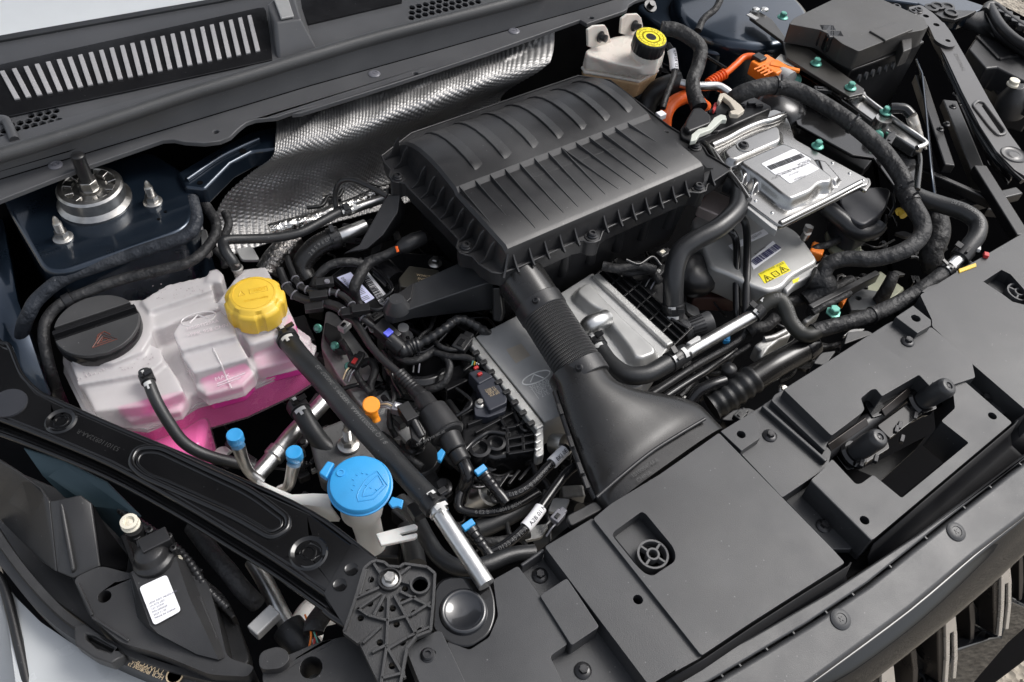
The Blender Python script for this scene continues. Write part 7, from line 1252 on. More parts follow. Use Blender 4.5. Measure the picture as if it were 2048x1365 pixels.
m = M(); m.box(P(*S1(1425, 405), 0.056), 0.020, 0.018, 0.012, ux, uy); obj('strain_relief', m, K['blk'], opl, bevel=0.002)
for i in range(4): m = M(); m.box(P(*S1(1470, 475), 0.0575)+ux*(0.007*(i-1.5)), 0.003, 0.034, 0.002, ux, uy); obj('rib', m, K['org2'], opl, bevel=0.0006)
m = M(); m.lathe([(0.016, -0.01), (0.016, 0.012)], P(*S1(1600, 530), 0.045), ux, 20); obj('socket_ring', m, K['alub'], opl, smooth=40)
hose('wiring_harness', 'thick taped harness rising left of the orange plug', W(S1, [(760, 195, 0.11), (850, 205, 0.11), (950, 255, 0.105), (1025, 330, 0.095), (1010, 450, 0.08), (975, 550, 0.07), (985, 650, 0.062), (1020, 740, 0.055)]), [0.0115, 0.012, 0.0120, 0.0115, 0.0112, 0.011, 0.012, 0.0135], K['tape'], cat='harness', n=18)
hose('refrigerant_pipe', 'silver pipe between orange cables behind the connector', W(S1, [(890, 570, 0.045), (960, 585, 0.045), (1050, 590, 0.045), (1140, 590, 0.045), (1200, 620, 0.043), (1240, 655, 0.04)]), 0.0074, K['alu'], cat='pipe')
pz = W(S1, [(800, 300, 0.09), (830, 350, 0.08), (845, 440, 0.07), (845, 520, 0.06), (800, 640, 0.05), (770, 740, 0.04)]); hz_ = hose('sensor_cable', 'thin cable with a white paper tag beside the brake reservoir', pz, 0.0048, K['tape'], cat='cable'); sleeve(hz_, pz, 0.18, 0.50, 0.0070, 'X39 SA 0312')
solo('white_clip', M().box(P(*S1(755, 790), 0.04), 0.014, 0.012, 0.010), K['label'], 'small white clip at the airbox corner by the orange cable', 'clip', bevel=0.0015)
hose('dark_pipe', 'black hose hidden behind the airbox rear corner', W(S1, [(900, 560, 0.03), (760, 600, 0.02), (680, 680, 0.0), (640, 780, -0.02)]), 0.017)
hose('thin_cable', 'thin black cable climbing the dark bulkhead at the top', W(S1, [(1170, -20, 0.10), (1130, 60, 0.09), (1050, 130, 0.08), (1010, 210, 0.07)]), 0.006, K['tape'], cat='cable')
# bulkhead shapes behind
m = M(); m.prism(roundpoly(W(S1, [(560, 30), (800, -30), (1300, 20), (1500, 120), (1350, 300), (1150, 380), (900, 260), (700, 150)], 0.02), 0.03), UP, 0.15); m.lathe([(0.13, -0.2), (0.13, 0.01), (0.12, 0.022), (0.001, 0.024)], P(*S1(1290, 130), 0.02), UP, 40); solo('strut_tower', m, K['navy'], 'dark navy strut tower shape in shadow behind the brake reservoir', 'strut tower', bevel=0.01, seg=3)
m = M(); m.lathe([(0.012, 0), (0.012, 0.004)], P(*S1(680, 50), 0.05), V((0, -0.5, 1)), 20); m.lathe([(0.006, 0.003), (0.006, 0.012)], P(*S1(680, 50), 0.05), V((0, -0.5, 1)), 12); solo('bulkhead_stud', m, K['bolt'], 'dull dark stud on the bulkhead above the brake reservoir', 'stud', smooth=40)
# ---------------------------------------------------------------- brake fluid reservoir
br_ = thing('brake_reservoir', 'yellowed translucent brake fluid reservoir with black and yellow cap', 'reservoir', P(1240, 130, 0.02)); HZ0 = 0.075
def fz(pts, z): return W(S1, pts, z)
bo1 = fz([(240, 335), (330, 330), (440, 270), (520, 255), (580, 330), (740, 400), (760, 440), (600, 480), (420, 420), (240, 390)], HZ0)
m = M(); m.loft([fz([(215, 450), (330, 370), (440, 310), (560, 290), (700, 360), (758, 430), (735, 490), (610, 545), (420, 510), (240, 480)], 0.045), fz([(240, 345), (330, 290), (440, 250), (560, 230), (700, 300), (760, 360), (735, 420), (610, 470), (420, 430), (250, 380)], 0.075)]); m.prism(fz([(590, 330), (640, 270), (740, 280), (790, 340), (740, 410), (640, 410)], 0.090), UP, 0.03); bd3 = obj('upper_shell', m, K['brake'], br_, remesh=0.003, smoothing=10)
m = M(); lo3 = fz([(212, 455), (330, 375), (560, 300), (705, 365), (745, 480), (612, 555), (420, 520), (230, 490)], 0.044); m.prism(lo3, UP, 0.004); obj('seam', m, K['brake'], br_, bevel=0.0012)
m = M(); m.prism([q-UP*0.004 for q in lo3], UP, 0.035, scale=0.9); obj('lower_shell', m, pm('brake fluid seen through plastic', (0.55, 0.36, 0.20), 0.3, var=0.15, vscale=25, sss=0.2), br_, bevel=0.006, seg=3)
for pts, bx_ in (([(262, 320), (258, 205), (300, 178), (375, 172), (395, 200), (425, 310), (340, 350)], (340, 250)), ([(482, 230), (490, 130), (530, 100), (600, 95), (625, 125), (640, 200), (560, 260)], (570, 175))):
    ear = [PY(*S1(*q), P(*S1(pts[0][0]+60, pts[0][1]), HZ0+0.0).y) for q in pts]; m = M(); m.prism(ear, V((0, -1, 0.25)).normalized(), 0.006); eo = obj('mounting_ear', m, K['brake'], br_, bevel=0.0015)
    c = PY(*S1(*bx_), P(*S1(pts[0][0]+60, pts[0][1]), HZ0).y)+V((0, -0.001, 0)); m = M(); m.lathe([(0.0095, 0), (0.0095, 0.002), (0.006, 0.003), (0.006, 0.012), (0.001, 0.013)], c, V((0.3, -1, 0.1)).normalized(), 16); obj('stud', m, K['bolt'], eo, smooth=40)
bc3 = P(*S1(690, 255), 0.118); an = V((0.05, -0.12, 1)).normalized(); m = M(); m.lathe([(0.0240, -0.034), (0.0250, -0.024), (0.0225, -0.022)], bc3, an, 28); obj('neck', m, K['brake'], br_, smooth=50)
rgs = []; u, v = perp(an)
for r, h, kf in ((0.95, -0.024, 1), (1.0, -0.021, 1), (1.0, -0.004, 1), (0.97, -0.001, 0), (0.93, 0.0, 0), (0.01, 0.0, 0)): rgs.append([bc3+an*h+(u*math.cos(k*math.tau/96)+v*math.sin(k*math.tau/96))*(0.0270*r*(1-0.03*kf*(k % 4 < 1))) for k in range(96)])
m = M(); m.loft(rgs); bcap = obj('cap', m, K['blk'], br_, smooth=40)
for a, b in ((0.0125, 0.001), (0.0195, 0.0155), (0.0245, 0.0208)):
    m = M(); m.lathe([(a, 0), (a, 0.0006), (b, 0.0006), (b, 0.0)], bc3, an, 40); obj('yellow_ring', m, K['yl'], bcap)
m = M(); up_ = (P(*S1(690, 200), 0.12)-bc3).normalized()
for i, ch in enumerate('BRAKE FLUID DOT 4 ONLY CLEAN CAP BEFORE '):
    a = -i*math.tau/40; rr_ = Matrix.Rotation(a, 3, an) @ up_; dr_ = an.cross(rr_)*-1
    if ch != ' ': text_on(m, ch, bc3+rr_*0.0213-dr_*0.001, dr_, an, 0.0030, 0.0008)
for i, ch in enumerate('WARNING DOT4 SYSTEM '):
    a = -i*math.tau/20; rr_ = Matrix.Rotation(a, 3, an) @ up_; dr_ = an.cross(rr_)*-1
    if ch != ' ': text_on(m, ch, bc3+rr_*0.0160-dr_*0.001, dr_, an, 0.0030, 0.0008)
m.lathe([(0.0085, 0.0007), (0.0085, 0.0009), (0.0070, 0.0009), (0.0070, 0.0007)], bc3, an, 28); obj('cap_print', m, K['ink'], bcap)
# ---------------------------------------------------------------- fuse and battery box
fb = thing('fuse_box', 'large black covered fuse and battery box at the upper right', 'fuse box', P(1700, 150, -0.1)); TZ = 0.100
m = M(); m.prism(roundpoly(W(S2, [(265, 165), (300, 125), (560, 0), (640, -60), (800, -60), (920, 5), (1190, 125), (1218, 185), (1185, 205), (1040, 232), (925, 280), (740, 352), (630, 300), (560, 245), (480, 205)], TZ), 0.004, 3), UP, 0.034, scale=0.995); ld = obj('lid', m, K['blk'], fb, bevel=0.004, seg=3)
ld.data.materials[0] = pm('fuse lid plastic', (0.040, 0.038, 0.036), 0.45, bump=0.3, dust=0.5)
m = M(); m.prism(W(S2, [(255, 235), (560, 60), (920, 90), (1185, 285), (985, 370), (695, 470), (560, 400), (470, 330)], TZ-0.042), UP, 0.20, scale=0.9); bx2 = obj('box_body', m, K['blk'], fb, bevel=0.004)
m = M(); m.prism(W(S2, [(250, 240), (560, 60), (920, 90), (1190, 285), (985, 375), (695, 478), (560, 408), (465, 335)], TZ-0.036), UP, 0.005); obj('rim', m, K['blk'], fb, bevel=0.0015)
m = M(); m.prism(W(S2, [(815, 210), (1000, 150), (1115, 200), (1030, 235), (925, 278), (905, 262)], TZ+0.003), UP, 0.006); obj('lid_step', m, ld.data.materials[0], ld, bevel=0.0015)
m = M(); m.prism(W(S2, [(1030, 245), (1105, 215), (1105, 330), (1045, 355)], TZ-0.012), UP, 0.03); obj('lid_clip', m, ld.data.materials[0], ld, bevel=0.002)
for q in ((510, 245), (560, 285)): m = M(); m.box(P(*S2(*q), TZ-0.015), 0.03, 0.022, 0.03, V((0.85, -0.5, 0)).normalized(), V((0.5, 0.85, 0)).normalized()); obj('latch', m, K['blkgl'], ld, bevel=0.003)
for i in range(6):
    q = (725+i*46, 525-i*17); A_ = P(*S2(*q), 0.046); m = M(); m.lathe([(0.0065, 0), (0.0065, 0.004)], A_-V((0.0, 0.004, 0)), V((0.35, -0.9, 0.2)).normalized(), 14); obj('vent_tooth', m, K['cover'], bx2)
# ---------------------------------------------------------------- right side beam, headlamp back, wing
bR = beam_thing('dark grey pressed steel beam along the right edge'); place(bR, P(1950, 180, -0.03), None); B2Z = 0.020
bmat = pm('satin dark beam paint', (0.040, 0.037, 0.036), 0.38, coat=0.4, crough=0.2, dust=0.4)
m = M(); m.prism(W(A6, [(150, 200), (170, 180), (235, 165), (275, 185), (330, 260), (480, 520), (640, 810), (790, 1060), (905, 1220), (960, 1340), (930, 1420), (840, 1365), (690, 1210), (560, 1010), (420, 740), (280, 440), (215, 340)], B2Z), UP, 0.012, holes=[hole(P(*A6(838, 1230), B2Z), UP, 0.0055)]); obj('beam_plate', m, bmat, bR, bevel=0.003, seg=3)
m = M(); m.tube(W(A6, [(145, 240), (220, 345), (300, 510), (430, 790), (530, 990), (660, 1190), (800, 1365), (900, 1460)], B2Z-0.006), 0.0045, n=8, sub=6); obj('edge_bead', m, K['gloss'], bR, smooth=60)
m = M(); m.loft([W(A6, [(160, 260), (300, 530), (430, 800), (530, 1000), (660, 1200), (830, 1400)], B2Z-0.012), W(A6, [(190, 360), (320, 640), (440, 890), (540, 1120), (660, 1330), (800, 1480)], B2Z-0.05)], cap=False, closed=False); wb = obj('web', m, K['gloss'], bR, recalc=False); wb.modifiers.new('s', 'SOLIDIFY').thickness = 0.003
ridge(bR, [(500, 850), (540, 815), (590, 830), (650, 910), (765, 1060), (750, 1085), (700, 1090), (640, 1030), (540, 900)], 0.0032, B2Z, A6, bmat)
m = M(); m.prism(roundpoly(W(A6, [(575, 845), (605, 850), (760, 1060), (745, 1078), (735, 1075)], B2Z+0.0006), 0.006), UP, 0.0005); obj('slot_recess', m, K['dark'], bR)
m = M(); m.lathe([(0.022, -0.0005), (0.020, 0.002), (0.0185, 0.0005), (0.010, 0.0), (0.009, 0.001), (0.006, 0.001)], P(*A6(832, 1245), B2Z), UP, 28); obj('hole_boss', m, bmat, bR, smooth=50)
m = M(); m.prism(roundpoly(W(A6, [(-20, 60), (90, 40), (190, 110), (270, 190), (375, 340), (365, 372), (310, 380), (240, 350), (200, 320), (155, 215)], B2Z+0.005), 0.008), UP, 0.006, holes=[hole(P(*A6(128, 130), B2Z+0.005), UP, 0.006), hole(P(*A6(305, 328), B2Z+0.005), UP, 0.005), hole(P(*A6(212, 200), B2Z+0.005), UP, 0.006)]); obj('end_bracket', m, bmat, bR, bevel=0.002)
m = M(); text_on(m, '5310110AA-L', P(*A6(350, 430), B2Z), P(*A6(400, 530), B2Z)-P(*A6(350, 430), B2Z), UP, 0.007, 0.0004); obj('stamped_number', m, pm('stamp2', (0.09, 0.085, 0.08), 0.4), bR)
for q in ((20, 100), (65, 85), (-110, 60)): torx(bR, P(*A6(*q), B2Z+0.006), UP, 0.008)
hr = thing('headlamp', 'dark headlamp back housing beyond the right beam', 'headlamp', P(2020, 130, -0.1))
m = M(); m.loft([W(A6, [(365, 185, -0.005), (470, 110, 0.0), (590, 90, 0.0), (690, 240, -0.005), (930, 400, -0.01), (1050, 480, -0.01)]), W(A6, [(380, 215, -0.03), (560, 280, -0.03), (700, 320, -0.03), (1050, 560, -0.03)] + [(1060, 570, -0.03), (1070, 580, -0.03)])], cap=False, closed=False); f1 = obj('housing_shelf', m, K['lampb'], hr, recalc=False); f1.modifiers.new('s', 'SOLIDIFY').thickness = 0.004
m = M(); m.prism(W(A6, [(470, 390), (550, 270), (600, 275), (1000, 440), (1050, 700), (900, 640), (700, 540), (610, 550)], -0.03), UP, 0.05); obj('back_box', m, K['lampb'], hr, bevel=0.004)
m = M(); m.bar(P(*A6(545, 290), -0.026), P(*A6(720, 470), -0.026), 0.006, 0.006); obj('box_rib', m, K['lampb'], hr); m = M(); m.bar(P(*A6(720, 470), -0.026), P(*A6(980, 420), -0.026), 0.006, 0.006); obj('box_rib', m, K['lampb'], hr)
m = M(); m.prism(W(A6, [(600, 560), (660, 550), (1000, 700), (1000, 900), (760, 820), (620, 650)], -0.07), UP, 0.05); obj('box_section', m, K['blk'], hr, bevel=0.004)
am = P(*A6(830, 800), -0.05); m = M(); m.lathe([(0.028, -0.03), (0.028, 0.0), (0.023, 0.01), (0.017, 0.022), (0.010, 0.030)], am, V((-0.2, 0.1, 1)).normalized(), 24); m.box(am+V((0.02, -0.01, -0.0)), 0.05, 0.05, 0.03); mo2 = obj('adjuster_motor', m, K['lampb'], hr, bevel=0.0015)
m = M(); m.lathe([(0.0105, 0), (0.0105, 0.003), (0.0085, 0.005), (0.0085, 0.008), (0.0095, 0.0092), (0.0090, 0.011), (0.001, 0.013)], P(*A6(820, 685), -0.018), UP, 22); obj('adjuster_nut', m, K['cream'], hr, smooth=40)
m = M(); m.tube(W(A6, [(640, 60, 0.0), (720, 200, 0.0), (830, 310, 0.0), (960, 390, 0.0)]), 0.010, n=10); m.tube(W(A6, [(600, 90, 0.0), (630, 45, 0.002), (690, 50, 0.002), (780, 130, 0.0), (940, 240, 0.0)]), 0.008, n=10); obj('lens_rim', m, K['lampb'], hr, smooth=60)
for i in range(5): m = M(); m.box(P(*A6(700+i*55, 75+i*38), 0.0), 0.03, 0.012, 0.012, V((0.6, -0.8, 0)), V((0.8, 0.6, 0))); obj('rim_clip', m, K['blkgl'] if i % 2 else K['lampb'], hr, bevel=0.002)
wr = thing('wing_liner', 'dark navy wing liner at the upper right corner', 'body panel', P(1900, 30, -0.1))
m = M(); m.prism(W(A6, [(-400, -120), (250, -60), (420, -20), (600, 40), (620, 70), (500, 110), (400, 150), (250, 120), (60, 30), (-300, -20)], 0.0), UP, 0.03); obj('wing_edge', m, K['navy'], wr, bevel=0.006)
m = M(); m.prism(W(A6, [(60, 30), (130, 60), (200, 30), (380, 80), (540, 85), (450, 130), (360, 160), (250, 140)], 0.008), UP, 0.008); obj('bracket', m, K['blk'], wr, bevel=0.002)
for q in ((220, 55), (300, 60), (330, 110), (170, 70)): m = M(); m.lathe([(0.014, 0), (0.014, 0.003), (0.009, 0.0035), (0.008, 0.001)], P(*A6(*q), 0.009), UP, 18); obj('bracket_boss', m, K['blk'], wr, smooth=40)
m = M(); m.prism(W(FULL, [(1380, -60), (1960, -30), (1985, 0), (2060, 40), (2140, 90), (2140, 560), (1800, 640), (1750, 300)], -0.34), UP, 0.02); obj('shade_sheet', m, pm('painted void shade', (0.0014, 0.0014, 0.0016), 0.9, spec=0.0), wr)  # added black sheet standing in for shade in the open wing void
for a_, b_2, z, wd_ in (((1840, 150), (1900, 330), -0.10, 0.02), ((1900, 200), (1990, 420), -0.16, 0.03), ((1830, 330), (1990, 400), -0.12, 0.012), ((1870, 420), (2040, 380), -0.14, 0.02), ((1960, 330), (2048, 470), -0.10, 0.025)): m = M(); m.bar(P(*a_, z), P(*b_2, z), wd_, 0.02); obj('inner_brace', m, K['blk'], wr, bevel=0.003)
for q_ in ((1893, 250), (1912, 190), (1905, 215), (1880, 260)): hexbolt(wr, P(*q_, -0.09), UP, 0.004, 0.007, 0.006, K['bolt'])
m = M(); m.loft([W(S2, [(1140, 400, 0.0), (1180, 500, 0.0), (1210, 800, 0.0), (1235, 1100, 0.0), (1270, 1420, 0.0)]), W(S2, [(1140, 480, -0.13), (1190, 600, -0.13), (1230, 900, -0.13), (1260, 1200, -0.13), (1300, 1500, -0.13)])], cap=False, closed=False); ss = obj('sheet_edge', m, K['navy'], wr, recalc=False); ss.modifiers.new('s', 'SOLIDIFY').thickness = 0.003
# ---------------------------------------------------------------- raised hood (out of frame above; it shades the rear of the bay)
hd = M(); hd.prism([V((-0.22, 1.36, 0.40)), V((1.72, 1.36, 0.40)), V((1.62, 1.02, 1.34)), V((-0.06, 1.02, 1.34))], V((0, -0.94, -0.34)).normalized(), 0.02)
solo('raised_hood', hd, pm('hood liner', (0.02, 0.02, 0.022), 0.8), 'raised hood with dark liner above the engine bay', 'hood', bevel=0.004)
# ---------------------------------------------------------------- small plugs, clips and looms that fill the gaps
def plug(lab, zf, q, z, sx, sy, sz, ang, mat='blk', lock=None, wires=0):
    c = P(*zf(*q), z); ux = V((math.cos(ang), math.sin(ang), 0)); uy = V((-math.sin(ang), math.cos(ang), 0)); t_ = thing('wiring_plug', lab, 'plug', c-UP*sz/2)
    mm = M(); mm.box(c, sx, sy, sz, ux, uy); mm.box(c+ux*sx*0.6, sx*0.5, sy*0.7, sz*0.7, ux, uy); obj('shell', mm, K[mat], t_, bevel=min(sx, sy)*0.12)
    mm = M(); mm.box(c+UP*sz*0.5-ux*sx*0.1, sx*0.45, sy*0.4, sz*0.35, ux, uy); obj('latch', mm, K[lock or 'blkgl'], t_, bevel=0.0005, seg=1)
    for i in range(wires):
        a = c-ux*sx*0.5+uy*sy*(i/(max(1, wires-1))-0.5)*0.6; mm = M(); mm.tube([a, a-ux*0.008+UP*0.002, a-ux*0.018-UP*0.004], 0.0011, n=6, sub=4); obj('wire', mm, K[('pin', 'grey', 'gold', 'pin', 'green')[i % 5]], t_, smooth=60)
for a in (('black plug with a red lock beside the green bolt at left', R4, (470, 640), -0.075, 0.022, 0.014, 0.012, 0.6, 'blk', 'red', 3), ('black plug under the arm mount by the indigo clip', R4, (600, 360), -0.06, 0.02, 0.013, 0.012, 0.2, 'blk', None, 2), ('grey plug with pale wires left of the purge valve', R4, (745, 930), -0.055, 0.020, 0.013, 0.012, -0.9, 'pin', 'label', 4), ('small plug clipped over the throttle body', R4, (860, 590), -0.06, 0.018, 0.012, 0.010, 0.9, 'blk', None, 2), ('black plug between manifold and bellows conduit', R4, (1130, 525), -0.045, 0.026, 0.020, 0.012, 0.5, 'blk', None, 0), ('small grey plug in the gap before the front cover', S6, (215, 280), -0.05, 0.016, 0.012, 0.010, 0.3, 'pin', None, 2), ('metal coloured clip between the two breather lines', R4, (400, 415), -0.06, 0.016, 0.012, 0.010, 0.4, 'alub', None, 0), ('black plug beside the knurled pump cap', A3, (150, 720), -0.055, 0.024, 0.014, 0.012, 0.4, 'blk', 'cast', 2), ('black plug with metal tip under the airbox front', A3, (190, 560), -0.03, 0.018, 0.014, 0.014, 0.1, 'blk', 'cream', 0), ('black plug beside the inverter near the orange plug', A3, (1590, 640), -0.05, 0.022, 0.016, 0.012, 0.7, 'blk', 'org2', 2), ('tiny blue clip below the silver pipe', A5, (695, 545), -0.085, 0.012, 0.009, 0.008, 0.8, 'blue', 'blue', 0), ('black plug at the carrier below the fuse box', S2, (480, 620), 0.05, 0.022, 0.012, 0.010, -0.6, 'blk', None, 0), ('black clip on the fat harness near the alloy bracket', S2, (950, 960), 0.045, 0.028, 0.012, 0.010, 0.4, 'blk', None, 0), ('black plug behind the latch panel edge', S5, (250, 420), -0.03, 0.016, 0.012, 0.010, 0.2, 'blk', None, 0)): plug(*a)
loom = [('thin black wire across the valve cover front', R4, [(560, 20, -0.03), (640, 90, -0.035), (700, 180, -0.035), (640, 240, -0.04)], 0.0028), ('thin wire hanging beside the purge valve left side', R4, [(640, 560, -0.06), (690, 640, -0.06), (700, 740, -0.065), (760, 850, -0.06)], 0.0028), ('taped wire from throttle body to manifold', R4, [(940, 480, -0.05), (1000, 540, -0.045), (1080, 560, -0.045), (1140, 540, -0.045)], 0.0035), ('thin wire looping below the arm sleeve', R4, [(790, 480, -0.06), (830, 560, -0.055), (900, 570, -0.055), (990, 500, -0.05), (1060, 420, -0.045)], 0.0026), ('taped wire down the timing cover', R4, [(380, 500, -0.075), (440, 600, -0.08), (480, 720, -0.08), (560, 830, -0.085)], 0.0042), ('thin wire crossing above the manifold ribs', B3, [(960, 520, -0.055), (1060, 600, -0.05), (1060, 660, -0.05), (960, 730, -0.055)], 0.0022), ('black wire deep beside the dipstick', R4, [(640, 850, -0.09), (690, 930, -0.085), (680, 1020, -0.09), (720, 1100, -0.10)], 0.0040), ('black loom between couplings and manifold', R5, [(930, 120, -0.085), (1010, 190, -0.085), (1120, 260, -0.085), (1250, 280, -0.085)], 0.0055), ('black loom under the vacuum pipes', R5, [(1000, 520, -0.09), (1120, 600, -0.085), (1260, 600, -0.085), (1400, 560, -0.09)], 0.0060), ('wire bundle under the airbox front edge', A2, [(1040, 860, -0.03), (1150, 880, -0.03), (1280, 860, -0.03), (1400, 890, -0.035)], 0.0070), ('thin wire under the airbox beside the pump', A2, [(1200, 820, -0.02), (1290, 850, -0.025), (1380, 800, -0.025), (1440, 860, -0.03)], 0.0026), ('wire bundle behind the right manifold ribs', S4, [(900, 90, -0.045), (990, 120, -0.045), (1100, 110, -0.045), (1160, 170, -0.05)], 0.0060), ('thin black tube below the two parallel pipes', A5, [(520, 800, -0.11), (620, 760, -0.105), (760, 690, -0.10), (900, 600, -0.10)], 0.0040), ('black loom curling beside the cast bracket', A5, [(900, 480, -0.08), (960, 440, -0.075), (1060, 420, -0.075), (1150, 340, -0.07)], 0.0085), ('black loom beside the sleeved hose', A5, [(1480, 300, -0.06), (1580, 240, -0.055), (1700, 180, -0.055), (1820, 120, -0.055)], 0.0050), ('taped loom behind the inverter edge', A3, [(1420, 560, -0.06), (1500, 500, -0.05), (1600, 470, -0.045), (1700, 420, -0.045)], 0.0060), ('thin wires near the alloy mounting ear', S3, [(1310, 230, 0.0), (1340, 170, 0.005), (1330, 100, 0.01)], 0.0030), ('thin wire crossing the dark bulkhead near the harness', S1, [(1010, 340, 0.05), (1090, 400, 0.045), (1200, 470, 0.045)], 0.0030), ('black loom low behind the brake reservoir', S1, [(420, 590, 0.0), (520, 640, 0.0), (620, 660, 0.0), (720, 640, 0.0)], 0.0085), ('black loom left of the heat shield pipe', A4, [(200, 180, 0.0), (230, 260, -0.005), (210, 340, -0.01), (150, 420, -0.02)], 0.0060), ('black wire beneath the vent hose fitting', A4, [(120, 480, -0.01), (180, 540, -0.015), (200, 620, -0.02)], 0.0050), ('taped wire behind the washer cap', R5, [(560, 30, -0.08), (640, 60, -0.08), (700, 120, -0.085), (760, 230, -0.09)], 0.0050)]
for lab_, zf, pts, r in loom: hose('wire_loom', lab_, W(zf, pts), r, K['tape'] if r > 0.0032 else K['blkgl'], 'taped wires over the engine', cat='wire', n=10)
# brackets and castings glimpsed in the gaps
for lab_, zf, pts, z, th, mat in (('small cast lug beside the dipstick', R4, [(640, 930), (720, 900), (760, 960), (700, 1010)], -0.095, 0.02, 'cast'), ('bright machined face beside the purge valve', R4, [(720, 1060), (790, 1010), (870, 1080), (800, 1150)], -0.10, 0.01, 'alub'), ('black bracket under the breather lines', R4, [(280, 380), (360, 420), (420, 560), (340, 560), (270, 460)], -0.085, 0.012, 'blk'), ('steel tab under the indigo connector', R4, [(520, 350), (640, 330), (700, 420), (560, 450)], -0.075, 0.004, 'alub'), ('black stay beside the heater hose', A4, [(760, 560), (860, 500), (900, 540), (780, 620)], -0.05, 0.01, 'blk'), ('steel heat tab left of the foil sleeve', A4, [(280, 470), (420, 450), (480, 560), (330, 560)], -0.04, 0.006, 'alub'), ('metal bracket at the tower behind the harness', R2, [(1300, 260), (1340, 250), (1370, 370), (1310, 380)], 0.0, 0.02, 'cast'), ('black bracket behind the front cover gap', S6, [(270, 270), (460, 170), (520, 220), (300, 340)], -0.03, 0.01, 'lampb'), ('black bracket behind the cover below the bellows', A5, [(640, 1270), (760, 1180), (900, 1160), (980, 1200), (760, 1290)], -0.04, 0.02, 'lampb'), ('grey corner bracket behind the latch panel', A5, [(1480, 760), (1560, 660), (1700, 640), (1600, 780)], -0.03, 0.03, 'lampb'), ('angled black shield beside the sleeved hose end', S3, [(1480, 640), (1520, 610), (1590, 590), (1560, 650)], 0.0, 0.02, 'lampb'), ('black gusset behind the sleeved hose', S3, [(1080, 860), (1190, 850), (1230, 870), (1060, 930)], -0.03, 0.02, 'lampb')):
    m = M(); m.prism(roundpoly(W(zf, pts, z), 0.004, 2), UP, th); solo('stay_bracket', m, K[mat], lab_, 'bracket', bevel=0.0018)
# printed tape marks on the taped conduit (white ticks)
for (zf, a, b, z, r, par) in (): pass
# ---------------------------------------------------------------- castings, brackets and wires glimpsed in the depth of the bay
rg_ = random.Random(21)
def inpoly(x, y, pl):
    c = False
    for i in range(len(pl)):
        (x1, y1), (x2, y2) = pl[i-1], pl[i]
        if (y1 > y) != (y2 > y) and x < (x2-x1)*(y-y1)/(y2-y1)+x1: c = not c
    return c
fills = [([(600, 590), (700, 520), (900, 500), (1000, 600), (1040, 800), (1180, 900), (1150, 1030), (950, 1120), (880, 980), (760, 900), (650, 700)], 90, -0.135, -0.085), ([(1260, 560), (1420, 560), (1680, 640), (1760, 660), (1500, 840), (1420, 870), (1330, 790)], 60, -0.150, -0.095), ([(570, 800), (650, 770), (760, 900), (700, 980), (560, 930)], 14, -0.15, -0.11), ([(1720, 400), (1900, 460), (1960, 540), (1800, 620), (1640, 620)], 26, -0.16, -0.10), ([(640, 380), (780, 340), (900, 450), (760, 520), (620, 520)], 22, -0.12, -0.06), ([(380, 860), (560, 900), (680, 990), (640, 1020), (420, 940)], 10, -0.15, -0.12), ([(1230, 120), (1500, 60), (1420, 240), (1320, 260)], 16, -0.05, 0.0)]
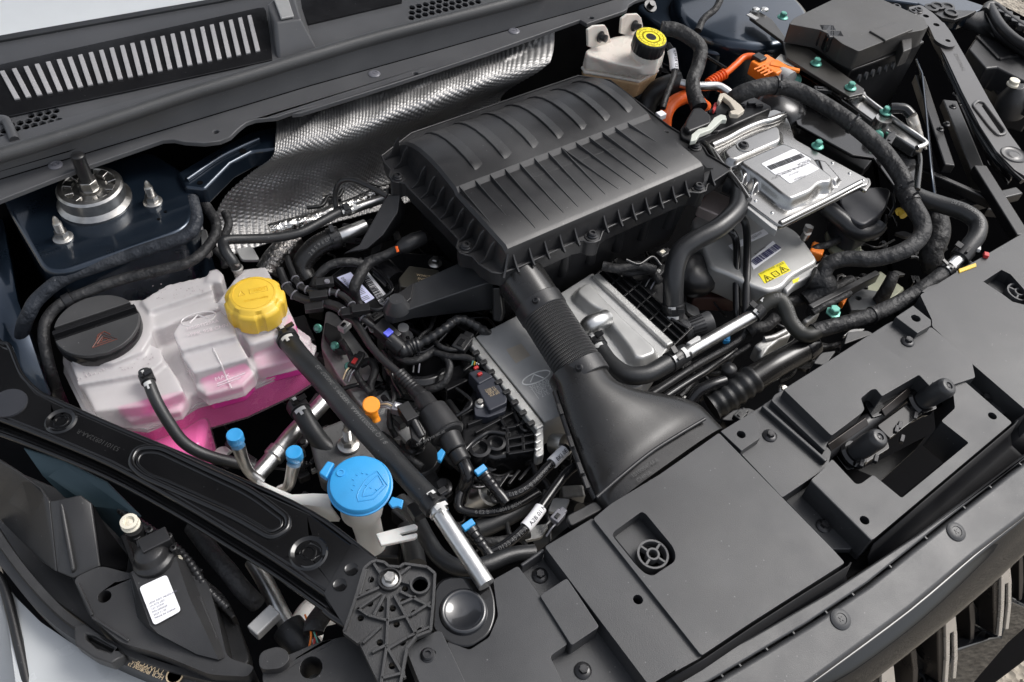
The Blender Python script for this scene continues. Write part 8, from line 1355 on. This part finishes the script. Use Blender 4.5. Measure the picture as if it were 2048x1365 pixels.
for pl, cnt, za, zb in fills:
    xs = [p[0] for p in pl]; ys = [p[1] for p in pl]; n_ = 0
    while n_ < cnt:
        x, y = rg_.uniform(min(xs), max(xs)), rg_.uniform(min(ys), max(ys))
        if not inpoly(x, y, pl): continue
        n_ += 1; z = rg_.uniform(za, zb); c = P(x, y, z); a = rg_.uniform(0, 6.28); ux = V((math.cos(a), math.sin(a), 0)); uy = V((-math.sin(a), math.cos(a), 0)); k = rg_.random(); m = M()
        if k < 0.50:
            pts = [c]
            for i in range(4): pts.append(pts[-1]+ux*rg_.uniform(0.012, 0.024)+uy*rg_.uniform(-0.014, 0.014)+UP*rg_.uniform(-0.008, 0.007))
            m.tube(pts, rg_.choice((0.0018, 0.0024, 0.0032, 0.0045)), n=8, sub=5); obj('wire', m, K[rg_.choice(('tape', 'tape', 'blk', 'blkgl', 'corr'))], eb_, smooth=60)
        elif k < 0.68:
            m.box(c, rg_.uniform(0.012, 0.026), rg_.uniform(0.008, 0.016), 0.014, ux, uy); m.box(c+ux*0.008+UP*0.004, 0.010, 0.006, 0.012, ux, uy); obj('connector', m, K[rg_.choice(('blk', 'blk', 'blkgl', 'lampb'))], eb_, bevel=0.0012)
        elif k < 0.84:
            w1, w2 = rg_.uniform(0.012, 0.022), rg_.uniform(0.006, 0.012); m.prism(roundpoly([c+ux*w1, c+uy*w2, c-ux*w1, c-uy*w2], 0.004, 3), UP, 0.006); obj('bracket', m, K[rg_.choice(('cast', 'blk', 'gloss', 'alub', 'lampb'))], eb_, bevel=0.001)
        else: hexbolt(eb_, c, (UP+ux*0.3).normalized(), 0.0045, 0.0075, 0.007, K[rg_.choice(('bolt', 'steel', 'bolt'))])
# ---------------------------------------------------------------- moulded ribs and clips on the lamp housing, beam edge rolls
for a_, b_2, z in (((610, 880), (660, 1060), LZ+0.003), ((360, 900), (430, 1050), LZ+0.003), ((430, 1060), (600, 1170), LZ+0.003), ((880, 1000), (960, 1180), LZ+0.006), ((930, 960), (1010, 1160), LZ+0.003)):
    m = M(); m.bar(P(*R3(*a_), z), P(*R3(*b_2), z), 0.003, 0.008); obj('moulded_rib', m, K['lampb'], hl_, bevel=0.001)
for q, r in (((640, 690), 0.0045), ((790, 690), 0.004), ((812, 745), 0.0035), ((700, 660), 0.004)):
    m = M(); m.lathe([(r, -0.010), (r, 0.004), (r*0.6, 0.0045), (r*0.55, 0.001), (0.0001, 0.001)], P(*R3(*q), LZ+0.022), UP, 14); obj('motor_boss', m, K['blk'], mo, smooth=40)
for i in range(5):
    m = M(); m.bar(P(*R3(640+i*34, 700-i*3), LZ+0.024), P(*R3(650+i*34, 745-i*3), LZ+0.018), 0.003, 0.010); obj('motor_rib', m, K['blk'], mo, bevel=0.0006, seg=1)
for path, r in ((te, 0.0030), (be, 0.0034)):
    m = M(); m.tube([P(x, y, BZ-0.003) for x, y in path], r, n=10, sub=5); obj('rolled_edge', m, K['gloss'], bm_, smooth=70)
m = M(); m.tube([P(x, y, BZ-0.0155) for x, y in be2], 0.0028, n=10, sub=5); obj('rolled_edge', m, K['gloss'], bm_, smooth=70)
for q in ((655, 640), (700, 690), (760, 720), (840, 790), (905, 850)):
    m = M(); m.box(P(*R3(*q), -0.055), 0.018, 0.010, 0.008, V((0.6, -0.8, 0)), V((0.8, 0.6, 0))); obj('wire_clip', m, K['blk'], hl_, bevel=0.001)
hose('lamp_cable', 'thin black cable running between the beam and the headlamp motor', W(R3, [(560, 560, -0.06), (680, 640, -0.05), (800, 720, -0.045), (880, 800, -0.045), (960, 920, -0.05), (1060, 1020, -0.06)]), 0.0045, K['corr'], cat='cable', n=10, ripple=(0.006, 0.0004))
